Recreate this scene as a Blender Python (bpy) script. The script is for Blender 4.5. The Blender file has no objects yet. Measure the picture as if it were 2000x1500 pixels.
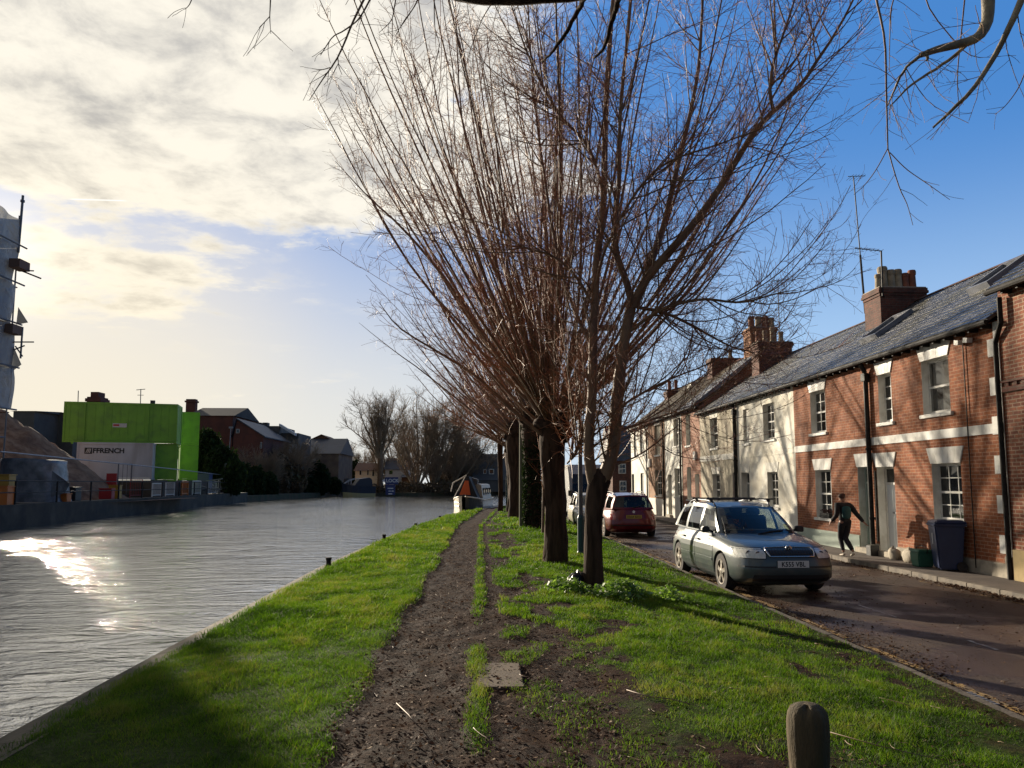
import bpy, math, random
import numpy as np
from mathutils import Vector, Matrix
R=math.radians; PI=math.pi
SC=bpy.context.scene; COL=SC.collection
# ---------------------------------------------------------------- camera
F=1500.0; YAW=R(2.28); PIT=R(5.8); CZ=1.65; SH=40.6
_f=(math.sin(YAW)*math.cos(PIT),math.cos(YAW)*math.cos(PIT),math.sin(PIT))
_r=(math.cos(YAW),-math.sin(YAW),0.0)
_u=(-math.sin(YAW)*math.sin(PIT),-math.cos(YAW)*math.sin(PIT),math.cos(PIT))
cd=bpy.data.cameras.new('camera'); cam=bpy.data.objects.new('camera',cd); COL.objects.link(cam)
cam.location=(0,0,CZ); cam.rotation_euler=(PI/2+PIT,0,-YAW)
cd.sensor_width=36; cd.lens=36*F/2000; cd.shift_y=SH/2000; cd.clip_start=0.05; cd.clip_end=3000
SC.camera=cam
def at(px,py,X=None,Y=None,Z=None):
    a=(px-1000)/F; b=(750+SH-py)/F
    d=[_f[i]+_r[i]*a+_u[i]*b for i in range(3)]
    t=X/d[0] if X is not None else Y/d[1] if Y is not None else (Z-CZ)/d[2]
    return (d[0]*t,d[1]*t,CZ+d[2]*t)
# ---------------------------------------------------------------- light, sky, exposure
SUN_AZ=R(-33.0); SUN_EL=R(14.2)
sdir=Vector((math.sin(SUN_AZ)*math.cos(SUN_EL),math.cos(SUN_AZ)*math.cos(SUN_EL),math.sin(SUN_EL)))
sl=bpy.data.lights.new('sun','SUN'); sl.energy=5.0; sl.angle=R(0.6); sl.color=(1.0,0.87,0.68)
so=bpy.data.objects.new('sun',sl); COL.objects.link(so); so.location=(-30,50,30)
so.rotation_euler=(-sdir).to_track_quat('-Z','Y').to_euler()
SC.view_settings.view_transform='Standard'; SC.view_settings.look='None'
SC.view_settings.exposure=0.78; SC.view_settings.gamma=1.0
class NT:
    """small helper around a node tree"""
    def __init__(s,tree): s.t=tree
    def n(s,typ,inp=None,**kw):
        nd=s.t.nodes.new('ShaderNode'+typ)
        for k,v in kw.items(): setattr(nd,k,v)
        for k,v in (inp or {}).items():
            if isinstance(v,bpy.types.NodeSocket): s.t.links.new(v,nd.inputs[k])
            else: nd.inputs[k].default_value=v
        return nd
    def m(s,op,a,b=0.0,c=0.0,clamp=False):
        nd=s.t.nodes.new('ShaderNodeMath'); nd.operation=op; nd.use_clamp=clamp
        for i,v in enumerate((a,b,c)):
            if isinstance(v,bpy.types.NodeSocket): s.t.links.new(v,nd.inputs[i])
            else: nd.inputs[i].default_value=v
        return nd.outputs[0]
    def ss(s,x,lo,hi,a=0.0,b=1.0):
        nd=s.t.nodes.new('ShaderNodeMapRange'); nd.interpolation_type='SMOOTHSTEP'; s.t.links.new(x,nd.inputs[0])
        for i,v in zip((1,2,3,4),(lo,hi,a,b)):
            if isinstance(v,bpy.types.NodeSocket): s.t.links.new(v,nd.inputs[i])
            else: nd.inputs[i].default_value=v
        return nd.outputs[0]
    def mix(s,f,a,b,blend='MIX'):
        nd=s.t.nodes.new('ShaderNodeMix'); nd.data_type='RGBA'; nd.blend_type=blend
        for i,v in ((0,f),(6,a),(7,b)):
            if isinstance(v,bpy.types.NodeSocket): s.t.links.new(v,nd.inputs[i])
            else: nd.inputs[i].default_value=v if i==0 else (tuple(v)+(1,))[:4]
        return nd.outputs[2]
    def ln(s,a,b): s.t.links.new(a,b)
w=bpy.data.worlds.new('World'); SC.world=w; w.use_nodes=True
nt=NT(w.node_tree); w.node_tree.nodes.clear()
SKY=0.098
tc=nt.n('TexCoord'); D=tc.outputs['Generated']
sx=nt.n('SeparateXYZ',{0:D}); dx,dy,dz=sx.outputs
sky=nt.n('TexSky',sky_type='NISHITA',sun_disc=False,sun_elevation=SUN_EL,sun_rotation=SUN_AZ,altitude=50,air_density=1.0,dust_density=0.8,ozone_density=1.5)
dzp=nt.m('ADD',nt.m('MAXIMUM',dz,0.0),0.13)
px_=nt.m('DIVIDE',dx,dzp); py_=nt.m('DIVIDE',dy,dzp)
pv=nt.n('CombineXYZ',{0:px_,1:py_,2:0.0}).outputs[0]
n1=nt.n('TexNoise',{'Vector':pv,'Scale':1.5,'Detail':9.0,'Roughness':0.58,'Distortion':0.35},noise_dimensions='3D').outputs[0]
n2=nt.n('TexNoise',{'Vector':pv,'Scale':5.5,'Detail':7.0,'Roughness':0.62,'Distortion':0.25}).outputs[0]
pv2=nt.n('Mapping',{'Vector':pv,'Location':(3.3,1.7,0),'Scale':(0.55,1.5,1)}).outputs[0]
n3=nt.n('TexNoise',{'Vector':pv2,'Scale':1.9,'Detail':8.0,'Roughness':0.6,'Distortion':0.5}).outputs[0]
azr=nt.m('ARCTAN2',dx,dy)
cov=nt.m('MULTIPLY',nt.ss(dz,0.26,0.37),nt.ss(azr,R(21),R(-9)))        # altocumulus bank up on the left
low=nt.m('MULTIPLY',nt.m('MULTIPLY',nt.ss(dz,0.13,0.2),nt.ss(dz,0.33,0.25)),nt.ss(azr,R(-8),R(-22)))
bias=nt.m('ADD',nt.m('MULTIPLY',cov,0.29),nt.m('MULTIPLY',low,0.15))
bias=nt.m('ADD',bias,nt.m('MULTIPLY',nt.ss(azr,R(12),R(24)),-0.12))
d0=nt.m('ADD',nt.m('ADD',nt.m('MULTIPLY',n1,0.62),nt.m('MULTIPLY',n3,0.38)),bias)
d0=nt.m('ADD',d0,nt.m('MULTIPLY',nt.m('SUBTRACT',n2,0.5),0.22))
dens=nt.ss(d0,0.60,0.70)
wisp=nt.ss(nt.m('ADD',nt.m('MULTIPLY',n2,0.35),d0),0.72,1.02)
dens=nt.m('MULTIPLY',nt.m('MAXIMUM',dens,nt.m('MULTIPLY',wisp,0.55)),nt.ss(dz,0.03,0.12))
sd=nt.n('VectorMath',{0:D,1:tuple(sdir)},operation='DOT_PRODUCT').outputs['Value']
glow=nt.ss(sd,0.58,0.99)
shade=nt.ss(nt.m('ADD',nt.m('MULTIPLY',n2,0.75),nt.m('MULTIPLY',d0,0.55)),0.70,1.06)
lit=nt.mix(glow,(5.5,5.4,5.2),(6.1,5.75,5.0))
gry=nt.mix(glow,(1.9,2.1,2.6),(2.8,2.75,2.7))
ccol=nt.mix(shade,lit,gry)
skc=nt.n("VectorMath",{0:sky.outputs[0],1:nt.n("VectorMath",{0:nt.n("VectorMath",{0:sky.outputs[0],"Scale":0.085},operation="SCALE").outputs[0],1:(1.0,1.0,1.0)},operation="ADD").outputs[0]},operation="DIVIDE").outputs[0]
base=nt.mix(0.55,skc,(0.95,2.5,6.2))
sat=nt.n('HueSaturation',{'Saturation':1.14,'Value':0.85,'Color':base}).outputs[0]
low2=nt.mix(nt.m('MULTIPLY',nt.ss(dz,0.42,0.02),0.88),sat,nt.mix(glow,(3.2,4.5,5.9),(5.4,5.1,4.35)))
col=nt.mix(dens,low2,ccol)
warm=nt.m('MULTIPLY',nt.ss(sd,0.92,0.998),nt.ss(dz,0.5,0.1))
col=nt.mix(nt.m('MULTIPLY',warm,0.42),col,(6.6,5.6,3.7))
cA=Vector(at(140,389,Y=100))-Vector((0,0,CZ)); cB=Vector(at(243,392,Y=100))-Vector((0,0,CZ)); cN=cA.cross(cB).normalized(); cM=((cA.normalized()+cB.normalized())*0.5).normalized()
ct=nt.m('MULTIPLY',nt.ss(nt.m('ABSOLUTE',nt.n('VectorMath',{0:D,1:tuple(cN)},operation='DOT_PRODUCT').outputs['Value']),0.0011,0.0003),nt.ss(nt.n('VectorMath',{0:D,1:tuple(cM)},operation='DOT_PRODUCT').outputs['Value'],math.cos(R(1.75)),math.cos(R(1.2))))
col=nt.mix(nt.m('MULTIPLY',ct,0.7),col,(7.0,6.9,6.6))
halo=nt.m('MULTIPLY',nt.m('POWER',nt.m('MAXIMUM',sd,0.0),500.0),2.2)
col=nt.n('VectorMath',{0:col,1:nt.n('VectorMath',{0:(1.0,0.88,0.66),'Scale':halo},operation='SCALE').outputs[0]},operation='ADD').outputs[0]
dim=nt.m('MULTIPLY',nt.ss(dy,-0.35,0.30,0.36,1.0),nt.ss(dz,0.95,0.58,0.38,1.0))
col=nt.n('VectorMath',{0:col,'Scale':dim},operation='SCALE').outputs[0]
bg=nt.n('Background',{'Color':col,'Strength':SKY})
out=nt.n('OutputWorld',{0:bg.outputs[0]})
# ---------------------------------------------------------------- materials
MATS={}
def boxuv(t):
    """object coordinates turned so that u runs along the surface and v is height"""
    tc=t.n('TexCoord'); s=t.n('SeparateXYZ',{0:tc.outputs['Object']}); nn=t.n('SeparateXYZ',{0:tc.outputs['Normal']})
    ax=t.m('GREATER_THAN',t.m('ABSOLUTE',nn.outputs[0]),t.m('ABSOLUTE',nn.outputs[1]))
    u=t.m('ADD',t.m('MULTIPLY',s.outputs[1],ax),t.m('MULTIPLY',s.outputs[0],t.m('SUBTRACT',1.0,ax)))
    return t.n('CombineXYZ',{0:u,1:s.outputs[2],2:0.0}).outputs[0], tc.outputs['Object'], s
def mat(name,base,rough=0.8,metal=0.0,c2=None,ns=4.0,amt=1.0,bump=0.0,bs=40.0,coat=0.0,spec=0.5,trans=None,stain=None,thr=(0.35,0.65),alpha=None,stretch=None,emit=None,attr=None):
    m=bpy.data.materials.new(name); m.use_nodes=True; t=NT(m.node_tree); b=m.node_tree.nodes['Principled BSDF']
    b.inputs['Roughness'].default_value=rough; b.inputs['Metallic'].default_value=metal
    b.inputs['Coat Weight'].default_value=coat; b.inputs['Specular IOR Level'].default_value=spec
    col=tuple(base)+(1,)
    tc=t.n('TexCoord').outputs['Object']
    if stretch: tc=t.n('Mapping',{'Vector':tc,'Scale':stretch}).outputs[0]
    if c2 is not None:
        no=t.n('TexNoise',{'Vector':tc,'Scale':ns,'Detail':6.0,'Roughness':0.6}).outputs[0]
        f=t.m('MULTIPLY',t.ss(no,thr[0],thr[1]),amt)
        col=t.mix(f,base,c2)
    if stain:
        no=t.n('TexNoise',{'Vector':tc,'Scale':stain[1],'Detail':5.0}).outputs[0]
        col=t.mix(t.m('MULTIPLY',t.ss(no,0.5,0.72),stain[2]),col if isinstance(col,bpy.types.NodeSocket) else base,stain[0])
    if attr:
        a=t.n('Attribute',attribute_name=attr).outputs['Fac']
        r=t.n('ValToRGB',{0:a}); e=r.color_ramp.elements
        cs=c2 if c2 else None
        col=r.outputs[0]
        pal=attr_pal[name]
        e[0].position=0; e[0].color=pal[0]+(1,); e[1].position=1; e[1].color=pal[-1]+(1,)
        for i,pc in enumerate(pal[1:-1]): ne=e.new((i+1)/(len(pal)-1)); ne.color=pc+(1,)
    if isinstance(col,bpy.types.NodeSocket): t.ln(col,b.inputs['Base Color'])
    else: b.inputs['Base Color'].default_value=col
    if bump:
        no=t.n('TexNoise',{'Vector':tc,'Scale':bs,'Detail':5.0,'Roughness':0.6}).outputs[0]
        bp=t.n('Bump',{'Height':no,'Strength':bump,'Distance':0.02}); t.ln(bp.outputs[0],b.inputs['Normal'])
    if emit: b.inputs['Emission Color'].default_value=tuple(emit)+(1,); b.inputs['Emission Strength'].default_value=1
    if trans:
        tr=t.n('BsdfTranslucent'); 
        if isinstance(col,bpy.types.NodeSocket):
            t.ln(t.mix(1.0,col,trans[1],'MULTIPLY'),tr.inputs[0])
        else: tr.inputs[0].default_value=tuple(base[i]*trans[1][i] for i in range(3))+(1,)
        mx=t.n('MixShader',{0:trans[0],1:b.outputs[0],2:tr.outputs[0]})
        t.ln(mx.outputs[0],m.node_tree.nodes['Material Output'].inputs[0])
    if alpha is not None:
        tr=t.n('BsdfTransparent',{0:(1,1,1,1)}); mx=t.n('MixShader',{0:alpha,1:tr.outputs[0],2:b.outputs[0]})
        t.ln(mx.outputs[0],m.node_tree.nodes['Material Output'].inputs[0])
    MATS[name]=m; return m
attr_pal={}
def brick(name,c1,c2,mortar,bw=0.225,bh=0.075,ms=0.011,dirt=(0.05,0.035,0.03),da=0.5,bump=0.5,vs=1.0,rough=0.85,moss=None,ds=1.2,offs=0.5,spec=0.4):
    m=bpy.data.materials.new(name); m.use_nodes=True; t=NT(m.node_tree); b=m.node_tree.nodes['Principled BSDF']
    uv,oc,s=boxuv(t)
    if vs!=1.0: uv=t.n('Mapping',{'Vector':uv,'Scale':(1,vs,1)}).outputs[0]
    wob=t.n('TexNoise',{'Vector':oc,'Scale':3.0,'Detail':2.0})
    uv=t.n('VectorMath',{0:uv,1:t.n('VectorMath',{0:wob.outputs[1],'Scale':0.012},operation='SCALE').outputs[0]},operation='ADD').outputs[0]
    br=t.n('TexBrick',{'Vector':uv,'Color1':c1+(1,),'Color2':c2+(1,),'Mortar':mortar+(1,),'Scale':1.0,'Mortar Size':ms,'Mortar Smooth':0.3,'Bias':0.0,'Brick Width':bw,'Row Height':bh})
    br.offset=offs
    n1=t.n('TexNoise',{'Vector':oc,'Scale':ds,'Detail':7.0,'Roughness':0.65}).outputs[0]
    n2=t.n('TexNoise',{'Vector':oc,'Scale':9.0,'Detail':5.0,'Roughness':0.6}).outputs[0]
    col=t.mix(t.m('MULTIPLY',t.ss(n1,0.45,0.75),da),br.outputs[0],dirt)
    col=t.mix(0.45,col,t.n('RGBToBW',{0:br.outputs[0]}).outputs[0],'MULTIPLY') if False else col
    hv=t.n('HueSaturation',{'Color':col,'Value':t.ss(n2,0.2,0.8,0.72,1.28)}).outputs[0]
    if moss:
        n4=t.n('TexNoise',{'Vector':oc,'Scale':moss[1],'Detail':6.0,'Roughness':0.65}).outputs[0]
        hv=t.mix(t.m('MULTIPLY',t.ss(n4,0.48,0.62),moss[2]),hv,moss[0])
    t.ln(hv,b.inputs['Base Color']); b.inputs['Roughness'].default_value=rough; b.inputs['Specular IOR Level'].default_value=spec
    h=t.m('ADD',t.m('MULTIPLY',br.outputs[1],-1.0),t.m('MULTIPLY',n2,0.6))
    bp=t.n('Bump',{'Height':h,'Strength':bump,'Distance':0.012}); t.ln(bp.outputs[0],b.inputs['Normal'])
    MATS[name]=m; return m
M=MATS
# ---------------------------------------------------------------- mesh builder
def wloc(o):
    v=Vector((0,0,0))
    while o is not None: v+=o.location; o=o.parent
    return v
def link_mesh(name,me,mats,parent=None,smooth=False):
    o=bpy.data.objects.new(name,me); COL.objects.link(o)
    for m in (mats if isinstance(mats,(list,tuple)) else [mats]): me.materials.append(MATS[m] if isinstance(m,str) else m)
    if smooth: me.polygons.foreach_set('use_smooth',[True]*len(me.polygons))
    if parent is not None: o.parent=parent
    return o
class MB:
    def __init__(s): s.v=[]; s.f=[]; s.mi=[]; s.cur=0
    def add(s,vs,fs):
        b=len(s.v); s.v+= [tuple(q) for q in vs]; s.f+=[[b+i for i in f] for f in fs]; s.mi+=[s.cur]*len(fs)
    def quad(s,a,b,c,d): s.add([a,b,c,d],[(0,1,2,3)])
    def box(s,x0,x1,y0,y1,z0,z1):
        s.add([(x,y,z) for z in (z0,z1) for y in (y0,y1) for x in (x0,x1)],[(0,2,3,1),(4,5,7,6),(0,1,5,4),(2,6,7,3),(0,4,6,2),(1,3,7,5)])
    def obox(s,c,h,rz=0,rx=0,ry=0):
        mt=Matrix.Translation(c)@Matrix.Rotation(rz,4,'Z')@Matrix.Rotation(ry,4,'Y')@Matrix.Rotation(rx,4,'X')
        s.add([mt@Vector((x*h[0],y*h[1],z*h[2])) for z in (-1,1) for y in (-1,1) for x in (-1,1)],[(0,2,3,1),(4,5,7,6),(0,1,5,4),(2,6,7,3),(0,4,6,2),(1,3,7,5)])
    def tube(s,pts,rad,n=8,caps=True):
        pts=[Vector(p) for p in pts]; N=len(pts)
        if not isinstance(rad,(list,tuple)): rad=[rad]*N
        b=len(s.v); ref=None
        for i,p in enumerate(pts):
            t=(pts[min(i+1,N-1)]-pts[max(i-1,0)]).normalized()
            if ref is None: ref=Vector((0,0,1)) if abs(t.z)<0.9 else Vector((1,0,0))
            a=t.cross(ref).normalized(); c=t.cross(a).normalized(); ref=-c if False else ref
            for k in range(n):
                th=2*PI*k/n; s.v.append(tuple(p+a*(math.cos(th)*rad[i])+c*(math.sin(th)*rad[i])))
        for i in range(N-1):
            for k in range(n):
                k2=(k+1)%n; s.f.append([b+i*n+k,b+i*n+k2,b+(i+1)*n+k2,b+(i+1)*n+k]); s.mi.append(s.cur)
        if caps:
            s.f.append([b+k for k in range(n)][::-1]); s.f.append([b+(N-1)*n+k for k in range(n)]); s.mi+=[s.cur]*2
    def prism(s,poly,fn):
        """poly: 2D outline; fn(u,v,side) -> point, side 0/1"""
        n=len(poly); b=len(s.v)
        for sd in (0,1): s.v+=[tuple(fn(u,v,sd)) for u,v in poly]
        s.f.append([b+i for i in range(n)][::-1]); s.f.append([b+n+i for i in range(n)])
        for i in range(n): j=(i+1)%n; s.f.append([b+i,b+j,b+n+j,b+n+i])
        s.mi+=[s.cur]*(n+2)
    def lathe(s,prof,c=(0,0,0),n=16,axis='z',caps=True):
        b=len(s.v)
        for r,h in prof:
            for k in range(n):
                th=2*PI*k/n; x,y=r*math.cos(th),r*math.sin(th)
                p=(x,y,h) if axis=='z' else (x,h,y) if axis=='y' else (h,x,y)
                s.v.append((c[0]+p[0],c[1]+p[1],c[2]+p[2]))
        for i in range(len(prof)-1):
            for k in range(n):
                k2=(k+1)%n; s.f.append([b+i*n+k,b+i*n+k2,b+(i+1)*n+k2,b+(i+1)*n+k]); s.mi.append(s.cur)
        if caps: s.f.append([b+k for k in range(n)][::-1]); s.f.append([b+(len(prof)-1)*n+k for k in range(n)]); s.mi+=[s.cur]*2
    def build(s,name,mats,parent=None,local=False,smooth=False,bevel=0.0,fixn=True):
        me=bpy.data.meshes.new(name)
        off=Vector((0,0,0)) if (local or parent is None) else wloc(parent)
        me.from_pydata([(v[0]-off.x,v[1]-off.y,v[2]-off.z) for v in s.v],[],s.f); 
        o=link_mesh(name,me,mats,parent,smooth)
        if len(s.f) and max(s.mi)>0: me.polygons.foreach_set('material_index',s.mi)
        if fixn:
            import bmesh
            bm=bmesh.new(); bm.from_mesh(me); bmesh.ops.recalc_face_normals(bm,faces=bm.faces)
            if bevel:
                es=[e for e in bm.edges if len(e.link_faces)==2 and e.calc_face_angle(0)>0.6]
                bmesh.ops.bevel(bm,geom=es,offset=bevel,segments=2,affect='EDGES',clamp_overlap=True)
            bm.to_mesh(me); bm.free()
            if smooth=='auto' or bevel: pass
        me.update(); return o
def mesh_np(name,V,Q,mats,parent=None,smooth=False,attrs=None):
    V=np.asarray(V,dtype=np.float32); Q=np.asarray(Q,dtype=np.int32)
    if parent is not None: V=V-np.array(wloc(parent),dtype=np.float32)
    me=bpy.data.meshes.new(name); k=Q.shape[1]
    me.vertices.add(len(V)); me.vertices.foreach_set('co',V.ravel())
    me.loops.add(Q.size); me.loops.foreach_set('vertex_index',Q.ravel())
    me.polygons.add(len(Q)); me.polygons.foreach_set('loop_start',np.arange(len(Q),dtype=np.int32)*k)
    try: me.polygons.foreach_set('loop_total',np.full(len(Q),k,dtype=np.int32))
    except Exception: pass
    me.update(calc_edges=True)
    for an,av in (attrs or {}).items():
        a=me.attributes.new(an,'FLOAT','POINT'); a.data.foreach_set('value',np.asarray(av,dtype=np.float32))
    o=link_mesh(name,me,mats,parent)
    if smooth: me.polygons.foreach_set('use_smooth',np.ones(len(Q),dtype=bool))
    return o
def empty(name,loc,label,cat,group=None,rz=0.0):
    o=bpy.data.objects.new(name,None); COL.objects.link(o); o.location=loc; o.rotation_euler=(0,0,rz); o.empty_display_size=0.2
    return tag(o,label,cat,group)
def tag(o,label,cat,group=None,kind=None):
    o['label']=label; o['category']=cat
    if group: o['group']=group
    if kind: o['kind']=kind
    return o
def struct(o): o['kind']='structure'; return o
def text_mesh(s,size,fn,name,mat_,parent,ext=0.004,spacing=1.0,bold=0.0,world=False):
    cu=bpy.data.curves.new('t','FONT'); cu.body=s; cu.size=size; cu.extrude=ext; cu.align_x='CENTER'; cu.align_y='CENTER'; cu.space_character=spacing; cu.offset=bold; cu.resolution_u=3
    ob=bpy.data.objects.new('t',cu); COL.objects.link(ob)
    bpy.context.view_layer.update()
    me=bpy.data.meshes.new_from_object(ob.evaluated_get(bpy.context.evaluated_depsgraph_get())); me.name=name
    bpy.data.objects.remove(ob); bpy.data.curves.remove(cu)
    off=wloc(parent) if world else Vector((0,0,0))
    for v in me.vertices: v.co=Vector(fn(v.co.x,v.co.y,v.co.z))-off
    me.materials.clear(); return link_mesh(name,me,mat_,parent)
# ---------------------------------------------------------------- numpy noise
def _h(ix,iy,seed):
    n=(ix.astype(np.int64)*374761393+iy.astype(np.int64)*668265263+seed*1274126177)&0xffffffff
    n=((n^(n>>13))*1274126177)&0xffffffff
    return ((n^(n>>16))&0xffff)/65535.0
def vn(x,y,seed=0):
    x=np.asarray(x,float); y=np.asarray(y,float)
    ix=np.floor(x); iy=np.floor(y); fx=x-ix; fy=y-iy; fx=fx*fx*(3-2*fx); fy=fy*fy*(3-2*fy)
    a=_h(ix,iy,seed); b=_h(ix+1,iy,seed); c=_h(ix,iy+1,seed); d=_h(ix+1,iy+1,seed)
    return (a*(1-fx)+b*fx)*(1-fy)+(c*(1-fx)+d*fx)*fy
def fbm(x,y,o=4,seed=0):
    s=0; a=0.5; t=0
    for i in range(o): s=s+a*vn(np.asarray(x)*2**i,np.asarray(y)*2**i,seed+i*17); t+=a; a*=0.55
    return s/t
def sm(a,b,x): 
    t=np.clip((np.asarray(x,float)-a)/(b-a),0,1); return t*t*(3-2*t)
# ---------------------------------------------------------------- material library
attr_pal['grass_blade']=[(0.022,0.046,0.005),(0.055,0.108,0.006),(0.095,0.150,0.010),(0.18,0.16,0.05)]
attr_pal['leaf_litter']=[(0.03,0.014,0.008),(0.075,0.037,0.02),(0.15,0.09,0.05),(0.38,0.30,0.22)]
mat('grass_blade',(0.06,0.11,0.012),rough=0.6,attr='tint',trans=(0.48,(1.6,1.8,0.9,1)),spec=0.3)
mat('leaf_litter',(0.1,0.06,0.03),rough=0.8,spec=0.15,attr='tint',trans=(0.15,(1.2,1.1,1.0,1)))
mat('pale_twig',(0.30,0.20,0.11),rough=0.55,c2=(0.12,0.06,0.035),ns=2.0)
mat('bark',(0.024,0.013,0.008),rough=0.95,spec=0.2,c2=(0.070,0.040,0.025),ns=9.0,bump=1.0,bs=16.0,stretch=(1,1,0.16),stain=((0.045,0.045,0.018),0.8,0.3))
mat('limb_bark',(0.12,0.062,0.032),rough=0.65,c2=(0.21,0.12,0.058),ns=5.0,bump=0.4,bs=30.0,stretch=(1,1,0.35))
mat('twig_bark',(0.36,0.125,0.045),rough=0.5,c2=(0.23,0.095,0.04),ns=1.2)
mat('far_twig',(0.27,0.185,0.115),rough=0.7,c2=(0.19,0.145,0.09),ns=0.3)
mat('pale_bark',(0.30,0.25,0.16),rough=0.6,c2=(0.14,0.11,0.07),ns=9.0,bump=0.4,bs=40)
attr_pal['ivy_leaf']=[(0.012,0.022,0.008),(0.022,0.038,0.012),(0.04,0.055,0.018)]
mat('ivy_leaf',(0.02,0.03,0.01),rough=0.85,spec=0.15,attr='tint',trans=(0.15,(1.5,1.6,1,1)))
attr_pal['weed_leaf']=[(0.08,0.15,0.02),(0.14,0.23,0.04),(0.24,0.34,0.09)]
mat('weed_leaf',(0.06,0.12,0.02),rough=0.5,attr='tint',trans=(0.4,(1.7,1.8,1,1)))
attr_pal['brown_scrub']=[(0.06,0.045,0.025),(0.13,0.085,0.045),(0.09,0.095,0.035)]
mat('brown_scrub',(0.05,0.04,0.02),rough=0.8,attr='tint')
brick('painted_brick',(0.33,0.104,0.036),(0.21,0.060,0.024),(0.37,0.21,0.13),dirt=(0.10,0.042,0.026),da=0.7,ms=0.009,bump=0.45,ds=0.9)
brick('mortar_brick',(0.30,0.10,0.048),(0.19,0.058,0.034),(0.37,0.26,0.18),dirt=(0.09,0.04,0.027),da=0.55,ms=0.012,bump=0.5,ds=1.1)
brick('chequer_brick',(0.36,0.15,0.065),(0.30,0.19,0.12),(0.34,0.25,0.17),dirt=(0.13,0.06,0.035),da=0.4,bw=0.2)
brick('dark_brick',(0.16,0.05,0.032),(0.09,0.033,0.025),(0.12,0.085,0.06),dirt=(0.03,0.02,0.018),da=0.7)
brick('orange_brick',(0.34,0.125,0.045),(0.24,0.08,0.032),(0.26,0.17,0.10),dirt=(0.10,0.045,0.025),da=0.5)
brick('slate_roof',(0.095,0.10,0.12),(0.045,0.05,0.06),(0.008,0.009,0.010),bw=0.30,bh=0.26,ms=0.022,dirt=(0.035,0.035,0.04),da=0.6,bump=1.0,vs=1.5,rough=0.42,moss=((0.062,0.055,0.022),0.75,0.75),ds=2.0,spec=0.6)
brick('tile_roof',(0.10,0.065,0.04),(0.075,0.055,0.035),(0.02,0.015,0.01),bw=0.2,bh=0.16,ms=0.012,dirt=(0.05,0.05,0.02),da=0.6,bump=1.0,vs=1.5,rough=0.75,moss=((0.10,0.08,0.02),0.9,0.6),ds=1.5)
mat('stucco',(0.82,0.80,0.71),rough=0.85,c2=(0.70,0.65,0.53),ns=1.4,bump=0.35,bs=18.0,stain=((0.55,0.50,0.40),0.45,0.4))
mat('cream_render',(0.47,0.42,0.31),rough=0.85,c2=(0.38,0.33,0.25),ns=1.0,bump=0.3,bs=18.0,stain=((0.30,0.27,0.21),0.4,0.5))
mat('white_render',(0.80,0.78,0.70),rough=0.8,c2=(0.60,0.57,0.49),ns=1.2,bump=0.2,bs=18.0,stain=((0.48,0.45,0.38),0.4,0.4))
mat('white_paint',(0.80,0.79,0.74),rough=0.5,c2=(0.60,0.58,0.52),ns=2.5,stain=((0.40,0.37,0.31),1.1,0.4))
mat('old_stone',(0.42,0.37,0.29),rough=0.85,c2=(0.28,0.25,0.2),ns=5.0,bump=0.3,bs=30)
mat('yellow_render',(0.42,0.31,0.15),rough=0.9,c2=(0.30,0.23,0.12),ns=2.0,bump=0.3,bs=15)
mat('pale_green_paint',(0.42,0.50,0.42),rough=0.4,c2=(0.36,0.43,0.36),ns=2.0)
mat('white_door_paint',(0.66,0.68,0.68),rough=0.35)
mat('red_door_paint',(0.30,0.025,0.02),rough=0.35)
mat('grey_door_paint',(0.20,0.21,0.20),rough=0.45)
mat('black_iron',(0.010,0.009,0.009),spec=0.2,rough=0.6,c2=(0.03,0.025,0.02),ns=8.0)
mat('lead',(0.22,0.23,0.26),rough=0.5,c2=(0.14,0.15,0.17),ns=3.0)
mat('terracotta',(0.30,0.10,0.05),rough=0.8,c2=(0.17,0.07,0.045),ns=5.0)
mat('buff_pot',(0.42,0.33,0.21),rough=0.8,c2=(0.25,0.2,0.14),ns=5.0)
mat('steel_pole',(0.30,0.30,0.30),rough=0.4,metal=0.8)
mat('galvanised',(0.28,0.29,0.31),rough=0.5,metal=0.5,c2=(0.2,0.2,0.21),ns=6.0)
def glassmat(name,tint,opac,rough=0.04):
    m=bpy.data.materials.new(name); m.use_nodes=True; t=NT(m.node_tree); m.node_tree.nodes.clear()
    tr=t.n('BsdfTransparent',{0:tint+(1,)}); gl=t.n('BsdfGlossy',{0:(1,1,1,1),1:rough}); di=t.n('BsdfDiffuse',{0:(0.02,0.022,0.025,1)})
    m1=t.n('MixShader',{0:opac,1:tr.outputs[0],2:di.outputs[0]})
    no=t.n('TexNoise',{'Vector':t.n('TexCoord').outputs['Object'],'Scale':1.6,'Detail':1.0}).outputs[0]
    bp=t.n('Bump',{'Height':no,'Strength':0.12,'Distance':0.05})
    fc=t.n('LayerWeight',{0:0.5,'Normal':bp.outputs[0]}).outputs['Facing']; lw=t.m('ADD',0.045,t.m('MULTIPLY',t.m('POWER',fc,4.5),0.75))
    t.ln(bp.outputs[0],gl.inputs['Normal'])
    mx=t.n('MixShader',{0:t.m('ADD',t.m('MULTIPLY',lw,1.15),0.02,clamp=True),1:m1.outputs[0],2:gl.outputs[0]})
    o=t.n('OutputMaterial',{0:mx.outputs[0]}); MATS[name]=m
glassmat('window_glass',(0.5,0.52,0.5),0.55)
glassmat('clear_glass',(0.8,0.8,0.8),0.06)
mat('blind',(0.75,0.72,0.64),rough=0.8)
glassmat('car_glass',(0.62,0.70,0.66),0.12)
glassmat('tinted_glass',(0.25,0.32,0.3),0.45)
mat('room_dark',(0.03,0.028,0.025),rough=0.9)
mat('curtain',(0.50,0.46,0.38),rough=0.9,c2=(0.38,0.34,0.28),ns=3.0,stretch=(8,8,0.5))
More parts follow.
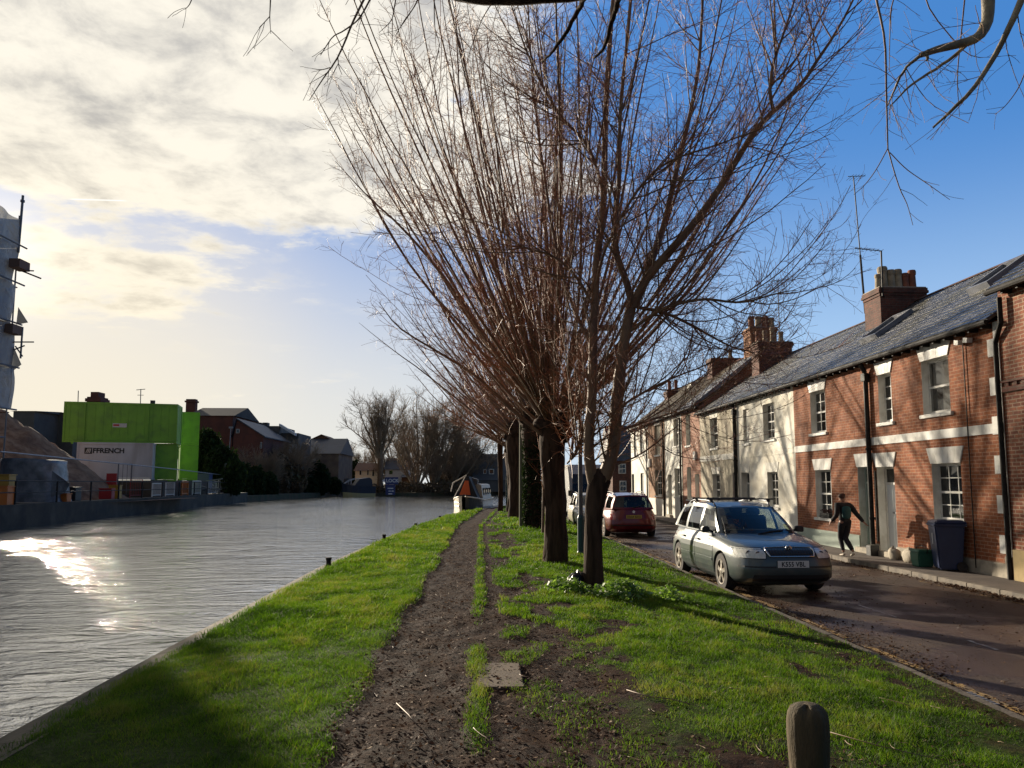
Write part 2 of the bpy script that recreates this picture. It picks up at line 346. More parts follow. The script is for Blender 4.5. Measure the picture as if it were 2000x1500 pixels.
# ---------------------------------------------------------------- ground, river, road, pavement
def land_z(X,Y):
    X=np.asarray(X,float)
    return -0.19*sm(1.0,4.2,X)-0.02*sm(-2.6,-3.3,X)
BANK=[(-3.2,-30),(-3.2,5),(-3.23,8.7),(-3.27,15.7),(-3.0,23.7),(-2.5,31),(-1.78,38.7),(-0.6,46),(0.2,51),(1.5,56.5),(2.7,62),(5.2,72),(6.4,90),(7.2,140)]
def bank_x(Y): return np.interp(Y,[b[1] for b in BANK],[b[0] for b in BANK])
def green(X,Y):
    """how grassy the bank is: worn mud ruts in the path, patchy turf to the right"""
    X=np.asarray(X,float); Y=np.asarray(Y,float)
    wob=(fbm(Y*0.9,X*0+3,3,5)-0.5)*0.28
    bend=0.012*np.clip(Y-22,0,30)*0+np.clip(Y-30,0,25)*0.055
    x=X-bend
    nz=fbm(X*2.6,Y*1.7,4,11); nf=fbm(X*9,Y*6,3,23)
    left=sm(-0.86+wob,-1.06+wob,x)
    mid=np.exp(-((x+0.02-wob*0.3)/0.09)**2)*np.clip(sm(0.40,0.66,fbm(X*2,Y*0.9,3,31))+sm(8,11,Y)*0.6*sm(34,26,Y),0,1)
    r1=np.maximum(sm(0.50,1.25,x+(nz-0.5)*0.9),0.60*sm(0.50,0.72,nz+nf*0.25)*sm(0.1,0.35,x))
    right=r1*sm(0.30,0.56,nz+0.16*sm(0.9,2.2,x))
    right*=1-0.62*sm(3.35,4.1,x+(nz-0.5)*1.6)
    right*=1-0.6*sm(8.2,5.2,Y)*sm(2.1,0.9,x)
    right*=1-0.55*sm(0.50,0.68,fbm(X*1.3+7,Y*1.0,3,91))*sm(12,6,Y)
    left=left*(1-0.35*sm(0.56,0.74,fbm(X*1.1,Y*0.9+5,3,93)))
    g=np.maximum(np.maximum(left,mid*0.62),right)
    g=g*(1-0.75*np.exp(-((X-1.78)**2+(Y-12.26)**2)/0.09))
    return np.clip(g*(0.70+0.5*nf),0,1)
xs=np.concatenate([np.linspace(-3.3,1.2,84),np.linspace(1.28,4.2,48)]); 
ysn=[1.0]
while ysn[-1]<60: ysn.append(ysn[-1]+0.035+0.004*max(0,ysn[-1]-4)**1.35)
ys=np.array(ysn)
GX,GY=np.meshgrid(xs,ys)
bx=bank_x(GY); GXw=bx+0.28+(GX+3.3)/(7.5)*(4.2-bx-0.28)
G=green(GXw,GY)
mud=(fbm(GXw*7,GY*4.5,4,71)-0.5)*0.05+(fbm(GXw*25,GY*16,2,72)-0.5)*0.016
Zg=land_z(GXw,GY)+mud*(1-G)-0.03*(1-G)*sm(-1.1,-0.8,GXw)*sm(1.2,0.6,GXw)+(fbm(GXw*1.3,GY*0.9,3,9)-0.5)*0.05*sm(4.2,3.6,GXw)
nr,nc=GXw.shape
V=np.stack([GXw.ravel(),GY.ravel(),Zg.ravel()],1)
idx=np.arange(nr*nc).reshape(nr,nc)
Q=np.stack([idx[:-1,:-1].ravel(),idx[:-1,1:].ravel(),idx[1:,1:].ravel(),idx[1:,:-1].ravel()],1)
m=bpy.data.materials.new('bank_soil'); m.use_nodes=True; t=NT(m.node_tree); b=m.node_tree.nodes['Principled BSDF']
oc=t.n('TexCoord').outputs['Object']; ga=t.n('Attribute',attribute_name='grass').outputs['Fac']
na=t.n('TexNoise',{'Vector':oc,'Scale':14.0,'Detail':8.0,'Roughness':0.7}).outputs[0]
nb=t.n('TexNoise',{'Vector':oc,'Scale':2.2,'Detail':5.0}).outputs[0]
soil=t.mix(t.ss(na,0.35,0.68),(0.012,0.006,0.0038),(0.046,0.022,0.013))
soil=t.mix(t.m('MULTIPLY',t.ss(nb,0.45,0.7),0.6),soil,(0.056,0.031,0.019))
turf=t.mix(t.ss(na,0.35,0.65),(0.020,0.032,0.006),(0.05,0.07,0.012))
t.ln(t.mix(t.ss(ga,0.25,0.6),soil,turf),b.inputs['Base Color'])
t.ln(t.ss(nb,0.35,0.7,0.68,0.92),b.inputs['Roughness']); b.inputs['Specular IOR Level'].default_value=0.06; 
bp=t.n('Bump',{'Height':na,'Strength':0.9,'Distance':0.03}); t.ln(bp.outputs[0],b.inputs['Normal']); M['bank_soil']=m
struct(mesh_np('grass_bank',V,Q,'bank_soil',smooth=True,attrs={'grass':G.ravel()}))
# far part of the near bank and land behind the houses: one solid slab following the river edge
mat('rough_ground',(0.045,0.045,0.018),rough=0.95,c2=(0.08,0.055,0.03),ns=0.8,bump=0.6,bs=8)
def slab(name,poly,z0,z1,mt):
    mb=MB(); mb.prism(poly,lambda u,v,s:(u,v,z1 if s else z0)); return struct(mb.build(name,mt))
slab('near_land',[(bank_x(y)+0.02,y) for y in (59.9,62,72,90,140)]+[(7.2,140),(140,220),(400,220),(400,59.9)],-1.4,-0.06,'rough_ground')
slab('bank_core',[(bank_x(y)+0.27,y) for y in (-30,5,8.7,15.7,23.7,31,38.7,46,51,56.5)]+[(bank_x(59.9)+0.2,59.9),(9,59.9),(9,-30)],-1.4,-0.45,'rough_ground')
slab('house_land',[(10.35,-30),(400,-30),(400,59.8),(10.35,59.8)],-1.4,-0.26,'rough_ground')
mat('deep_ground',(0.05,0.045,0.03),rough=1.0)
mb=MB(); mb.box(-1500,1500,-200,2500,-2.2,-2.0); struct(mb.build('ground','deep_ground'))
# river
m=bpy.data.materials.new('river_water'); m.use_nodes=True; t=NT(m.node_tree); b=m.node_tree.nodes['Principled BSDF']
b.inputs['Base Color'].default_value=(0.13,0.125,0.105,1); b.inputs['Roughness'].default_value=0.05; b.inputs['IOR'].default_value=2.1
oc=t.n('TexCoord').outputs['Object']
def wn(sc,s,d,dis=0.0): return t.n('TexNoise',{'Vector':t.n('Mapping',{'Vector':oc,'Scale':s,'Rotation':(0,0,R(8))}).outputs[0],'Scale':sc,'Detail':d,'Roughness':0.6,'Distortion':dis}).outputs[0]
big=wn(0.42,(0.55,1.25,1),4.0,2.4); mid_=wn(1.15,(0.7,1.3,1),6.0,2.2); fin=wn(5.5,(0.7,1.35,1),4.0,1.6)
patch=t.ss(wn(0.12,(1,0.6,1),4.0,1.0),0.40,0.60,0.25,1.6)
h=t.m('ADD',t.m('ADD',t.m('MULTIPLY',big,0.85),t.m('MULTIPLY',mid_,t.ss(wn(0.22,(1,0.5,1),3.0,1.0),0.35,0.65,0.30,0.50))),t.m('MULTIPLY',fin,t.m('MULTIPLY',patch,0.13)))
bp=t.n('Bump',{'Height':h,'Strength':1.0,'Distance':0.11}); t.ln(bp.outputs[0],b.inputs['Normal']); M['river_water']=m
gl_=t.n('BsdfGlossy',{0:(0.95,0.95,0.95,1),1:0.05,'Normal':bp.outputs[0]}); mx_=t.n('MixShader',{0:0.46,1:b.outputs[0],2:gl_.outputs[0]}); t.ln(mx_.outputs[0],m.node_tree.nodes['Material Output'].inputs[0])
wx=np.linspace(-60,60,2); 
mb=MB(); mb.quad((-160,-60,-0.45),(8.2,-60,-0.45),(8.2,400,-0.45),(-160,400,-0.45)); struct(mb.build('river','river_water',fixn=False))
# stone edging of the near bank
mat('edge_stone',(0.13,0.10,0.062),rough=0.9,c2=(0.06,0.05,0.028),ns=3.5,bump=0.5,bs=25,stain=((0.08,0.075,0.03),1.5,0.6))
mb=MB(); yy=[-10+0.9*i for i in range(0,78)]
for a,c in zip(yy[:-1],yy[1:]):
    xa,xb=float(bank_x(a)),float(bank_x(c)); e=0.006
    mb.add([(xa,a+e,-1.3),(xa+0.34,a+e,-1.3),(xb+0.34,c-e,-1.3),(xb,c-e,-1.3),(xa,a+e,-0.045),(xa+0.34,a+e,-0.005),(xb+0.34,c-e,-0.005),(xb,c-e,-0.045)],[(0,1,2,3),(4,5,6,7),(0,1,5,4),(1,2,6,5),(2,3,7,6),(3,0,4,7)])
tag(mb.build('river_edging','edge_stone'),'line of worn stone edging blocks between the grass bank and the river','edging')
# road
m=bpy.data.materials.new('road_asphalt'); m.use_nodes=True; t=NT(m.node_tree); b=m.node_tree.nodes['Principled BSDF']
oc=t.n('TexCoord').outputs['Object']
na=t.n('TexNoise',{'Vector':oc,'Scale':55.0,'Detail':5.0,'Roughness':0.75}).outputs[0]; nb=t.n('TexNoise',{'Vector':t.n('Mapping',{'Vector':oc,'Scale':(1.6,0.35,1)}).outputs[0],'Scale':1.0,'Detail':6.0}).outputs[0]; nw=t.n('TexNoise',{'Vector':oc,'Scale':0.8,'Detail':4.0}).outputs[0]
c=t.mix(t.ss(nb,0.35,0.65),(0.050,0.033,0.025),(0.090,0.060,0.045)); nl=t.n('TexVoronoi',{'Vector':t.n('Mapping',{'Vector':oc,'Scale':(0.55,0.14,1)}).outputs[0],'Scale':1.0}); c=t.mix(t.m('MULTIPLY',t.m('GREATER_THAN',t.n('SeparateXYZ',{0:nl.outputs['Color']}).outputs[0],0.72),0.35),c,(0.045,0.034,0.03))
c=t.mix(t.m('MULTIPLY',t.ss(na,0.45,0.75),0.6),c,(0.17,0.125,0.10))
t.ln(c,b.inputs['Base Color']); t.ln(t.ss(nw,0.42,0.56,0.30,0.80),b.inputs['Roughness'])
bp=t.n('Bump',{'Height':na,'Strength':0.6,'Distance':0.012}); t.ln(bp.outputs[0],b.inputs['Normal']); M['road_asphalt']=m; b.inputs['Specular IOR Level'].default_value=0.28
mb=MB(); mb.box(4.36,9.0,-30,59.8,-0.9,-0.30); struct(mb.build('road','road_asphalt',fixn=True))
mb=MB(); mb.box(-2,60,59.8,66,-0.9,-0.29); struct(mb.build('cross_road','road_asphalt'))
mat('pavement_tarmac',(0.115,0.092,0.078),rough=0.8,c2=(0.075,0.06,0.052),ns=2.5,bump=0.4,bs=60,stain=((0.16,0.13,0.105),0.7,0.5))
mb=MB(); mb.box(9.13,10.36,-30,59.7,-0.9,-0.20); struct(mb.build('pavement','pavement_tarmac'))
mat('verge_stone',(0.12,0.095,0.07),rough=0.9,c2=(0.06,0.045,0.03),ns=2.0,bump=0.5,bs=20)
mat('kerb_stone',(0.19,0.16,0.125),rough=0.8,c2=(0.095,0.08,0.065),ns=4.0,bump=0.3,bs=30)
mb=MB()
for i in range(98):
    y=-30+i*0.92; mb.box(9.0,9.127,y+0.006,y+0.914,-0.9,-0.192)
struct(mb.build('pavement_kerb','kerb_stone',bevel=0.008))
mb=MB()
for i in range(98):
    y=-30+i*0.92; mb.box(4.2,4.357,y+0.006,y+0.914,-0.9,-0.215-0.01*random.Random(i).random())
struct(mb.build('verge_kerb','verge_stone'))
# worn painted marks, thin sheets 4 mm up with eaten edges
mat('yellow_paint',(0.44,0.27,0.075),rough=0.75,c2=(0.14,0.10,0.06),ns=9.0,bump=0.3,bs=60)
mat('white_road_paint',(0.42,0.40,0.37),rough=0.7,c2=(0.25,0.22,0.2),ns=12.0)
def paint(name,x,wd,y0,y1,mt,seed,thr=0.4):
    mb=MB(); y=y0; st=0.06
    while y<y1:
        a=vn(y*3.0,seed,3); 
        if a>thr or st>0.5:
            l=x-wd/2+0.03*vn(y*9,seed+4); r=x+wd/2-0.035*vn(y*8,seed+9)
            l2=x-wd/2+0.03*vn((y+st)*9,seed+4); r2=x+wd/2-0.035*vn((y+st)*8,seed+9)
            mb.quad((l,y,-0.295),(r,y,-0.295),(r2,y+st,-0.295),(l2,y+st,-0.295))
        y+=st
    return struct(mb.build(name,mt,fixn=False))
paint('yellow_line',4.62,0.13,4,30,'yellow_paint',1,0.15)
paint('yellow_line_far_side',8.72,0.07,9,34,'yellow_paint',5,0.42)
paint('white_bay_line',6.05,0.07,11.2,12.3,'white_road_paint',7,0.0)
paint('white_bay_line_near',6.05,0.07,9.0,9.5,'white_road_paint',7,0.3)
# drain grate in the near gutter
g=empty('drain_grate',(4.52,7.0,-0.3),'rusty slotted iron drain grate in the gutter by the yellow line','drain grate')
mb=MB(); mb.box(4.37,4.56,6.75,7.2,-0.3,-0.288); mb.build('grate_bed','black_iron',g)
mb=MB()
for i in range(8): mb.box(4.385,4.545,6.78+i*0.052,6.805+i*0.052,-0.288,-0.276)
mb.build('grate_bars','galvanised',g)
# ---------------------------------------------------------------- grass blades and litter
rng=np.random.default_rng(7)
def blades(n,x0,x1,y0,y1,h0,h1,wd,seed):
    r=np.random.default_rng(seed)
    X=r.uniform(x0,x1,n); Y=r.uniform(y0,y1,n)
    bxn=bank_x(Y); X=np.where(X<bxn+0.26,bxn+0.09+np.abs(r.normal(0,0.35,n))+0.12*fbm(Y*1.5,Y*0,3,88),X)
    g=green(X,Y); k=r.random(n)<np.clip(g*1.15-0.10,0.0,1); X,Y,g=X[k],Y[k],g[k]; n=len(X)
    cl=fbm(X*3.1,Y*2.4,3,41); h=r.uniform(h0,h1,n)*(0.48+1.0*cl**1.5*1.3)*(0.6+0.5*g)*(1+(r.random(n)<0.03)*0.7)
    az=r.uniform(0,2*PI,n); ln=r.uniform(0.2,0.95,n)*h; wv=wd*r.uniform(0.7,1.3,n)
    z=land_z(X,Y)-0.012+(fbm(X*1.3,Y*0.9,3,9)-0.5)*0.05*sm(4.2,3.6,X)
    wa=r.uniform(0,PI,n); wx,wy=np.cos(wa)*wv/2,np.sin(wa)*wv/2
    lx,ly=np.cos(az)*ln,np.sin(az)*ln
    P=np.empty((n,5,3)); 
    P[:,0]=np.stack([X-wx,Y-wy,z],1); P[:,1]=np.stack([X+wx,Y+wy,z],1)
    P[:,2]=np.stack([X+wx*0.8+lx*0.35,Y+wy*0.8+ly*0.35,z+h*0.6],1); P[:,3]=np.stack([X-wx*0.8+lx*0.35,Y-wy*0.8+ly*0.35,z+h*0.6],1)
    P[:,4]=np.stack([X+lx,Y+ly,z+h],1)
    ti=np.clip(0.33+1.1*(fbm(X*0.8,Y*0.6,3,51)-0.5)+0.9*(cl-0.5)+0.5*(fbm(X*7,Y*5,2,57)-0.5)+r.normal(0,0.15,n)+0.10*sm(0,-2.5,X)+(r.random(n)<0.05)*0.5,0,1)
    T=np.repeat(ti[:,None],5,1); T[:,4]+=0.06
    b=np.arange(n)[:,None]*5
    tri=np.concatenate([b+np.array([[0,1,2]]),b+np.array([[0,2,3]]),b+np.array([[3,2,4]])],0)
    return P.reshape(-1,3),tri,T.ravel()
parts=[blades(380000,-3.1,4.2,3.6,8.5,0.02,0.05,0.0034,1),blades(300000,-3.1,4.2,8.5,15,0.025,0.06,0.0055,2),blades(170000,-3.1,4.2,15,27,0.03,0.075,0.011,3),blades(90000,-3.0,4.2,27,59,0.05,0.12,0.024,4)]
off=0; VV=[];QQ=[];TT=[]
for P,q,T in parts: VV.append(P);QQ.append(q+off);TT.append(T);off+=len(P)
o=mesh_np('grass',np.concatenate(VV),np.concatenate(QQ),'grass_blade',attrs={'tint':np.concatenate(TT)})
tag(o,'short bright green turf on both sides of the muddy path','grass',kind='stuff')
def leaves_on(X,Y,Z,size,seed,curl=0.35,tilt=0.5):
    r=np.random.default_rng(seed); n=len(X); s=size*r.uniform(0.5,1.4,n); a=r.uniform(0,2*PI,n); asp=r.uniform(0.3,0.6,n)
    u=np.stack([np.cos(a),np.sin(a),r.normal(0,tilt*0.5,n)],1); v=np.stack([-np.sin(a),np.cos(a),r.normal(0,tilt,n)],1)
    C=np.stack([X,Y,Z+0.006+s*0.12],1); su=(s/2)[:,None]*u; sv=(s*asp/2)[:,None]*v
    up=np.array([[0,0,1.0]])*(s*curl*r.uniform(0,1,n))[:,None]*0.5
    P=np.stack([C-su+up,C-sv,C+su+up*0.6,C+sv+up*0.2],1)
    q=np.arange(n*4).reshape(n,4); ti=np.repeat(np.clip(r.beta(1.3,2.4,n),0,1)[:,None],4,1)
    return P.reshape(-1,3),q,ti.ravel()
r=np.random.default_rng(5)
n=60000; X=r.uniform(-1.1,4.15,n); Y=3.4+28*r.random(n)**1.7; g=green(X,Y)
k=(r.random(n)<(1-g)*(0.25+0.9*fbm(X*1.5,Y,3,61)))|(r.random(n)<0.16)|((X>2.9)&(r.random(n)<0.5)); X,Y=X[k],Y[k]
Z=land_z(X,Y)-0.012*sm(-1,0,X)
A=leaves_on(X,Y,Z,0.032,1)
n=26000; X2=np.concatenate([4.38+np.abs(r.normal(0,0.35,n//2)),r.uniform(4.4,8.9,n//4),8.98-np.abs(r.normal(0,0.12,n//4))]); Y2=4+26*r.random(len(X2))**1.4
k=fbm(X2,Y2*0.7,3,77)+r.random(len(X2))*0.3>0.55; X2,Y2=X2[k],Y2[k]
B=leaves_on(X2,Y2,np.full(len(X2),-0.30),0.035,2)
n=900; X3=8.93-np.abs(r.normal(0,0.12,n)); Y3=r.normal(13.6,0.9,n); C_=leaves_on(X3,Y3,np.full(n,-0.30)+r.random(n)*0.04,0.05,3)
o1=len(A[0]); o2=o1+len(B[0])
o=mesh_np('fallen_leaves',np.concatenate([A[0],B[0],C_[0]]),np.concatenate([A[1],B[1]+o1,C_[1]+o2]),'leaf_litter',attrs={'tint':np.concatenate([A[2],B[2],C_[2]])})
tag(o,'brown dead leaves scattered over the mud, the verge and the gutters','leaf litter',kind='stuff')
mb=MB(); rr=random.Random(9)
for i in range(520):
    y=3.8+13*rr.random()**1.8; x=rr.uniform(-0.95,3.9) if rr.random()<0.75 else rr.uniform(4.5,8.5)
    z=float(land_z(x,y))+0.012 if x<4.2 else -0.292
    if x<4.2 and float(green(x,y))>0.5 and rr.random()<0.6: z+=0.03
    a=rr.uniform(0,2*PI); L=rr.uniform(0.03,0.16)*(2.2 if rr.random()<0.06 else 1); cv=rr.uniform(-14,14)*0.12/ max(L,0.05)*0.5; p=Vector((x,y,z)); pts=[p.copy()]; 
    for k in range(5):
        a+=cv*L/5*rr.uniform(0.3,1.7); p=p+Vector((math.cos(a)*L/5,math.sin(a)*L/5,rr.uniform(-0.002,0.004))); pts.append(p.copy())
    rd=rr.uniform(0.0018,0.0036); mb.tube(pts,[rd,rd,rd*0.9,rd*0.7,rd*0.5,rd*0.3],4)
tag(mb.build('fallen_twigs','pale_twig',smooth=True,fixn=False),'pale curled willow twigs littering the muddy path and verge','twigs',kind='stuff')
# a few longer broken branches lying on the ground
for pts_,lab in (([(1.15,6.2),(1.27,6.03),(1.45,5.96),(1.62,5.78)],'long bent willow stick lying right of the concrete slab'),([(2.35,5.4),(2.6,5.15),(2.9,4.95)],'thin pale stick lying in the grass right of the wooden post'),([(-0.62,5.9),(-0.5,5.6),(-0.42,5.35)],'pale forked twig lying in the left rut of the path')):
    mb=MB(); P=[(x,y,float(land_z(x,y))+0.03) for x,y in pts_]; mb.tube(P,[0.004]*(len(P)-1)+[0.002],5); mb.tube([P[1],(P[1][0]+0.12,P[1][1]+0.1,P[1][2]+0.02)],[0.004,0.002],4)
    tag(mb.build('fallen_branch','pale_twig',smooth=True,fixn=False),lab,'branch')
mat('slab_concrete',(0.125,0.088,0.055),rough=0.9,c2=(0.08,0.055,0.035),ns=6.0,bump=0.25,bs=50)
mb=MB(); mb.box(-0.03,0.36,6.45,7.3,-0.08,-0.002); tag(mb.build('path_slab','slab_concrete',bevel=0.01),'square concrete slab set flush into the muddy path','slab')
# ---------------------------------------------------------------- terrace
W=10.25; PAVE=-0.20; RID=13.6
def wy(px,py=900): return at(px,py,X=W)[1]
def wz(px,py): return at(px,py,X=W)[2]
def opn(a,b,t_,bt,**k):
    y0,y1=wy(b),wy(a); mx=(a+b)/2
    return dict(y0=y0,y1=y1,z0=(wz(mx,bt) if bt is not None else PAVE+0.14),z1=wz(mx,t_),**k)
def front_wall(mb,y0,y1,z0,z1,ops,x,rev):
    Y=sorted({y0,y1}|{v for o in ops for v in (o['y0'],o['y1'])}); Z=sorted({z0,z1}|{v for o in ops for v in (o['z0'],o['z1'])})
    for a,b in zip(Y[:-1],Y[1:]):
        for c,d in zip(Z[:-1],Z[1:]):
            my,mz=(a+b)/2,(c+d)/2
            if any(o['y0']<my<o['y1'] and o['z0']<mz<o['z1'] for o in ops): continue
            mb.quad((x,a,c),(x,b,c),(x,b,d),(x,a,d))
def reveals(mb,ops,x,rev):
    for o in ops:
        a,b,c,d=o['y0'],o['y1'],o['z0'],o['z1']
        if o.get('blind'): r=rev*0.45
        else: r=rev
        mb.quad((x,a,c),(x+r,a,c),(x+r,a,d),(x,a,d)); mb.quad((x,b,c),(x+r,b,c),(x+r,b,d),(x,b,d))
        mb.quad((x,a,d),(x+r,a,d),(x+r,b,d),(x,b,d)); mb.quad((x,a,c),(x+r,a,c),(x+r,b,c),(x,b,c))
        if o.get('blind'): mb.quad((x+r,a,c),(x+r,b,c),(x+r,b,d),(x+r,a,d))
def sash(root,o,x,rev,bars=(3,4),frame='white_paint',sill=True,lint=None,curt=None,label=None,sillm='white_paint'):
    a,b,c,d=o['y0'],o['y1'],o['z0'],o['z1']; fx=x+rev-0.05; t_=0.045
    mb=MB(); e=0.002
    mb.box(fx,fx+0.07,a+e,a+t_,c+e,d-e); mb.box(fx,fx+0.07,b-t_,b-e,c+e,d-e); mb.box(fx,fx+0.07,a+t_,b-t_,d-t_-0.01,d-e); mb.box(fx,fx+0.07,a+t_,b-t_,c+e,c+t_+0.03)
    mid=(c+d)/2; mb.box(fx-0.006,fx+0.06,a+t_,b-t_,mid-0.025,mid+0.025)
    nx,nz=bars
    for i in range(1,nx):
        yy=a+t_+(b-a-2*t_)*i/nx; mb.box(fx+0.012,fx+0.04,yy-0.011,yy+0.011,c+t_+0.03,mid-0.026); mb.box(fx+0.012,fx+0.04,yy-0.011,yy+0.011,mid+0.026,d-t_-0.01)
    if nz==4:
        for zz in ((c+0.07+mid)/2,(mid+d)/2): mb.box(fx+0.014,fx+0.038,a+t_+0.001,b-t_-0.001,zz-0.011,zz+0.011)
    wd=mb.build('window',frame,root)
    if label: wd['label']=label
    g=MB(); g.box(fx+0.022,fx+0.028,a+0.03,b-0.03,c+0.03,d-0.03); g.build('pane','window_glass',wd)
    if curt:
        k=MB(); n=10; bl=curt
        for s0,s1 in ((0.02,bl),(1-bl,0.98)):
            for i in range(n):
                u0=s0+(s1-s0)*i/n; u1=s0+(s1-s0)*(i+1)/n; z=0.03*(i%2)
                k.quad((fx+0.12+z,a+(b-a)*u0,c+0.02),(fx+0.15-z,a+(b-a)*u1,c+0.02),(fx+0.15-z,a+(b-a)*u1,d-0.02),(fx+0.12+z,a+(b-a)*u0,d-0.02))
        k.build('curtain','curtain',wd)
    if sill:
        s=MB(); s.box(x-0.06,x+rev-0.051,a-0.09,b+0.09,c-0.085,c-0.003); s.build('sill',sillm,wd,bevel=0.008)
    if lint: lintel(o,x,wd,lint)
    return wd
def lintel(o,x,par,h,mt='white_paint',proud=0.025,grooves=True):
    a,b,d=o['y0'],o['y1'],o['z1']; k=h*0.42; n=5 if grooves else 1
    mb=MB()
    for i in range(n):
        g=0.004 if n>1 else 0
        u0,u1=i/n,(i+1)/n; bo=lambda u:a-0.01+(b-a+0.02)*u; to=lambda u:a-k+(b-a+2*k)*u
        mb.prism([(bo(u0)+g,d+0.003),(bo(u1)-g,d+0.003),(to(u1)-g,d+h),(to(u0)+g,d+h)],lambda u,v,s:((x-proud) if s else x+0.02,u,v))
    if n>1: mb.prism([(a,d+0.006),(b,d+0.006),(b+k*0.97,d+h-0.004),(a-k*0.97,d+h-0.004)],lambda u,v,s:((x-proud+0.007) if s else x+0.019,u,v))
    return mb.build('lintel',mt,par)
def door(root,o,x,rev,mt,label,tr=0.42,glazed=False,case='white_paint'):
    a,b,c,d=o['y0'],o['y1'],o['z0'],o['z1']; fx=x+rev-0.03; e=0.002
    mb=MB(); zt=d-tr if tr else d-0.05
    mb.box(fx,fx+0.045,a+0.06,b-0.06,c+0.02,zt-0.03)
    n=2
    for i in range(n):
        for z0,z1 in ((c+0.2,c+0.85),(c+1.0,zt-0.15)):
            w0=a+0.06+(b-a-0.12)*(0.1+0.44*i); w1=w0+(b-a-0.12)*0.34
            mb.box(fx-0.012,fx,w0,w1,z0,z1)
    dr=mb.build('door',mt,root,bevel=0.004); dr['label']=label
    f=MB(); f.box(fx-0.02,fx+0.07,a+e,a+0.058,c+e,d-e); f.box(fx-0.02,fx+0.07,b-0.058,b-e,c+e,d-e); f.box(fx-0.02,fx+0.07,a+0.058,b-0.058,d-0.05,d-e)
    if tr: f.box(fx-0.025,fx+0.06,a+0.058,b-0.058,zt-0.03,zt+0.03)
    f.build('door_frame',case,dr)
    if tr: g=MB(); g.box(fx+0.02,fx+0.026,a+0.04,b-0.04,zt+0.02,d-0.04); g.build('fanlight','window_glass',dr)
    h=MB(); h.lathe([(0.0,0),(0.03,0.005),(0.032,0.02),(0.015,0.03)][::-1],c=(fx-0.035,a+0.14,c+1.0),axis='x',n=10); h.box(fx-0.016,fx,(a+b)/2-0.1,(a+b)/2+0.1,c+0.93,c+0.98); h.build('handle','galvanised',dr)
    s=MB(); s.box(x-0.16,x+rev-0.032,a-0.04,b+0.04,PAVE+0.002,c-0.002); s.build('doorstep','old_stone',dr,bevel=0.01)
    return dr
def roofz(X,ze): return ze+(X-(W-0.22))*(rz_-ze)/(RID-(W-0.22))
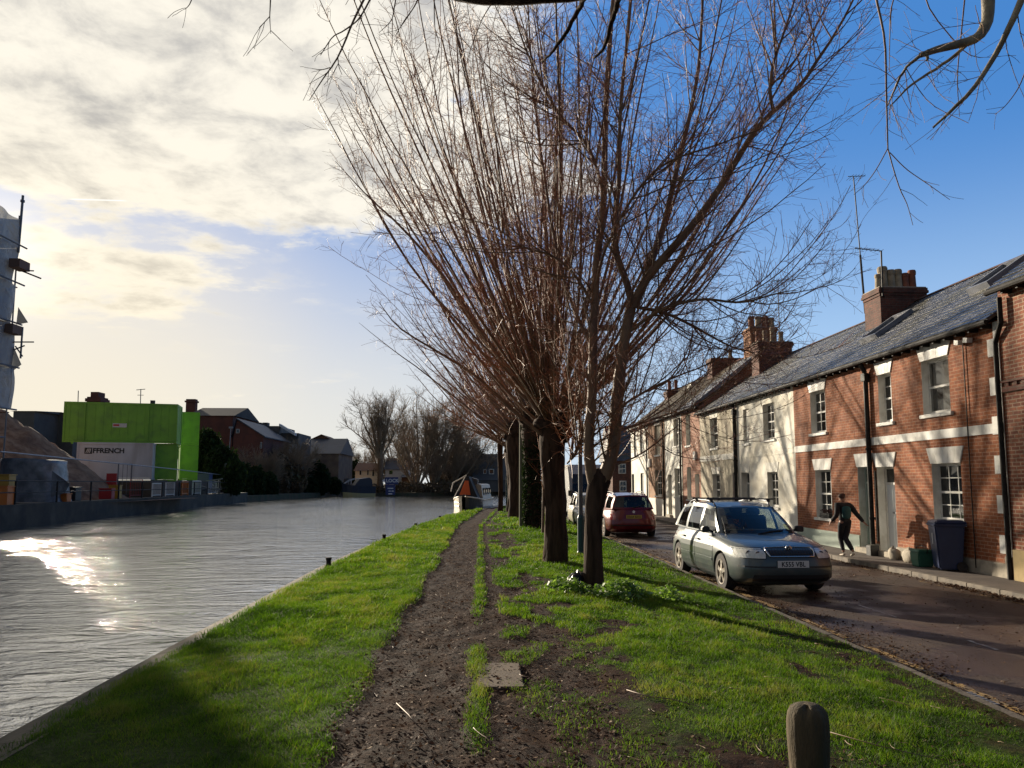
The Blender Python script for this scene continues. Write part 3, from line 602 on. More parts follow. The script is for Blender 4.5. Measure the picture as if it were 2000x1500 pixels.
def house(name,label,pr,pl,ze,rz,wallm,ops,roofm='slate_roof',y0=None,y1=None,plinth=None,band=None,bandm='white_paint',dentils=None,gable=False,X0=None,group=None,rev=0.2,revm='white_paint'):
    y0=wy(pr,850) if y0 is None else y0; y1=wy(pl,850) if y1 is None else y1
    x=X0 or W
    root=empty(name,(x+3,(y0+y1)/2,PAVE),label,'house',group)
    mb=MB(); front_wall(mb,y0,y1,-0.5,ze,ops,x,rev)
    yb0,yb1=y0,y1
    mb.quad((x,y0,-0.5),(x+7,y0,-0.5),(x+7,y0,ze),(x,y0,ze)); mb.quad((x,y1,-0.5),(x+7,y1,-0.5),(x+7,y1,ze),(x,y1,ze))
    mb.quad((x+7,y0,-0.5),(x+7,y1,-0.5),(x+7,y1,ze),(x+7,y0,ze))
    for yy in (y0,y1): mb.add([(x,yy,ze),(x+7,yy,ze),(RID,yy,rz-0.12)],[(0,1,2)])
    mb.cur=1
    if ops: reveals(mb,ops,x,rev)
    mb.cur=2; yy=y0+0.2
    while yy<y1-0.1: mb.box(x-0.2,x-0.002,yy,yy+0.06,ze-0.14,ze-0.05); yy+=0.42
    mb.build('wall',[wallm,revm,'black_iron'],root,fixn=False)
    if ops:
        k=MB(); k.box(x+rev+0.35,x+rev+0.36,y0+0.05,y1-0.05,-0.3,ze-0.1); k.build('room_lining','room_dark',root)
    # roof: slate slabs with thickness, ragged course edge
    mb=MB(); xe=x-0.22; zb=ze+0.02; sl=(rz-zb)/(RID-xe); th=0.07
    e=0.003; A,Bq=y0+e,y1-e
    mb.add([(xe,A,zb),(RID,A,rz),(RID,A,rz-th),(xe,A,zb-th),(xe,Bq,zb),(RID,Bq,rz),(RID,Bq,rz-th),(xe,Bq,zb-th)],[(0,1,2,3),(4,5,6,7),(0,1,5,4),(3,2,6,7),(0,3,7,4),(1,2,6,5)])
    xb=RID+(RID-xe)
    mb.add([(xb,A,zb),(RID,A,rz),(RID,A,rz-th),(xb,A,zb-th),(xb,Bq,zb),(RID,Bq,rz),(RID,Bq,rz-th),(xb,Bq,zb-th)],[(0,1,2,3),(4,5,6,7),(0,1,5,4),(3,2,6,7),(0,3,7,4),(1,2,6,5)])
    rf=mb.build('roof',roofm,root)
    sb_=MB(); rs=random.Random(int(y0*10)); L_=math.hypot(RID-xe,rz-zb); ux,uz=(RID-xe)/L_,(rz-zb)/L_; nx_,nz_=-uz,ux; cr=0.21 if roofm=='slate_roof' else 0.17; ncr=int(L_/cr)
    for i in range(ncr):
        s0=i*cr-0.02; s1=s0+cr+0.03; y=A+(-0.14 if i%2 else 0)
        while y<Bq:
            wd_=0.27; ya,yb_=max(y,A),min(y+wd_-0.008,Bq); y+=wd_
            if yb_-ya<0.03: continue
            h0=0.020+rs.uniform(0,0.010); h1_=0.004+rs.uniform(0,0.004); jt=rs.uniform(-0.012,0.006); t2=rs.uniform(-0.004,0.004)
            P_=lambda s,yy,h:(xe+ux*s+nx_*h,yy,zb+uz*s+nz_*h)
            a0_,a1_,a2_,a3_=P_(s0+jt,ya,h0),P_(s0+jt,yb_,h0+t2),P_(s1,yb_,h1_),P_(s1,ya,h1_)
            sb_.add([a0_,a1_,a2_,a3_,P_(s0+jt,ya,0.0),P_(s0+jt,yb_,0.0)],[(0,1,2,3),(0,4,5,1)])
    sb_.build('slates' if roofm=='slate_roof' else 'tiles',roofm,rf,fixn=False)
    mb=MB(); 
    n=int((Bq-A)/0.45)
    for i in range(n):
        q0=A+(Bq-A)*i/n; q1=A+(Bq-A)*(i+1)/n-0.008
        mb.add([(RID-0.14,q0,rz-0.05),(RID,q0,rz+0.045),(RID+0.14,q0,rz-0.05),(RID-0.14,q1,rz-0.05),(RID,q1,rz+0.045),(RID+0.14,q1,rz-0.05)],[(0,1,2),(3,4,5),(0,1,4,3),(1,2,5,4)])
    mb.build('ridge_tiles','dark_brick' if roofm=='slate_roof' else 'terracotta',rf)
    # gutter and rafter ends
    g=MB(); g.tube([(xe-0.02,A,zb-0.07),(xe-0.02,Bq,zb-0.07)],0.055,8); g.build('gutter','black_iron',root)
    if plinth:
        p=MB(); segs=[y0+0.004]
        for o in sorted([o for o in ops if o['z0']<plinth[0]],key=lambda o:o['y0']): segs+=[o['y0']-0.01,o['y1']+0.01]
        segs.append(y1-0.004)
        for i in range(0,len(segs),2):
            if segs[i+1]>segs[i]+0.03: p.box(x-0.03,x+0.01,segs[i],segs[i+1],-0.4,plinth[0])
        p.build('plinth',plinth[1],root)
    if band:
        p=MB(); p.box(x-0.03,x+0.01,y0+0.004,y1-0.004,band[0],band[1]); p.build('string_course',bandm,root)
    return root,rf,(y0,y1)
def chimney(rf,x0,x1,y0,y1,zb,zt,mt,pots,corbel=True,name='chimney'):
    mb=MB(); mb.box(x0,x1,y0,y1,zb,zt-0.26)
    h=zt-0.26
    for i,g in enumerate((0.03,0.07,0.05)): mb.box(x0-g,x1+g,y0-g,y1+g,h+i*0.085,h+(i+1)*0.085-0.002)
    c=mb.build(name,mt,rf)
    for i,(u,hh,r_,mm,v) in enumerate(pots):
        p=MB(); cx=x0+(x1-x0)*u; cy=y0+(y1-y0)*v
        p.lathe([(r_,0),(r_*0.95,0.06),(r_*0.82,hh*0.75),(r_*0.95,hh*0.8),(r_*0.98,hh*0.93),(r_*0.85,hh),(r_*0.7,hh),(r_*0.65,hh*0.8)],c=(cx,cy,zt-0.008),n=12)
        p.build('chimney_pot',mm,c,smooth=False)
    f=MB(); f.box(x0-0.02,x1+0.02,y0-0.02,y1+0.02,zt-0.004,zt+0.03); f.build('flaunching','old_stone',c)
    return c
ZE=4.88; RZ=7.33
# --- painted brick house with quoins
def o_lint(o,h=0.34): o['lint']=h; return o
y14=wy(1967); 
upw=opn(1809,1863,697,806); ups=opn(1722,1748,728,824); low=opn(1819,1876,905,1018); dr=opn(1711.5,1745,912,None)
h1,rf1,(a1,b1)=house('terraced_house','brown painted brick house with white quoins up its right edge and white trapezoid lintels',1967,1697,ZE,RZ,'painted_brick',[upw,ups,low,dr],y0=y14,plinth=(PAVE+0.28,'old_stone'),band=(2.63,2.83))
uw=sash(h1,upw,W,0.2,bars=(1,2),lint=0.36,label='large upper sash window with a pale slatted blind')
for ch_ in uw.children:
    if ch_.name.startswith('pane'): ch_.data.materials[0]=MATS['clear_glass']
k=MB(); a_,b_,c_,d_=upw['y0'],upw['y1'],upw['z0'],upw['z1']; z=d_-0.05
while z>c_+0.06:
    y1_=b_-0.04 if z>(c_+d_)/2+0.02 else a_+(b_-a_)*0.64
    k.quad((W+0.245,a_+0.04,z),(W+0.245,y1_,z),(W+0.262,y1_,z-0.052),(W+0.262,a_+0.04,z-0.052)); z-=0.05
k.build('blind','blind',uw); sash(h1,ups,W,0.2,bars=(2,4),lint=0.33); sash(h1,low,W,0.2,bars=(3,4),lint=0.36,curt=0.16,label='ground floor sash window over the blue bin')
d_=door(h1,dr,W,0.24,'white_door_paint','white panelled door right of the drainpipe'); lintel(dr,W,d_,0.36)
mb=MB()                                             # quoins
z=-0.15; i=0
while z<4.75:
    wd=0.34 if i%2 else 0.15
    hgt=0.36 if i%2 else 0.42
    mb.box(W-0.022,W+0.01,a1+0.002,a1+wd,z,min(z+hgt-0.003,4.85)); z+=hgt; i+=1
mb.build('quoin','white_paint',h1)
mb=MB(); mb.box(W-0.032,W+0.0,a1+0.001,a1+0.2,-0.2,0.22); mb.build('corner_stone','old_stone',h1)
mb=MB(); yc=wy(1897); mb.tube([(W-0.035,yc,4.7),(W-0.035,yc,-0.1)],0.012,6); mb.build('cable','black_iron',h1)
def skylight(rf,y0,y1,x0,x1,ze,rz,up=0.10,opened=True):
    sl=(rz-ze)/(RID-(W-0.22)); zf=lambda x:ze+0.02+(x-(W-0.22))*sl
    f=MB(); L=math.hypot(1,sl); nx,nz=-sl/L,1/L
    def P(x,y,h): return (x+nx*h,y,zf(x)+nz*h)
    def slabq(xa,xb,ya,yb,h0,h1): f.add([P(xa,ya,h0),P(xb,ya,h0),P(xb,yb,h0),P(xa,yb,h0),P(xa,ya,h1),P(xb,ya,h1),P(xb,yb,h1),P(xa,yb,h1)],[(0,1,2,3),(4,5,6,7),(0,1,5,4),(1,2,6,5),(2,3,7,6),(3,0,4,7)])
    w_=0.07; slabq(x0,x1,y0,y0+w_,0,up); slabq(x0,x1,y1-w_,y1,0,up); slabq(x0,x0+w_,y0+w_,y1-w_,0,up); slabq(x1-w_,x1,y0+w_,y1-w_,0,up)
    s=f.build('skylight','lead',rf)
    f=MB(); slabq(x0+w_,x1-w_,y0+w_,y1-w_,up*0.5,up*0.6); f.build('pane','window_glass',s)
skylight(rf1,17.3,18.1,12.0,13.0,ZE,RZ,0.16); 
chimney(rf1,12.4,13.85,23.0,24.0,6.2,7.72,'dark_brick',[(0.09,0.62,0.13,'buff_pot',0.3),(0.27,0.82,0.15,'buff_pot',0.5),(0.45,0.72,0.14,'buff_pot',0.5),(0.60,0.74,0.13,'buff_pot',0.5),(0.74,0.62,0.12,'terracotta',0.5),(0.9,0.72,0.13,'terracotta',0.5)]) if False else None
# --- second brick house
d2=opn(1674,1700.5,912,None); lw2=opn(1591,1621.7,918,1011); up2=opn(1587,1616.5,762,845)
h2,rf2,(a2,b2)=house('terraced_house','brown brick house between the iron drainpipe and the white houses with a pale green door',1697,1552,ZE,RZ,'painted_brick',[d2,lw2,up2],plinth=(0.24,'pale_green_paint'),band=(2.63,2.83))
sash(h2,lw2,W,0.2,bars=(3,4),lint=0.34,curt=0.2); sash(h2,up2,W,0.2,bars=(3,4),lint=0.34,curt=0.24); d_=door(h2,d2,W,0.24,'pale_green_paint','pale green panelled door left of the drainpipe',case='pale_green_paint'); lintel(d2,W,d_,0.36)
skylight(rf2,21.2,22.2,11.3,12.4,ZE,RZ,0.14)
POTS=[(0.09,0.5,0.12,'buff_pot',0.3),(0.26,0.80,0.16,'buff_pot',0.5),(0.44,0.70,0.15,'buff_pot',0.5),(0.60,0.72,0.14,'buff_pot',0.5),(0.76,0.60,0.13,'terracotta',0.5),(0.92,0.70,0.13,'terracotta',0.5)]
c1=chimney(rf2,12.4,13.85,23.0,24.0,6.2,7.72,'dark_brick',POTS)
# --- white house
u3=opn(1493,1515,787,858); u3b=opn(1454,1465,798,866,blind=True); l3=opn(1497.5,1518,922,990); d3=opn(1447,1462.5,923,None)
h3,rf3,_=house('terraced_house','cream white stuccoed house with a window above a window right of the drainpipe',1552,1438,ZE,RZ,'stucco',[u3,u3b,l3,d3],plinth=(0.0,'stucco'),revm='white_render')
sash(h3,u3,W,0.2,bars=(3,4),curt=0.2); sash(h3,l3,W,0.2,bars=(3,4),curt=0.15); d_=door(h3,d3,W,0.24,'grey_door_paint','grey door of the cream white house')
for o in (l3,d3): lintel(o,W,h3,0.34,'white_render',0.015)
mb=MB(); mb.box(W-0.06,W+0.05,u3b['y0']-0.08,u3b['y1']+0.08,u3b['z0']-0.085,u3b['z0']-0.003); mb.build('sill','white_paint',h3)
mb=MB(); mb.box(W-0.012,W+0.01,wy(1552)+0.004,wy(1438)-0.004,2.62,2.66); mb.build('string_course','stucco',h3)
# --- grey cream house
u4=opn(1389,1403,816,875); l4=opn(1391,1405,926,988); d4=opn(1430,1440.5,924,None)
h4,rf4,_=house('terraced_house','grey cream rendered house with a bright red door left of the drainpipe',1438,1367,ZE,RZ,'cream_render',[u4,l4,d4],band=(2.62,2.86),bandm='white_render',revm='white_render')
sash(h4,u4,W,0.2,bars=(2,4),curt=0.22); sash(h4,l4,W,0.2,bars=(2,4)); door(h4,d4,W,0.24,'red_door_paint','bright red door')
for o in (u4,l4): lintel(o,W,h4,0.3,'white_render',0.015,False)
chimney(rf4,12.2,13.7,33.0,33.9,6.3,7.85,'dark_brick',[(0.1,0.55,0.12,'terracotta',0.5),(0.32,0.6,0.12,'buff_pot',0.5),(0.55,0.75,0.13,'buff_pot',0.5),(0.8,0.55,0.12,'buff_pot',0.5)])
# --- left group, taller eaves
ZE2=5.26; RZ2=8.1
u5=opn(1341,1349.6,808,870); l5=opn(1341,1349,912,975); d5=opn(1356.5,1365,926,None)
h5,rf5,(a5,b5)=house('terraced_house','narrow red brick house with a dark red door and a white alarm box',1367,1331,ZE2,RZ2,'mortar_brick',[u5,l5,d5],revm='white_render')
sash(h5,u5,W,0.2,bars=(1,2)); sash(h5,l5,W,0.2,bars=(1,2)); door(h5,d5,W,0.2,'red_door_paint','dark red arched door')
mb=MB(); p_=at(1359,890,X=W); mb.box(W-0.1,W-0.002,p_[1]-0.15,p_[1]+0.15,p_[2]-0.2,p_[2]+0.2); mb.build('alarm_box','white_paint',h5)
mb=MB(); mb.add([(W-0.25,a5-0.14,ZE2-0.1),(RID,a5-0.14,RZ2-0.1),(RID,a5+0.14,RZ2-0.1),(W-0.25,a5+0.14,ZE2-0.1),(W-0.25,a5-0.14,ZE2+0.14),(RID,a5-0.14,RZ2+0.14),(RID,a5+0.14,RZ2+0.14),(W-0.25,a5+0.14,ZE2+0.14)],[(0,1,2,3),(4,5,6,7),(0,1,5,4),(1,2,6,5),(2,3,7,6),(3,0,4,7)]); mb.build('coping','lead',rf5)
chimney(rf5,13.35,14.65,37.1,38.2,7.6,9.35,'orange_brick',[(0.12,0.60,0.17,'terracotta',0.3),(0.4,0.62,0.18,'buff_pot',0.3),(0.66,0.62,0.18,'terracotta',0.3),(0.9,0.56,0.17,'buff_pot',0.3),(0.25,0.58,0.16,'terracotta',0.75),(0.75,0.58,0.16,'terracotta',0.75)])
u6=opn(1316.6,1326.6,817,871); l6=opn(1317,1327,915,970); d6=opn(1304,1311,927,None)
h6,rf6,_=house('terraced_house','white painted house with arched windows between two brick houses',1331,1298,ZE2,RZ2,'white_render',[u6,l6,d6],roofm='tile_roof',revm='white_render')
sash(h6,u6,W,0.2,bars=(3,4)); sash(h6,l6,W,0.2,bars=(3,4)); door(h6,d6,W,0.2,'grey_door_paint','grey door of the narrow white house')
chimney(rf6,12.7,14.4,45.0-3.5,45.9-3.5,7.4,8.5,'dark_brick',[(0.7,0.55,0.12,'buff_pot',0.5)])
u7=opn(1280,1291,830,888,blind=True); l7=opn(1279,1292,918,968)
h7,rf7,_=house('terraced_house','light chequered brick house with a blocked upper window and a white lower wall',1298,1265,ZE2,RZ2,'chequer_brick',[u7,l7],roofm='tile_roof',plinth=(0.75,'white_render'),revm='cream_render')
sash(h7,l7,W,0.2,bars=(3,4)); 
mb=MB(); mb.box(W-0.06,W+0.05,u7['y0']-0.1,u7['y1']+0.1,u7['z0']-0.1,u7['z0']-0.003); mb.box(W-0.04,W+0.01,u7['y0']-0.05,u7['y1']+0.05,u7['z1']+0.003,u7['z1']+0.45); mb.build('window_trim','white_paint',h7)
mb=MB(); p_=at(1270,904,X=W); mb.box(W-0.12,W-0.002,p_[1]-0.3,p_[1]+0.3,p_[2]-0.25,p_[2]+0.25); mb.build('wall_box','white_paint',h7)
chimney(rf7,12.8,13.6,46.0,46.9,7.0,7.75,'white_render',[])
u8=opn(1238.7,1244.5,843,891,blind=True); u8b=opn(1250.7,1257,840,888,blind=True); l8=opn(1250.7,1257,924,965,blind=True); d8=opn(1233.5,1238,926,None)
h8,rf8,_=house('terraced_house','white end house at the far left of the terrace with two narrow upper windows',1265,1232,ZE2,RZ2,'white_render',[u8,u8b,l8,d8],roofm='tile_roof',revm='grey_door_paint')
door(h8,d8,W,0.2,'grey_door_paint','grey door of the end house')
for o in (u8,u8b): 
    mb=MB(); mb.box(W-0.06,W+0.05,o['y0']-0.08,o['y1']+0.08,o['z0']-0.085,o['z0']-0.003); mb.build('sill','white_paint',h8)
chimney(rf8,12.4,13.3,50.3,51.4,6.9,7.75,'dark_brick',[(0.25,0.75,0.13,'terracotta',0.5),(0.75,0.8,0.13,'terracotta',0.5)])
# --- taller brick house at the right edge of the frame
X0=W-0.06
h0,rf0,(a0,b0)=house('terraced_house','taller red brick house at the right edge with a yellow rendered base',3000,1967,5.42,8.1,'mortar_brick',[],y0=8.0,y1=y14-0.12,X0=X0)
mb=MB(); mb.box(X0-0.035,X0+0.01,8.01,y14-0.125,-0.4,0.38); mb.build('plinth','yellow_render',h0)
mb=MB(); mb.box(X0-0.05,X0+0.01,8.01,y14-0.125,3.40,3.50)
for i in range(28): mb.box(X0-0.035,X0+0.01,8.1+i*0.23,8.21+i*0.23,3.505,3.58)
mb.box(X0-0.06,X0+0.01,8.01,y14-0.125,3.585,3.63); mb.build('string_course','dark_brick',h0)
# rainwater pipes belong to the houses
def pipe(root,y,z0,z1,r=0.05,off=0.07,mt='black_iron',hopper=True,name='drainpipe'):
    mb=MB(); mb.tube([(W-off,y,z0),(W-off,y,z1)],r,10)
    z=z0+0.9
    while z<z1-0.3: mb.tube([(W-off,y,z),(W-off,y,z+0.06)],r*1.3,10); z+=1.8
    if hopper: mb.tube([(W-off,y,z1),(W-0.2,y,z1+0.22)],r,8); mb.box(W-off-0.08,W-off+0.06,y-0.1,y+0.1,z1-0.22,z1-0.02)
    return mb.build(name,mt,root,smooth=False)
pipe(h1,b1-0.12,-0.2,4.55,0.062,0.085); pipe(h1,b1-0.34,0.15,1.95,0.028,0.05,hopper=False,name='waste_pipe')
pipe(h3,wy(1440.5),-0.2,4.6,0.07,0.09)
mb=MB(); pp=[(X0-0.1,y14-0.30,5.25),(X0-0.1,y14-0.30,4.75),(W-0.1,y14-0.02,4.4),(W-0.1,y14-0.02,-0.2)]; mb.tube(pp,0.05,10); mb.build('drainpipe','black_iron',h0)
pipe(h5,wy(1331.5),-0.2,5.0,0.05,0.07,hopper=False); pipe(h7,wy(1298),-0.2,5.0,0.05,0.07,hopper=False); pipe(h8,wy(1265.5),-0.2,5.0,0.045,0.07,hopper=False)
mb=MB()                                            # security lights under the eaves
for px in (1880,1898): y=wy(px,655); mb.obox((W-0.1,y,4.62),(0.06,0.07,0.05),rx=0.2)
mb.build('floodlight','white_paint',h1)
# --- aerials on the big chimney
a=empty('television_aerial',(12.38,24.05,6.3),'very tall leaning aerial mast strapped to the large six-pot chimney','aerial')
top=at(1667,345,Y=24.2); bot=at(1690,612,Y=24.05); md=[bot[i]+(top[i]-bot[i])*0.42 for i in range(3)]
mb=MB(); mb.tube([bot,md],0.035,8); mb.tube([md,top],0.018,6); mb.build('mast','black_iron',a)
mb=MB()
for k in range(5): z=top[2]-0.03; x=top[0]-0.12+0.1*k; mb.tube([(x,top[1]-0.25,z),(x,top[1]+0.25,z)],0.008,4)
mb.tube([(top[0]-0.2,top[1],top[2]),(top[0]+0.4,top[1],top[2]+0.03)],0.012,5); mb.build('antenna_head','black_iron',a)
a=empty('television_aerial',(12.75,22.9,6.9),'shorter bent aerial with a long horizontal boom on the large six-pot chimney','aerial')
q0=at(1724,578,Y=22.9); q1=at(1721,490,Y=22.9); q2=at(1670,485,Y=22.9)
mb=MB(); mb.tube([q0,q1],0.025,6); mb.tube([q0,(q0[0]+0.15,23.05,q0[2])],0.02,6); mb.build('mast','black_iron',a)
mb=MB(); mb.tube([q1,q2],0.016,5)
for k in range(7): t_=k/6; x=q1[0]+(q2[0]-q1[0])*t_; z=q1[2]+(q2[2]-q1[2])*t_; mb.tube([(x,q1[1]-0.14,z),(x,q1[1]+0.14,z)],0.008,4)
mb.build('boom','black_iron',a)
a=empty('television_aerial',(13.9,37.5,9.4),'small aerial on the orange brick chimney stack','aerial'); q=at(1519,548,Y=37.5); 
mb=MB(); mb.tube([(q[0],37.5,9.36),(q[0],37.5,q[2])],0.025,5); mb.build('mast','black_iron',a)
mb=MB(); mb.tube([(q[0]-0.3,37.5,q[2]-0.05),(q[0]+0.3,37.5,q[2]+0.05)],0.015,4)
for k in range(5): mb.tube([(q[0]-0.25+0.12*k,37.3,q[2]),(q[0]-0.25+0.12*k,37.7,q[2])],0.012,4)
mb.build('antenna_head','black_iron',a)
# --- brick house across the end of the street
e=empty('brick_house',(13.3,76,PAVE),'dark brick house facing down the street behind the end of the terrace','house')
xL,xR=at(1120,900,Y=74)[0],17.0; zE=at(1205,900,Y=74)[2]; zR=at(1205,866,Y=74)[2]+0.6
xL=at(1196,900,Y=74)[0]
mb=MB(); mb.box(xL,xR,74,81,-0.3,zE); mb.build('wall','dark_brick',e)
mb=MB(); mb.add([(xL-0.2,73.8,zE),(xR+0.2,73.8,zE),(xR+0.2,77.5,zR+1.4),(xL-0.2,77.5,zR+1.4),(xL-0.2,81.2,zE),(xR+0.2,81.2,zE)],[(0,1,2,3),(3,2,5,4),(0,3,4),(1,5,2),(0,1,5,4)]); mb.build('roof','slate_roof',e)
for (l,r,t_,bb) in ((1208,1222,906,925),(1210,1223,939,960)):
    p0=at(l,bb,Y=74); p1=at(r,t_,Y=74); mb=MB(); mb.box(p0[0],p1[0],73.93,74.05,p0[2],p1[2]); f=mb.build('window','white_paint',e)
    g=MB(); dx_=(p1[0]-p0[0]); 
    for i in range(2):
        for j in range(2): g.box(p0[0]+dx_*(0.1+0.43*i),p0[0]+dx_*(0.47+0.43*i),73.9,73.928,p0[2]+(p1[2]-p0[2])*(0.08+0.47*j),p0[2]+(p1[2]-p0[2])*(0.46+0.47*j))
    g.build('pane','window_glass',f)
# ---------------------------------------------------------------- vehicles
mat('grey_green_paint',(0.052,0.070,0.072),rough=0.36,metal=0.2,coat=0.5,stain=((0.15,0.14,0.12),3.0,0.35))
mat('red_paint',(0.13,0.005,0.008),rough=0.3,metal=0.2,coat=0.6)
mat('cream_paint',(0.55,0.50,0.40),rough=0.35,coat=0.4)
mat('van_paint',(0.42,0.42,0.42),rough=0.4,coat=0.3,c2=(0.36,0.35,0.34),ns=2)
mat('black_plastic',(0.016,0.016,0.017),rough=0.5)
mat('rubber',(0.016,0.015,0.015),rough=0.85,c2=(0.05,0.04,0.035),ns=8.0)
mat('alloy',(0.40,0.38,0.36),rough=0.38,metal=0.7,c2=(0.26,0.22,0.18),ns=9.0)
mat('chrome',(0.62,0.62,0.62),rough=0.18,metal=1.0)
mat('lamp_lens',(0.72,0.72,0.66),rough=0.15,coat=1.0,c2=(0.58,0.58,0.54),ns=14.0)
mat('lamp_bowl',(0.16,0.16,0.17),rough=0.15,metal=0.6,coat=1.0)
mat('red_lens',(0.30,0.02,0.015),rough=0.15,coat=1.0)
mat('plate_white',(0.60,0.60,0.58),rough=0.4); mat('plate_yellow',(0.50,0.36,0.05),rough=0.4); mat('plate_ink',(0.012,0.012,0.012),rough=0.5)
mat('seat_cloth',(0.035,0.038,0.042),rough=0.9)
ZK=[.17,.22,.30,.42,.55,.64,.70,.76,.82,.87,.91,.94]
LFv=[2.02,2.16,2.25,2.285,2.28,2.26,2.22,2.14,1.97,1.70,1.32,1.05]; LRv=[1.95,2.12,2.24,2.285,2.285,2.275,2.26,2.245,2.23,2.22,2.21,2.19]
WDv=[.78,.83,.865,.885,.888,.886,.88,.868,.85,.83,.805,.78]; NNv=[5.5,6,6,5.6,5.2,5.0,4.8,4.6,4.4,4.2,4.2,4.2]
cLf=lambda z:float(np.interp(z,ZK,LFv)); cLr=lambda z:float(np.interp(z,ZK,LRv)); cW=lambda z:float(np.interp(z,ZK,WDv)); cN=lambda z:float(np.interp(z,ZK,NNv))
def end_x(y,z,sg): n=cN(z); L=cLf(z) if sg>0 else cLr(z); return sg*L*max(0.0,1-(abs(y)/cW(z))**n)**(1/n)
def side_y(x,z,sg): n=cN(z); L=cLf(z) if x>0 else cLr(z); return sg*cW(z)*max(0.0,1-(abs(x)/L)**n)**(1/n)
def sharp(o,a=35):
    try: o.data.set_sharp_from_angle(angle=R(a))
    except Exception: pass
    return o
def end_patch(mb,rows,sg,off=0.006,nc=10):
    """rows: (z, yleft, yright); a curved pane laid on the nose or tail with its own rim"""
    g=[]
    for z,l,r in rows: g.append([(end_x(l+(r-l)*i/nc,z,sg)+sg*off,l+(r-l)*i/nc,z) for i in range(nc+1)])
    b=[[(p[0]-sg*(off+0.02),p[1],p[2]) for p in row] for row in g]
    for i in range(len(g)-1):
        for j in range(nc): mb.quad(g[i][j],g[i][j+1],g[i+1][j+1],g[i+1][j])
    for j in range(nc): mb.quad(g[0][j],g[0][j+1],b[0][j+1],b[0][j]); mb.quad(g[-1][j],g[-1][j+1],b[-1][j+1],b[-1][j])
    for i in range(len(g)-1): mb.quad(g[i][0],g[i+1][0],b[i+1][0],b[i][0]); mb.quad(g[i][-1],g[i+1][-1],b[i+1][-1],b[i][-1])
def side_patch(mb,x0,x1,z0,z1,sg,off,nx=8,nz=7,zt=None):
    g=[]
    for i in range(nx+1):
        x=x0+(x1-x0)*i/nx; g.append([(x,side_y(x,z0+(z1-z0)*j/nz,sg)+sg*off,z0+(z1-z0)*j/nz) for j in range(nz+1)])
    b=[[(p[0],p[1]-sg*(off+0.012),p[2]) for p in row] for row in g]
    for i in range(nx):
        for j in range(nz): mb.quad(g[i][j],g[i+1][j],g[i+1][j+1],g[i][j+1])
    for i in range(nx): mb.quad(g[i][0],g[i+1][0],b[i+1][0],b[i][0]); mb.quad(g[i][-1],g[i+1][-1],b[i+1][-1],b[i][-1])
    for j in range(nz): mb.quad(g[0][j],g[0][j+1],b[0][j+1],b[0][j]); mb.quad(g[-1][j],g[-1][j+1],b[-1][j+1],b[-1][j])
def boolean_cut(o,cutters):
    dg=None
    for c in cutters:
        md=o.modifiers.new('b','BOOLEAN'); md.operation='DIFFERENCE'; md.object=c; md.solver='EXACT'
    bpy.context.view_layer.update(); dg=bpy.context.evaluated_depsgraph_get()
    me=bpy.data.meshes.new_from_object(o.evaluated_get(dg)); o.modifiers.clear(); old=o.data; o.data=me; me.name=old.name
    bpy.data.meshes.remove(old)
    for c in cutters: d=c.data; bpy.data.objects.remove(c); bpy.data.meshes.remove(d)
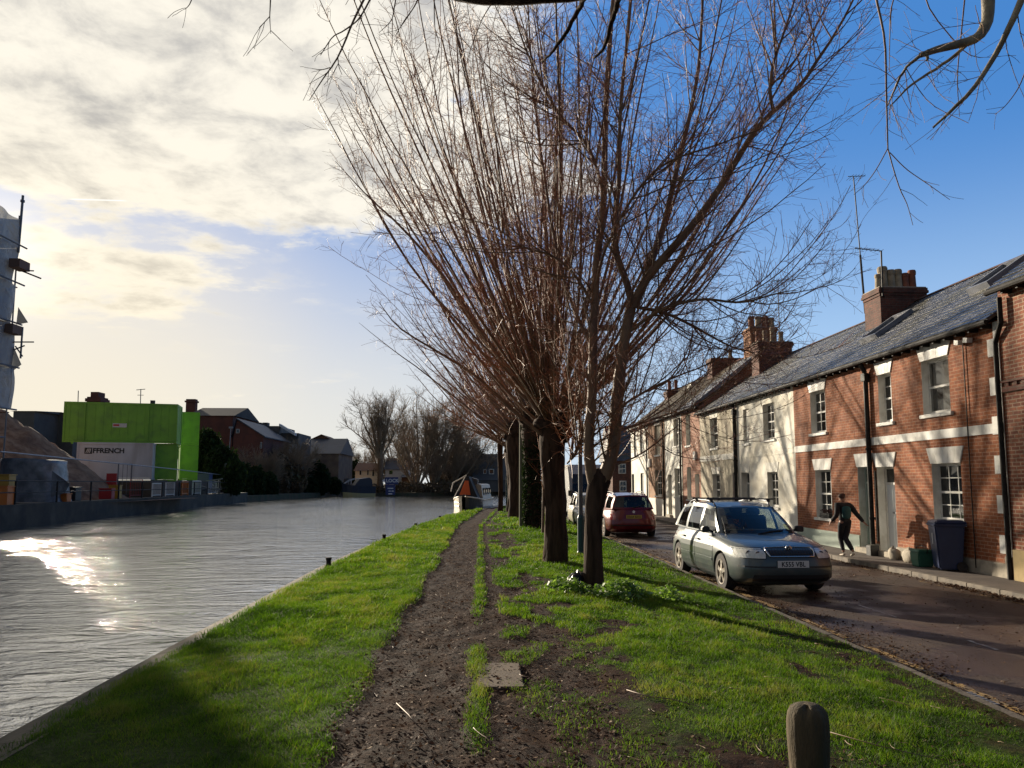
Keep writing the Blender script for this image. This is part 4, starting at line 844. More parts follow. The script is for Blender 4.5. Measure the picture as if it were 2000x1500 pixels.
def estate(label,loc,rz,paint,plate,group=None,bars=False,view='front'):
    root=empty('estate_car',loc,label,'car',group,rz)
    mb=MB(); NP=72; rings=[]
    for z in [.17,.20,.25,.30,.36,.42,.48,.55,.60,.64,.67,.70,.73,.76,.79,.82,.845,.87,.89,.91,.925,.94]:
        n=cN(z); ring=[]
        for k in range(NP):
            th=2*PI*(k+0.5)/NP; c,s=math.cos(th),math.sin(th); L=cLf(z) if c>0 else cLr(z)
            ring.append((math.copysign(abs(c)**(2/n),c)*L,math.copysign(abs(s)**(2/n),s)*cW(z),z))
        rings.append(ring)
    vs=[p for r_ in rings for p in r_]; fs=[]
    for i in range(len(rings)-1):
        for k in range(NP): k2=(k+1)%NP; fs.append((i*NP+k,i*NP+k2,(i+1)*NP+k2,(i+1)*NP+k))
    fs.append(tuple(range(NP))[::-1]); fs.append(tuple((len(rings)-1)*NP+k for k in range(NP)))
    mb.add(vs,fs); body=mb.build('body',[paint,'black_plastic'],root,local=True,smooth=True)
    cuts=[]
    for x in (1.31,-1.29):
        for sg in (1,-1):
            c=MB(); c.lathe([(0.355,0.60*sg),(0.355,1.1*sg)],c=(x,0,0.315),n=36,axis='y'); c.box(x-0.355,x+0.355,min(0.6*sg,1.1*sg),max(0.6*sg,1.1*sg),0.0,0.30)
            c1_=MB(); c1_.lathe([(0.355,0.60*sg),(0.355,1.1*sg)],c=(x,0,0.325),n=36,axis='y'); o=c1_.build('cut',[paint],root,local=True); cuts.append(o)
            c2_=MB(); c2_.box(x-0.354,x+0.354,min(0.601*sg,1.1*sg),max(0.601*sg,1.1*sg),0.0,0.325); o=c2_.build('cut',[paint],root,local=True); cuts.append(o)
    boolean_cut(body,cuts); sharp(body,32)
    for p in body.data.polygons: p.use_smooth=True
    # greenhouse
    S=[0,1,2,3]; bX=[.86,-.10,-1.0,-2.10]; tX=[.20,-.18,-.98,-1.86]; bY=[.70,.772,.772,.69]; tY=[.545,.60,.595,.52]; bZ=[.925,.93,.935,.945]; tZ=[1.375,1.435,1.440,1.375]
    ss_=np.linspace(0,3,31)
    def sp(s,t,sg):
        q=lambda A:float(np.interp(s,S,A)) 
        zc=0.012*math.sin(PI*min(max((s),0),3)/3)
        bu=0.03*math.sin(PI*t*0.9)
        return (q(bX)*(1-t)+q(tX)*t, sg*(q(bY)*(1-t)+q(tY)*t+bu), (q(bZ))*(1-t)+(q(tZ)+zc)*t)
    body2=MB(); glassS=[]; wins=[(0.13,0.93),(1.06,1.93),(2.08,2.78)]; t0,t1=0.05,0.86
    scuts=sorted({0,3}|{v for w_ in wins for v in w_}|set(np.round(np.linspace(0,3,25),4)))
    tcuts=[0,t0,.3,.55,t1,1.0]
    for sg in (1,-1):
        for a,b in zip(scuts[:-1],scuts[1:]):
            for c,d in zip(tcuts[:-1],tcuts[1:]):
                inw=any(w0-1e-6<=a and b<=w1+1e-6 for w0,w1 in wins) and c>=t0-1e-6 and d<=t1+1e-6
                if not inw: body2.quad(sp(a,c,sg),sp(b,c,sg),sp(b,d,sg),sp(a,d,sg))
    def ws(v,t,front=True):
        if front: bx_,by,bz=1.10-0.24*v*v,0.70*v,.925; tx_,ty,tz=0.30-0.10*v*v,0.545*v,1.375+0.035*(1-v*v)
        else: bx_,by,bz=-2.19+0.09*v*v,0.69*v,.945; tx_,ty,tz=-1.92+0.06*v*v,0.52*v,1.375+0.035*(1-v*v)
        return (bx_*(1-t)+tx_*t,by*(1-t)+ty*t,bz*(1-t)+tz*t+ (0.02*math.sin(PI*t)))
    vc=np.round(np.concatenate([[-1],np.linspace(-0.93,0.93,15),[1]]),4)
    for fr,(ta,tb) in ((True,(0.04,0.95)),(False,(0.12,0.88))):
        tc_=[0,ta,.35,.65,tb,1.0]
        for a,b in zip(vc[:-1],vc[1:]):
            for c,d in zip(tc_[:-1],tc_[1:]):
                if a>=-0.931 and b<=0.931 and c>=ta-1e-6 and d<=tb+1e-6: continue
                body2.quad(ws(a,c,fr),ws(b,c,fr),ws(b,d,fr),ws(a,d,fr))
    def roofp(u,v):
        f=ws(v,1.0,True); b=ws(v,1.0,False); x=f[0]*(1-u)+b[0]*u
        s=float(np.interp(-x,[-t for t in tX],S)) if True else 0
        e=sp(s,1.0,1); ye=e[1]; ze=e[2]
        return (x,ye*v,ze+0.035*(1-v*v))
    us=np.linspace(0,1,15)
    for a,b in zip(us[:-1],us[1:]):
        for c,d in zip(vc[:-1],vc[1:]): body2.quad(roofp(a,c),roofp(b,c),roofp(b,d),roofp(a,d))
    cabn=body2.build('cabin',[paint],root,local=True,smooth=True)
    import bmesh
    bm=bmesh.new(); bm.from_mesh(cabn.data); bmesh.ops.remove_doubles(bm,verts=bm.verts,dist=0.004); bmesh.ops.recalc_face_normals(bm,faces=bm.faces)
    bmesh.ops.solidify(bm,geom=bm.faces[:],thickness=0.018)
    bm.to_mesh(cabn.data); bm.free(); sharp(cabn,40)
    for p in cabn.data.polygons: p.use_smooth=True
    def pane(nm,fn,us_,ts_,m_='car_glass'):
        g=MB()
        for a,b in zip(us_[:-1],us_[1:]):
            for c,d in zip(ts_[:-1],ts_[1:]): g.quad(fn(a,c),fn(b,c),fn(b,d),fn(a,d))
        return g.build(nm,m_,root,local=True,smooth=True)
    pane('windscreen',lambda v,t:ws(v,t,True),np.linspace(-.93,.93,13),np.linspace(.04,.95,7))
    pane('rear_window',lambda v,t:ws(v,t,False),np.linspace(-.93,.93,13),np.linspace(.12,.88,7),'tinted_glass')
    for sg in (1,-1):
        for w0,w1 in wins: pane('side_window',lambda s,t:sp(s,t,sg),np.linspace(w0,w1,7),np.linspace(t0,t1,5))
    # black inner waist, dashboard, seats
    k=MB(); k.box(-2.0,0.80,-0.66,0.66,0.935,0.945); k.obox((0.72,0,0.95),(0.16,0.62,0.05)); k.build('dashboard','black_plastic',root,local=True,bevel=0.02)
    for x in (0.0,-0.95):
        for y in (0.36,-0.36):
            k=MB(); k.obox((x-0.25,y,1.0),(0.07,0.23,0.22),ry=-0.2); k.obox((x-0.31,y,1.28),(0.05,0.13,0.08),ry=-0.15); k.build('seat','seat_cloth',root,local=True,bevel=0.03)
    k=MB(); n=20; pts=[(0.42+0.07*math.sin(2*PI*i/n),-0.36+0.18*math.cos(2*PI*i/n),1.02+0.16*math.sin(2*PI*i/n)) for i in range(n+1)]; k.tube(pts,0.014,6); k.build('steering_wheel','black_plastic',root,local=True)
    # doors
    for sg in (1,-1):
        for x0,x1 in ((-0.085,0.93),(-1.02,-0.105)):
            k=MB(); side_patch(k,x0-0.009,x1+0.009,0.262,0.922,sg,0.0025); k.build('door_gap','black_plastic',root,local=True)
            k=MB(); side_patch(k,x0,x1,0.27,0.915,sg,0.006); d=sharp(k.build('door',paint,root,local=True,smooth=True),40)
            h=MB(); hx=x0+0.14; h.tube([(hx-0.07,side_y(hx,.80,sg)+sg*0.012,.80),(hx-0.06,side_y(hx,.80,sg)+sg*0.04,.80),(hx+0.09,side_y(hx,.80,sg)+sg*0.04,.80),(hx+0.1,side_y(hx,.80,sg)+sg*0.012,.80)],0.014,6); h.build('handle',paint,d,local=True)
            r_=MB(); side_patch(r_,x0+0.01,x1-0.01,0.47,0.515,sg,0.014,6,1); r_.build('rub_strip',paint,d,local=True)
        m_=MB(); m_.prism([(0.72,0.95),(0.85,0.94),(0.865,1.0),(0.84,1.055),(0.73,1.055),(0.715,1.02)],lambda u,v,s:(0.62-0.11*s*(1-0.25*abs(u-0.78)*4),sg*(u+0.10),v+0.0)); m_.tube([(0.56,sg*0.73,0.945),(0.56,sg*0.83,0.985)],0.025,6)
        m_.build('door_mirror','black_plastic',root,local=True,bevel=0.02)
    # wheels
    for x in (1.31,-1.29):
        for sg in (1,-1):
            t_=MB(); yo=sg*0.865; yi=sg*0.67
            t_.lathe([(0.20,yi),(0.30,yi),(0.315,yi+sg*0.02),(0.318,yo-sg*0.03),(0.305,yo-sg*0.004),(0.215,yo)],c=(x,0,0.317),n=36,axis='y',caps=False); wh=t_.build('wheel','rubber',root,local=True,smooth=True); sharp(wh,50)
            r_=MB(); r_.lathe([(0.216,yo-sg*0.001),(0.216,yo+sg*0.004),(0.196,yo+sg*0.002),(0.19,yo-sg*0.06)],c=(x,0,0.317),n=36,axis='y',caps=False)
            for q in range(5):
                a=2*PI*q/5+0.3; 
                for da,wd in ((0,0.036),):
                    P=[]
                    for rr_,w_ in ((0.045,0.042),(0.12,0.030),(0.195,0.045)):
                        for s2 in (-1,1):
                            P.append((x+math.cos(a)*rr_-math.sin(a)*s2*w_,0,0.317+math.sin(a)*rr_+math.cos(a)*s2*w_))
                    f_=[(p[0],yo-sg*(0.006 if i>1 else 0.0),p[2]) for i,p in enumerate(P)]; bq=[(p[0],yo-sg*0.05,p[2]) for p in P]
                    r_.add(f_+bq,[(0,1,3,2),(2,3,5,4),(6,8,9,7),(8,10,11,9),(0,2,8,6),(2,4,10,8),(1,7,9,3),(3,9,11,5)])
            r_.lathe([(0.05,yo-sg*0.04),(0.05,yo+sg*0.004),(0.03,yo+sg*0.008)],c=(x,0,0.317),n=14,axis='y')
            r_.build('rim','alloy',wh,local=True)
            dk=MB(); dk.lathe([(0.19,yo-sg*0.075),(0.19,yo-sg*0.07)],c=(x,0,0.317),n=24,axis='y'); dk.build('brake_disc','black_plastic',wh,local=True)
    # nose
    k=MB(); end_patch(k,[(.655,-.36,.36),(.70,-.385,.385),(.745,-.40,.40),(.785,-.375,.375)],1,0.008,14)
    gr=k.build('grille','black_plastic',root,local=True)
    k=MB(); X=lambda y,z:(end_x(y,z,1)+0.018,y,z)
    loop=[X(y,.655) for y in np.linspace(-.36,.36,9)]+[X(.385,.70),X(.402,.745),X(.385,.785)]+[X(y,.79+0.012*(1-abs(y)/.37)) for y in np.linspace(.34,-.34,9)]+[X(-.385,.785),X(-.402,.745),X(-.385,.70)]; loop.append(loop[0])
    k.tube(loop,0.013,6,caps=False); k.build('grille_surround','chrome',gr,local=True,smooth=True)
    k=MB(); 
    for i in range(15): y=-.33+.047*i; k.tube([X(y,.668),X(y,.72),X(y,.772)],0.004,4)
    k.build('grille_bars','black_plastic',gr,local=True)
    bz=.80; k=MB(); c=X(0,.772); k.lathe([(0.052,-0.01),(0.052,0.012),(0.042,0.016)],c=(c[0]-0.005,0,.772),n=24,axis='x'); bd=k.build('badge','chrome',gr,local=True)
    k=MB(); k.lathe([(0.036,0),(0.034,0.004)],c=(c[0]+0.010,0,.772),n=20,axis='x'); q=k.build('badge_disc','black_plastic',gr,local=True)
    k=MB(); a_=[(-.020,.775),(-.008,.770),(.004,.785),(.012,.80),(.024,.798),(.010,.812),(-.002,.806),(-.012,.79)]; k.prism(a_,lambda u,v,s:(c[0]+0.014+0.003*s,u,v-0.018)); k.build('badge_arrow','chrome',gr,local=True)
    for sg in (1,-1):
        k=MB(); end_patch(k,[(z,sg*a,sg*b) for z,a,b in [(.612,.43,.842),(.66,.415,.86),(.70,.41,.865),(.74,.415,.86),(.788,.44,.815)]],1,0.005,12); k.build('headlight_surround','black_plastic',root,local=True)
        k=MB(); rows=[(.625,.44,.83),(.66,.43,.845),(.70,.425,.85),(.74,.43,.845),(.775,.455,.80)]
        end_patch(k,[(z,sg*a,sg*b) for z,a,b in rows],1,0.010,12); hl=sharp(k.build('headlight','lamp_lens',root,local=True,smooth=True),40)
        for y_,r_ in ((.53,.040),(.65,.045)):
            k=MB(); k.lathe([(r_,-0.01),(r_*0.9,0.003),(r_*0.4,0.002)],c=(end_x(y_+0.03,.70,1)+0.006,sg*y_,.70),n=18,axis='x'); k.build('lamp_bowl','lamp_bowl',hl,local=True)
    k=MB(); end_patch(k,[(.25,-.62,.62),(.30,-.64,.64),(.36,-.62,.62)],1,0.006,14); k.build('lower_grille','black_plastic',root,local=True)
    for q_ in (-1,1): k=MB(); end_patch(k,[(.475,q_*.28,q_*.80),(.50,q_*.28,q_*.80)],1,0.010,8); k.build('bumper_strip','black_plastic',root,local=True)
    k=MB(); 
    for y0_,y1_ in ((-0.10,0.42),(-0.62,-0.05)):
        p0=ws(y0_/0.70,0.03); p1=ws((y0_+0.06)/0.62,0.55) if y0_<-.3 else ws(y1_/0.66,0.12)
        k.tube([(p0[0]+.03,p0[1],p0[2]),((p0[0]+p1[0])/2+.03,(p0[1]+p1[1])/2,(p0[2]+p1[2])/2+.02),(p1[0]+.02,p1[1],p1[2]+.01)],0.011,5)
    k.build('wiper','black_plastic',root,local=True)
    # plates
    for sg,pm,zc,tx in ((1,'plate_white',.535,plate[0]),(-1,'plate_yellow',.70,plate[1])):
        xx=end_x(0,zc,sg)+sg*0.016
        k=MB(); k.box(min(xx,xx+sg*0.008),max(xx,xx+sg*0.008),-0.26,0.26,zc-0.056,zc+0.056); pl=k.build('number_plate',pm,root,local=True,bevel=0.003)
        text_mesh(tx,0.108,lambda x,y,z:(xx+sg*(0.009+z*0.5),sg*x*0.86,zc-0.004+y),'lettering','plate_ink',pl,ext=0.003,spacing=1.05,bold=0.0025)
    # tail
    for sg in (1,-1):
        k=MB(); end_patch(k,[(.60,sg*.60,sg*.85),(.68,sg*.58,sg*.862),(.78,sg*.60,sg*.85),(.86,sg*.66,sg*.82)],-1,0.010,8); sharp(k.build('tail_light','red_lens',root,local=True,smooth=True),40)
    k=MB(); p0=ws(0.0,0.10,False); p1=ws(-0.62,0.30,False); k.tube([(p0[0]-.03,p0[1],p0[2]),(p1[0]-.03,p1[1],p1[2])],0.013,5); k.lathe([(0.03,0),(0.03,0.03)],c=(p0[0]-.03,0,p0[2]-0.0),n=10,axis='z'); k.build('rear_wiper','black_plastic',root,local=True)
    k=MB(); k.lathe([(0.045,0),(0.045,-0.012)],c=(end_x(0,.86,-1)-0.004,0,.86),n=20,axis='x'); k.build('rear_badge','chrome',root,local=True)
    k=MB(); end_patch(k,[(.40,-.80,.80),(.43,-.81,.81)],-1,0.012,14); k.build('rear_bumper_strip','black_plastic',root,local=True)
    k=MB(); k.tube([(-1.55,0.0,1.46),(-1.72,0,1.66)],0.006,5); k.build('roof_aerial','black_plastic',root,local=True)
    for sg in (1,-1):
        k=MB(); pts=[]
        for i in range(13):
            s=0.25+2.5*i/12; p=sp(s,1.0,sg); h=0.05*min(1,min(i,12-i)/1.2); pts.append((p[0],p[1]-sg*0.045,p[2]+0.012+h))
        k.tube(pts,0.015,8); k.build('roof_rail','galvanised' if bars else 'black_plastic',root,local=True,smooth=True)
    if bars:
        for x in (-0.05,-0.95):
            k=MB(); k.obox((x,0,1.535),(0.028,0.66,0.014)); 
            for sg in (1,-1): k.obox((x,sg*0.56,1.505),(0.035,0.03,0.03))
            k.build('roof_bar','black_plastic',root,local=True,bevel=0.004)
    return root
PG='cars parked along the verge'
estate('muddy grey green estate car with black roof bars facing the camera',(5.27,15.55,-0.30),-PI/2+R(1.5),'grey_green_paint',('K555 VBL','K555 VBL'),PG,bars=True).scale=(1.055,1.055,1.055)
estate('dark red estate car seen from behind past the willow trunk',(5.42,29.75,-0.30),PI/2,'red_paint',('HN54 BXO','HN54 BXO'),PG).scale=(1.07,1.07,1.07)
estate('cream car beyond the dark red one, half hidden by the tree trunks',(4.98,35.5,-0.30),-PI/2+R(-1),'cream_paint',('RX03 KDF','RX03 KDF'),PG)
# van
v=empty('parked_van',(5.75,43.2,-0.30),'tall pale grey van behind the cream car at the end of the row','van',PG)
mb=MB(); prof=[(-2.9,0.35),(-2.9,1.15),(-2.75,1.25),(-2.05,1.35),(-1.45,2.45),(-0.9,2.95),(2.9,3.0),(2.9,0.35)]
mb.prism(prof,lambda u,w_,s:(5.75+(1.0 if s else -1.0),43.2+u,-0.3+w_)); mb.build('body','van_paint',v,bevel=0.09)
mb=MB(); mb.add([(4.86,41.10,1.08),(6.64,41.10,1.08),(6.55,41.68,2.12),(4.95,41.68,2.12),(4.86,41.16,1.08),(6.64,41.16,1.08),(6.55,41.74,2.12),(4.95,41.74,2.12)],[(0,1,2,3),(4,5,6,7),(0,1,5,4),(1,2,6,5),(2,3,7,6),(3,0,4,7)]); mb.build('windscreen','window_glass',v)
mb=MB(); mb.box(5.2,6.3,40.27,40.31,0.4,0.65); mb.build('grille','black_plastic',v)
for x in (4.95,6.3): mb=MB(); mb.box(x,x+0.28,40.26,40.31,0.45,0.72); mb.build('headlight','lamp_lens',v)
for x in (4.64,6.66): mb=MB(); mb.box(x,x+0.2,41.1,41.2,0.95,1.25); mb.build('door_mirror','black_plastic',v,bevel=0.02)
for x in (4.78,6.5):
    for y in (41.3,45.1): mb=MB(); mb.lathe([(0.2,0),(0.34,0),(0.34,0.22),(0.2,0.22)],c=(x,y,0.04),n=20,axis='x'); mb.build('wheel','rubber',v)
# ---------------------------------------------------------------- pavement things
mat('bin_blue',(0.008,0.020,0.075),rough=0.4,c2=(0.012,0.028,0.09),ns=3.0,spec=0.6)
mat('bin_grey_text',(0.5,0.52,0.55),rough=0.6)
bx_,by_=9.95,16.25
b=empty('wheeled_bin',(bx_,by_,PAVE),'tall dark blue wheeled bin standing against the brown brick wall','bin',rz=R(-17))
mb=MB()
def taper(mb,x,y,z0,z1,a0,b0,a1,b1): mb.add([(x-a0,y-b0,z0),(x+a0,y-b0,z0),(x+a0,y+b0,z0),(x-a0,y+b0,z0),(x-a1,y-b1,z1),(x+a1,y-b1,z1),(x+a1,y+b1,z1),(x-a1,y+b1,z1)],[(0,1,2,3),(4,5,6,7),(0,1,5,4),(1,2,6,5),(2,3,7,6),(3,0,4,7)])
taper(mb,bx_,by_,PAVE+0.03,PAVE+0.95,0.22,0.24,0.29,0.29); mb.build('body','bin_blue',b,bevel=0.03)
mb=MB(); taper(mb,bx_,by_,PAVE+0.93,PAVE+0.985,0.31,0.315,0.315,0.32); mb.build('rim','bin_blue',b,bevel=0.015)
mb=MB(); taper(mb,bx_+0.02,by_,PAVE+0.987,PAVE+1.06,0.33,0.33,0.27,0.28); mb.build('lid','bin_blue',b,bevel=0.025)
mb=MB(); mb.tube([(bx_+0.33,by_-0.22,PAVE+0.96),(bx_+0.33,by_+0.22,PAVE+0.96)],0.018,8); mb.build('handle','bin_blue',b)
for s in (-1,1): mb=MB(); mb.lathe([(0.02,0),(0.1,0),(0.1,0.05),(0.02,0.05)],c=(bx_+0.2,by_+s*0.27-0.025,PAVE+0.1),n=18,axis='y'); mb.build('wheel','rubber',b)
mb=MB(); 
for i in range(7): mb.box(bx_-0.298+0.006*0,bx_-0.285,by_-0.03,by_+0.035,PAVE+0.44+i*0.05,PAVE+0.465+i*0.05)
mb=MB(); taper(mb,bx_-0.268,by_,PAVE+0.55,PAVE+0.78,0.005,0.03,0.011,0.03); mb.build('sticker','bin_grey_text',b)
mat('caddy_green',(0.045,0.15,0.10),rough=0.45)
b=empty('food_caddy',(9.8,16.95,PAVE),'small green lidded recycling caddy beside the blue wheeled bin','caddy')
mb=MB(); taper(mb,9.8,16.95,PAVE+0.002,PAVE+0.32,0.16,0.15,0.19,0.18); mb.build('body','caddy_green',b,bevel=0.02)
mb=MB(); taper(mb,9.8,16.95,PAVE+0.322,PAVE+0.38,0.2,0.19,0.18,0.17); mb.build('lid','caddy_green',b,bevel=0.02)
mb=MB(); mb.tube([(9.8,16.76,PAVE+0.30),(9.8,16.73,PAVE+0.42),(9.8,16.95,PAVE+0.47),(9.8,17.17,PAVE+0.42),(9.8,17.14,PAVE+0.30)],0.01,6); mb.build('handle','black_plastic',b)
b=empty('planter',(10.02,19.55,PAVE),'small dark box planter between the two front doors','planter'); mb=MB(); mb.box(9.9,10.13,19.42,19.66,PAVE+0.002,PAVE+0.26); mb.build('box','black_plastic',b,bevel=0.01)
mb=MB(); mb.box(9.92,10.11,19.44,19.64,PAVE+0.262,PAVE+0.27); mb.build('soil','deep_ground',b)
def blob(name,c,r_,sq,mt,par=None,seed=1,amp=0.25,n=14):
    mb=MB(); rr=random.Random(seed); N=n; vs=[]; fs=[]
    for i in range(N+1):
        for k in range(2*N):
            th=PI*i/N; ph=PI*k/N; d=1+amp*(float(fbm(ph*1.5 if k<N else (2*PI-ph)*1.5,th*2+seed,3,seed))-0.5)*2
            vs.append((c[0]+r_[0]*d*math.sin(th)*math.cos(ph),c[1]+r_[1]*d*math.sin(th)*math.sin(ph),max(c[2]+r_[2]*d*math.cos(th),sq)))
    for i in range(N):
        for k in range(2*N): k2=(k+1)%(2*N); fs.append((i*2*N+k,(i+1)*2*N+k,(i+1)*2*N+k2,i*2*N+k2))
    mb.add(vs,fs); return mb.build(name,mt,par,smooth=True)
for (x,y,s,l) in ((10.02,18.55,0.17,'pale rough stone propped against the wall right of the white door'),(9.98,17.75,0.2,'larger pale rough stone against the wall left of the green caddy')):
    tag(blob('rough_stone',(x,y,PAVE+s*0.7),(s*0.7,s*1.1,s),PAVE,'old_stone',seed=int(y*10),amp=0.5,n=8),l,'stone')
# window box
b=empty('window_box',(W-0.02,lw2['y0']+0.4,lw2['z0']),'dark window box of heather on the sill beside the walker','window box')
mb=MB(); yb=(lw2['y0']+lw2['y1'])/2-0.04; mb.box(W-0.05,W+0.12,yb-0.38,yb+0.28,lw2['z0']+0.004,lw2['z0']+0.14); mb.build('box','black_plastic',b,bevel=0.01)
attr_pal['heather']=[(0.03,0.04,0.015),(0.10,0.02,0.03),(0.16,0.05,0.06)]; mat('heather',(0.1,0.03,0.03),rough=0.8,attr='tint')
r=np.random.default_rng(3); n=500
A=leaves_on(r.uniform(W-0.05,W+0.12,n),r.uniform(yb-0.38,yb+0.28,n),lw2['z0']+0.14+r.random(n)*0.1,0.03,8,tilt=1.0); mesh_np('heather',A[0],A[1],'heather',b,attrs={'tint':A[2]})
# ---------------------------------------------------------------- person
mat('skin',(0.30,0.16,0.11),rough=0.6); mat('dark_jacket',(0.014,0.013,0.014),rough=0.9,c2=(0.024,0.022,0.024),ns=12); mat('dark_trousers',(0.010,0.010,0.014),rough=0.85); mat('teal_cloth',(0.008,0.085,0.085),rough=0.7,c2=(0.006,0.055,0.06),ns=9)
mat('hair_brown',(0.045,0.017,0.010),rough=0.7,c2=(0.08,0.03,0.018),ns=30,stretch=(1,1,.2)); mat('shoe_pale',(0.42,0.36,0.28),rough=0.6)
def skin_mesh(name,chains,mt,par,sub=2,rootv=0):
    vs=[];es=[];rad=[];idx={}
    for ch in chains:
        prev=None
        for key,p,r_ in ch:
            if key not in idx: idx[key]=len(vs); vs.append(p); rad.append(r_)
            if prev is not None: es.append((prev,idx[key]))
            prev=idx[key]
    me=bpy.data.meshes.new(name); me.from_pydata(vs,es,[]); o=bpy.data.objects.new(name,me); COL.objects.link(o)
    o.modifiers.new('s','SKIN'); o.modifiers[0].use_smooth_shade=True
    sv=me.skin_vertices[0].data if me.skin_vertices else None
    if sv is None:
        import bmesh
        bm=bmesh.new(); bm.from_mesh(me); bm.verts.layers.skin.verify(); bm.to_mesh(me); bm.free(); sv=me.skin_vertices[0].data
    for i,r_ in enumerate(rad): sv[i].radius=(r_,r_) if not isinstance(r_,tuple) else r_; sv[i].use_root=(i==rootv)
    m2=o.modifiers.new('u','SUBSURF'); m2.levels=sub; m2.render_levels=sub
    bpy.context.view_layer.update(); me2=bpy.data.meshes.new_from_object(o.evaluated_get(bpy.context.evaluated_depsgraph_get()))
    bpy.data.objects.remove(o); bpy.data.meshes.remove(me); me2.name=name
    me2.materials.clear(); o=link_mesh(name,me2,mt,par,True); return o
per=empty('person',(9.22,19.35,PAVE),'person walking away in dark clothes with a teal back panel and pale shoes','person',rz=R(6))
# local frame: +y is the way the person walks, x to their right
hip=(0,0,0.86)
Lh=(-0.085,0.0,0.82); Rh=(0.085,0.0,0.82)
Lk=(-0.055,0.13,0.46); La=(-0.075,-0.03,0.10)      # left leg
Rk=(0.03,0.05,0.45); Ra=(0.075,-0.22,0.13)         # right leg trailing
nk=(0,0.03,1.36); hd=(-0.02,0.06,1.50)
Ls=(-0.17,0.02,1.29); Le=(-0.23,-0.06,1.04); Lw=(-0.285,0.12,0.88)
Rs=(0.17,0.01,1.29); Re=(0.27,-0.11,1.06); Rw=(0.40,-0.20,0.86)
def mid(a,b,t=0.5): return tuple(a[i]+(b[i]-a[i])*t for i in range(3))
def limb(k,a,b,c,r): return [(k+'0',a,r[0]),(k+'1',mid(a,b),r[1]),(k+'2',b,r[2]),(k+'3',mid(b,c),r[3]),(k+'4',c,r[4])]
torso=[('hip',hip,(.09,.075)),('wa',(0,0.0,1.0),(.115,.085)),('ch',(0,0.01,1.18),(.14,.10)),('sh',(0,0.015,1.29),(.12,.085)),('nk',nk,.05),('hb',(-0.01,0.045,1.42),.065),('hd',hd,(.086,.10)),('ht',(-0.02,0.06,1.56),(.06,.07))]
chains=[torso,
 [('hip',hip,.13)]+limb('l',Lh,Lk,La,(.085,.07,.052,.05,.035)), [('hip',hip,.13)]+limb('r',Rh,Rk,Ra,(.085,.07,.052,.05,.035)),
 [('sh',torso[3][1],.12)]+limb('m',Ls,Le,Lw,(.055,.045,.038,.034,.026)), [('sh',torso[3][1],.12)]+limb('n',Rs,Re,Rw,(.055,.045,.038,.034,.026))]
def hand(key,w,dirv,side):
    d=Vector(dirv).normalized(); s=Vector(side).normalized(); pm=Vector(w)+d*0.055; out=[]
    out.append([(key+'4',w,.026),(key+'p',tuple(pm),(.034,.018))])
    cv=d.cross(s)
    for i,(of,L) in enumerate(((-.028,.062),(-.010,.072),(.009,.068),(.027,.052))):
        b0=pm+d*0.025+s*of; b1=b0+d*L*0.5+cv*0.006; b2=b1+d*L*0.42+cv*0.022
        out.append([(key+'p',tuple(pm),.034),('%sf%da'%(key,i),tuple(b0),.010),('%sf%db'%(key,i),tuple(b1),.009),('%sf%dc'%(key,i),tuple(b2),.007)])
    t0=pm-s*0.034-d*0.012; t1=t0-s*0.022+d*0.028; t2=t1+d*0.026-s*0.002
    out.append([(key+'p',tuple(pm),.034),(key+'ta',tuple(t0),.012),(key+'tb',tuple(t1),.010),(key+'tc',tuple(t2),.008)])
    return out
chains+=hand('m',Lw,(-0.1,0.75,-0.6),(0.3,0.4,0.5)); chains+=hand('n',Rw,(0.55,-0.35,-0.75),(0.2,0.8,-0.1))
body=skin_mesh('body',chains,'skin',per)
j=[[('hip0',(0,0,0.84),(.150,.12)),('hip',(0,0,0.92),(.155,.125)),('wa',(0,0,1.03),(.150,.115)),('ch',(0,0.01,1.19),(.165,.122)),('sh',(0,0.015,1.29),(.14,.10)),('nk',(0,0.025,1.345),.068)],
 [('sh',(0,0.015,1.29),.14)]+limb('m',Ls,Le,mid(Le,Lw,0.97),(.084,.074,.064,.057,.044)),[('sh',(0,0.015,1.29),.14)]+limb('n',Rs,Re,mid(Re,Rw,0.97),(.084,.074,.064,.057,.044))]
skin_mesh('jacket',j,'dark_jacket',per)
tr=[[('hip',(0,0,0.86),(.145,.115)),('w2',(0,0,0.97),(.145,.115))],[('hip',(0,0,0.86),.145)]+limb('l',Lh,Lk,mid(Lk,La,0.93),(.10,.085,.064,.058,.046)),[('hip',(0,0,0.86),.145)]+limb('r',Rh,Rk,mid(Rk,Ra,0.93),(.112,.096,.074,.066,.052))]
skin_mesh('trousers',tr,'dark_trousers',per)
skin_mesh('back_panel',[[('a',(0.0,-0.105,0.93),(.125,.055)),('b',(0.0,-0.11,1.05),(.13,.062)),('c',(0.0,-0.11,1.17),(.135,.062)),('d',(0.0,-0.09,1.27),(.12,.05))]],'teal_cloth',per)
skin_mesh('hair',[[('z',(-0.015,0.008,1.435),(.055,.045)),('a',(-0.02,0.022,1.49),(.088,.086)),('b',(-0.02,0.040,1.54),(.089,.094)),('c',(-0.02,0.050,1.580),(.066,.076))]],'hair_brown',per)
for nm,a,tp in (('shoe',(-0.075,-0.03,0.03),0.0),('shoe',(0.075,-0.22,0.06),0.7)):
    c,s=math.cos(tp),math.sin(tp)
    def q(y,z): return (a[0],a[1]+y*c+z*s*0.6,a[2]+z*c-y*s*0.35+ (0.0))
    skin_mesh(nm,[[('a',q(-0.05,0.02),(.038,.035)),('b',q(0.02,0.018),(.04,.034)),('c',q(0.10,0.005),(.042,.026)),('d',q(0.165,0.0),(.032,.02))]],'shoe_pale',per,1)
fc=MB()   # nose and ears
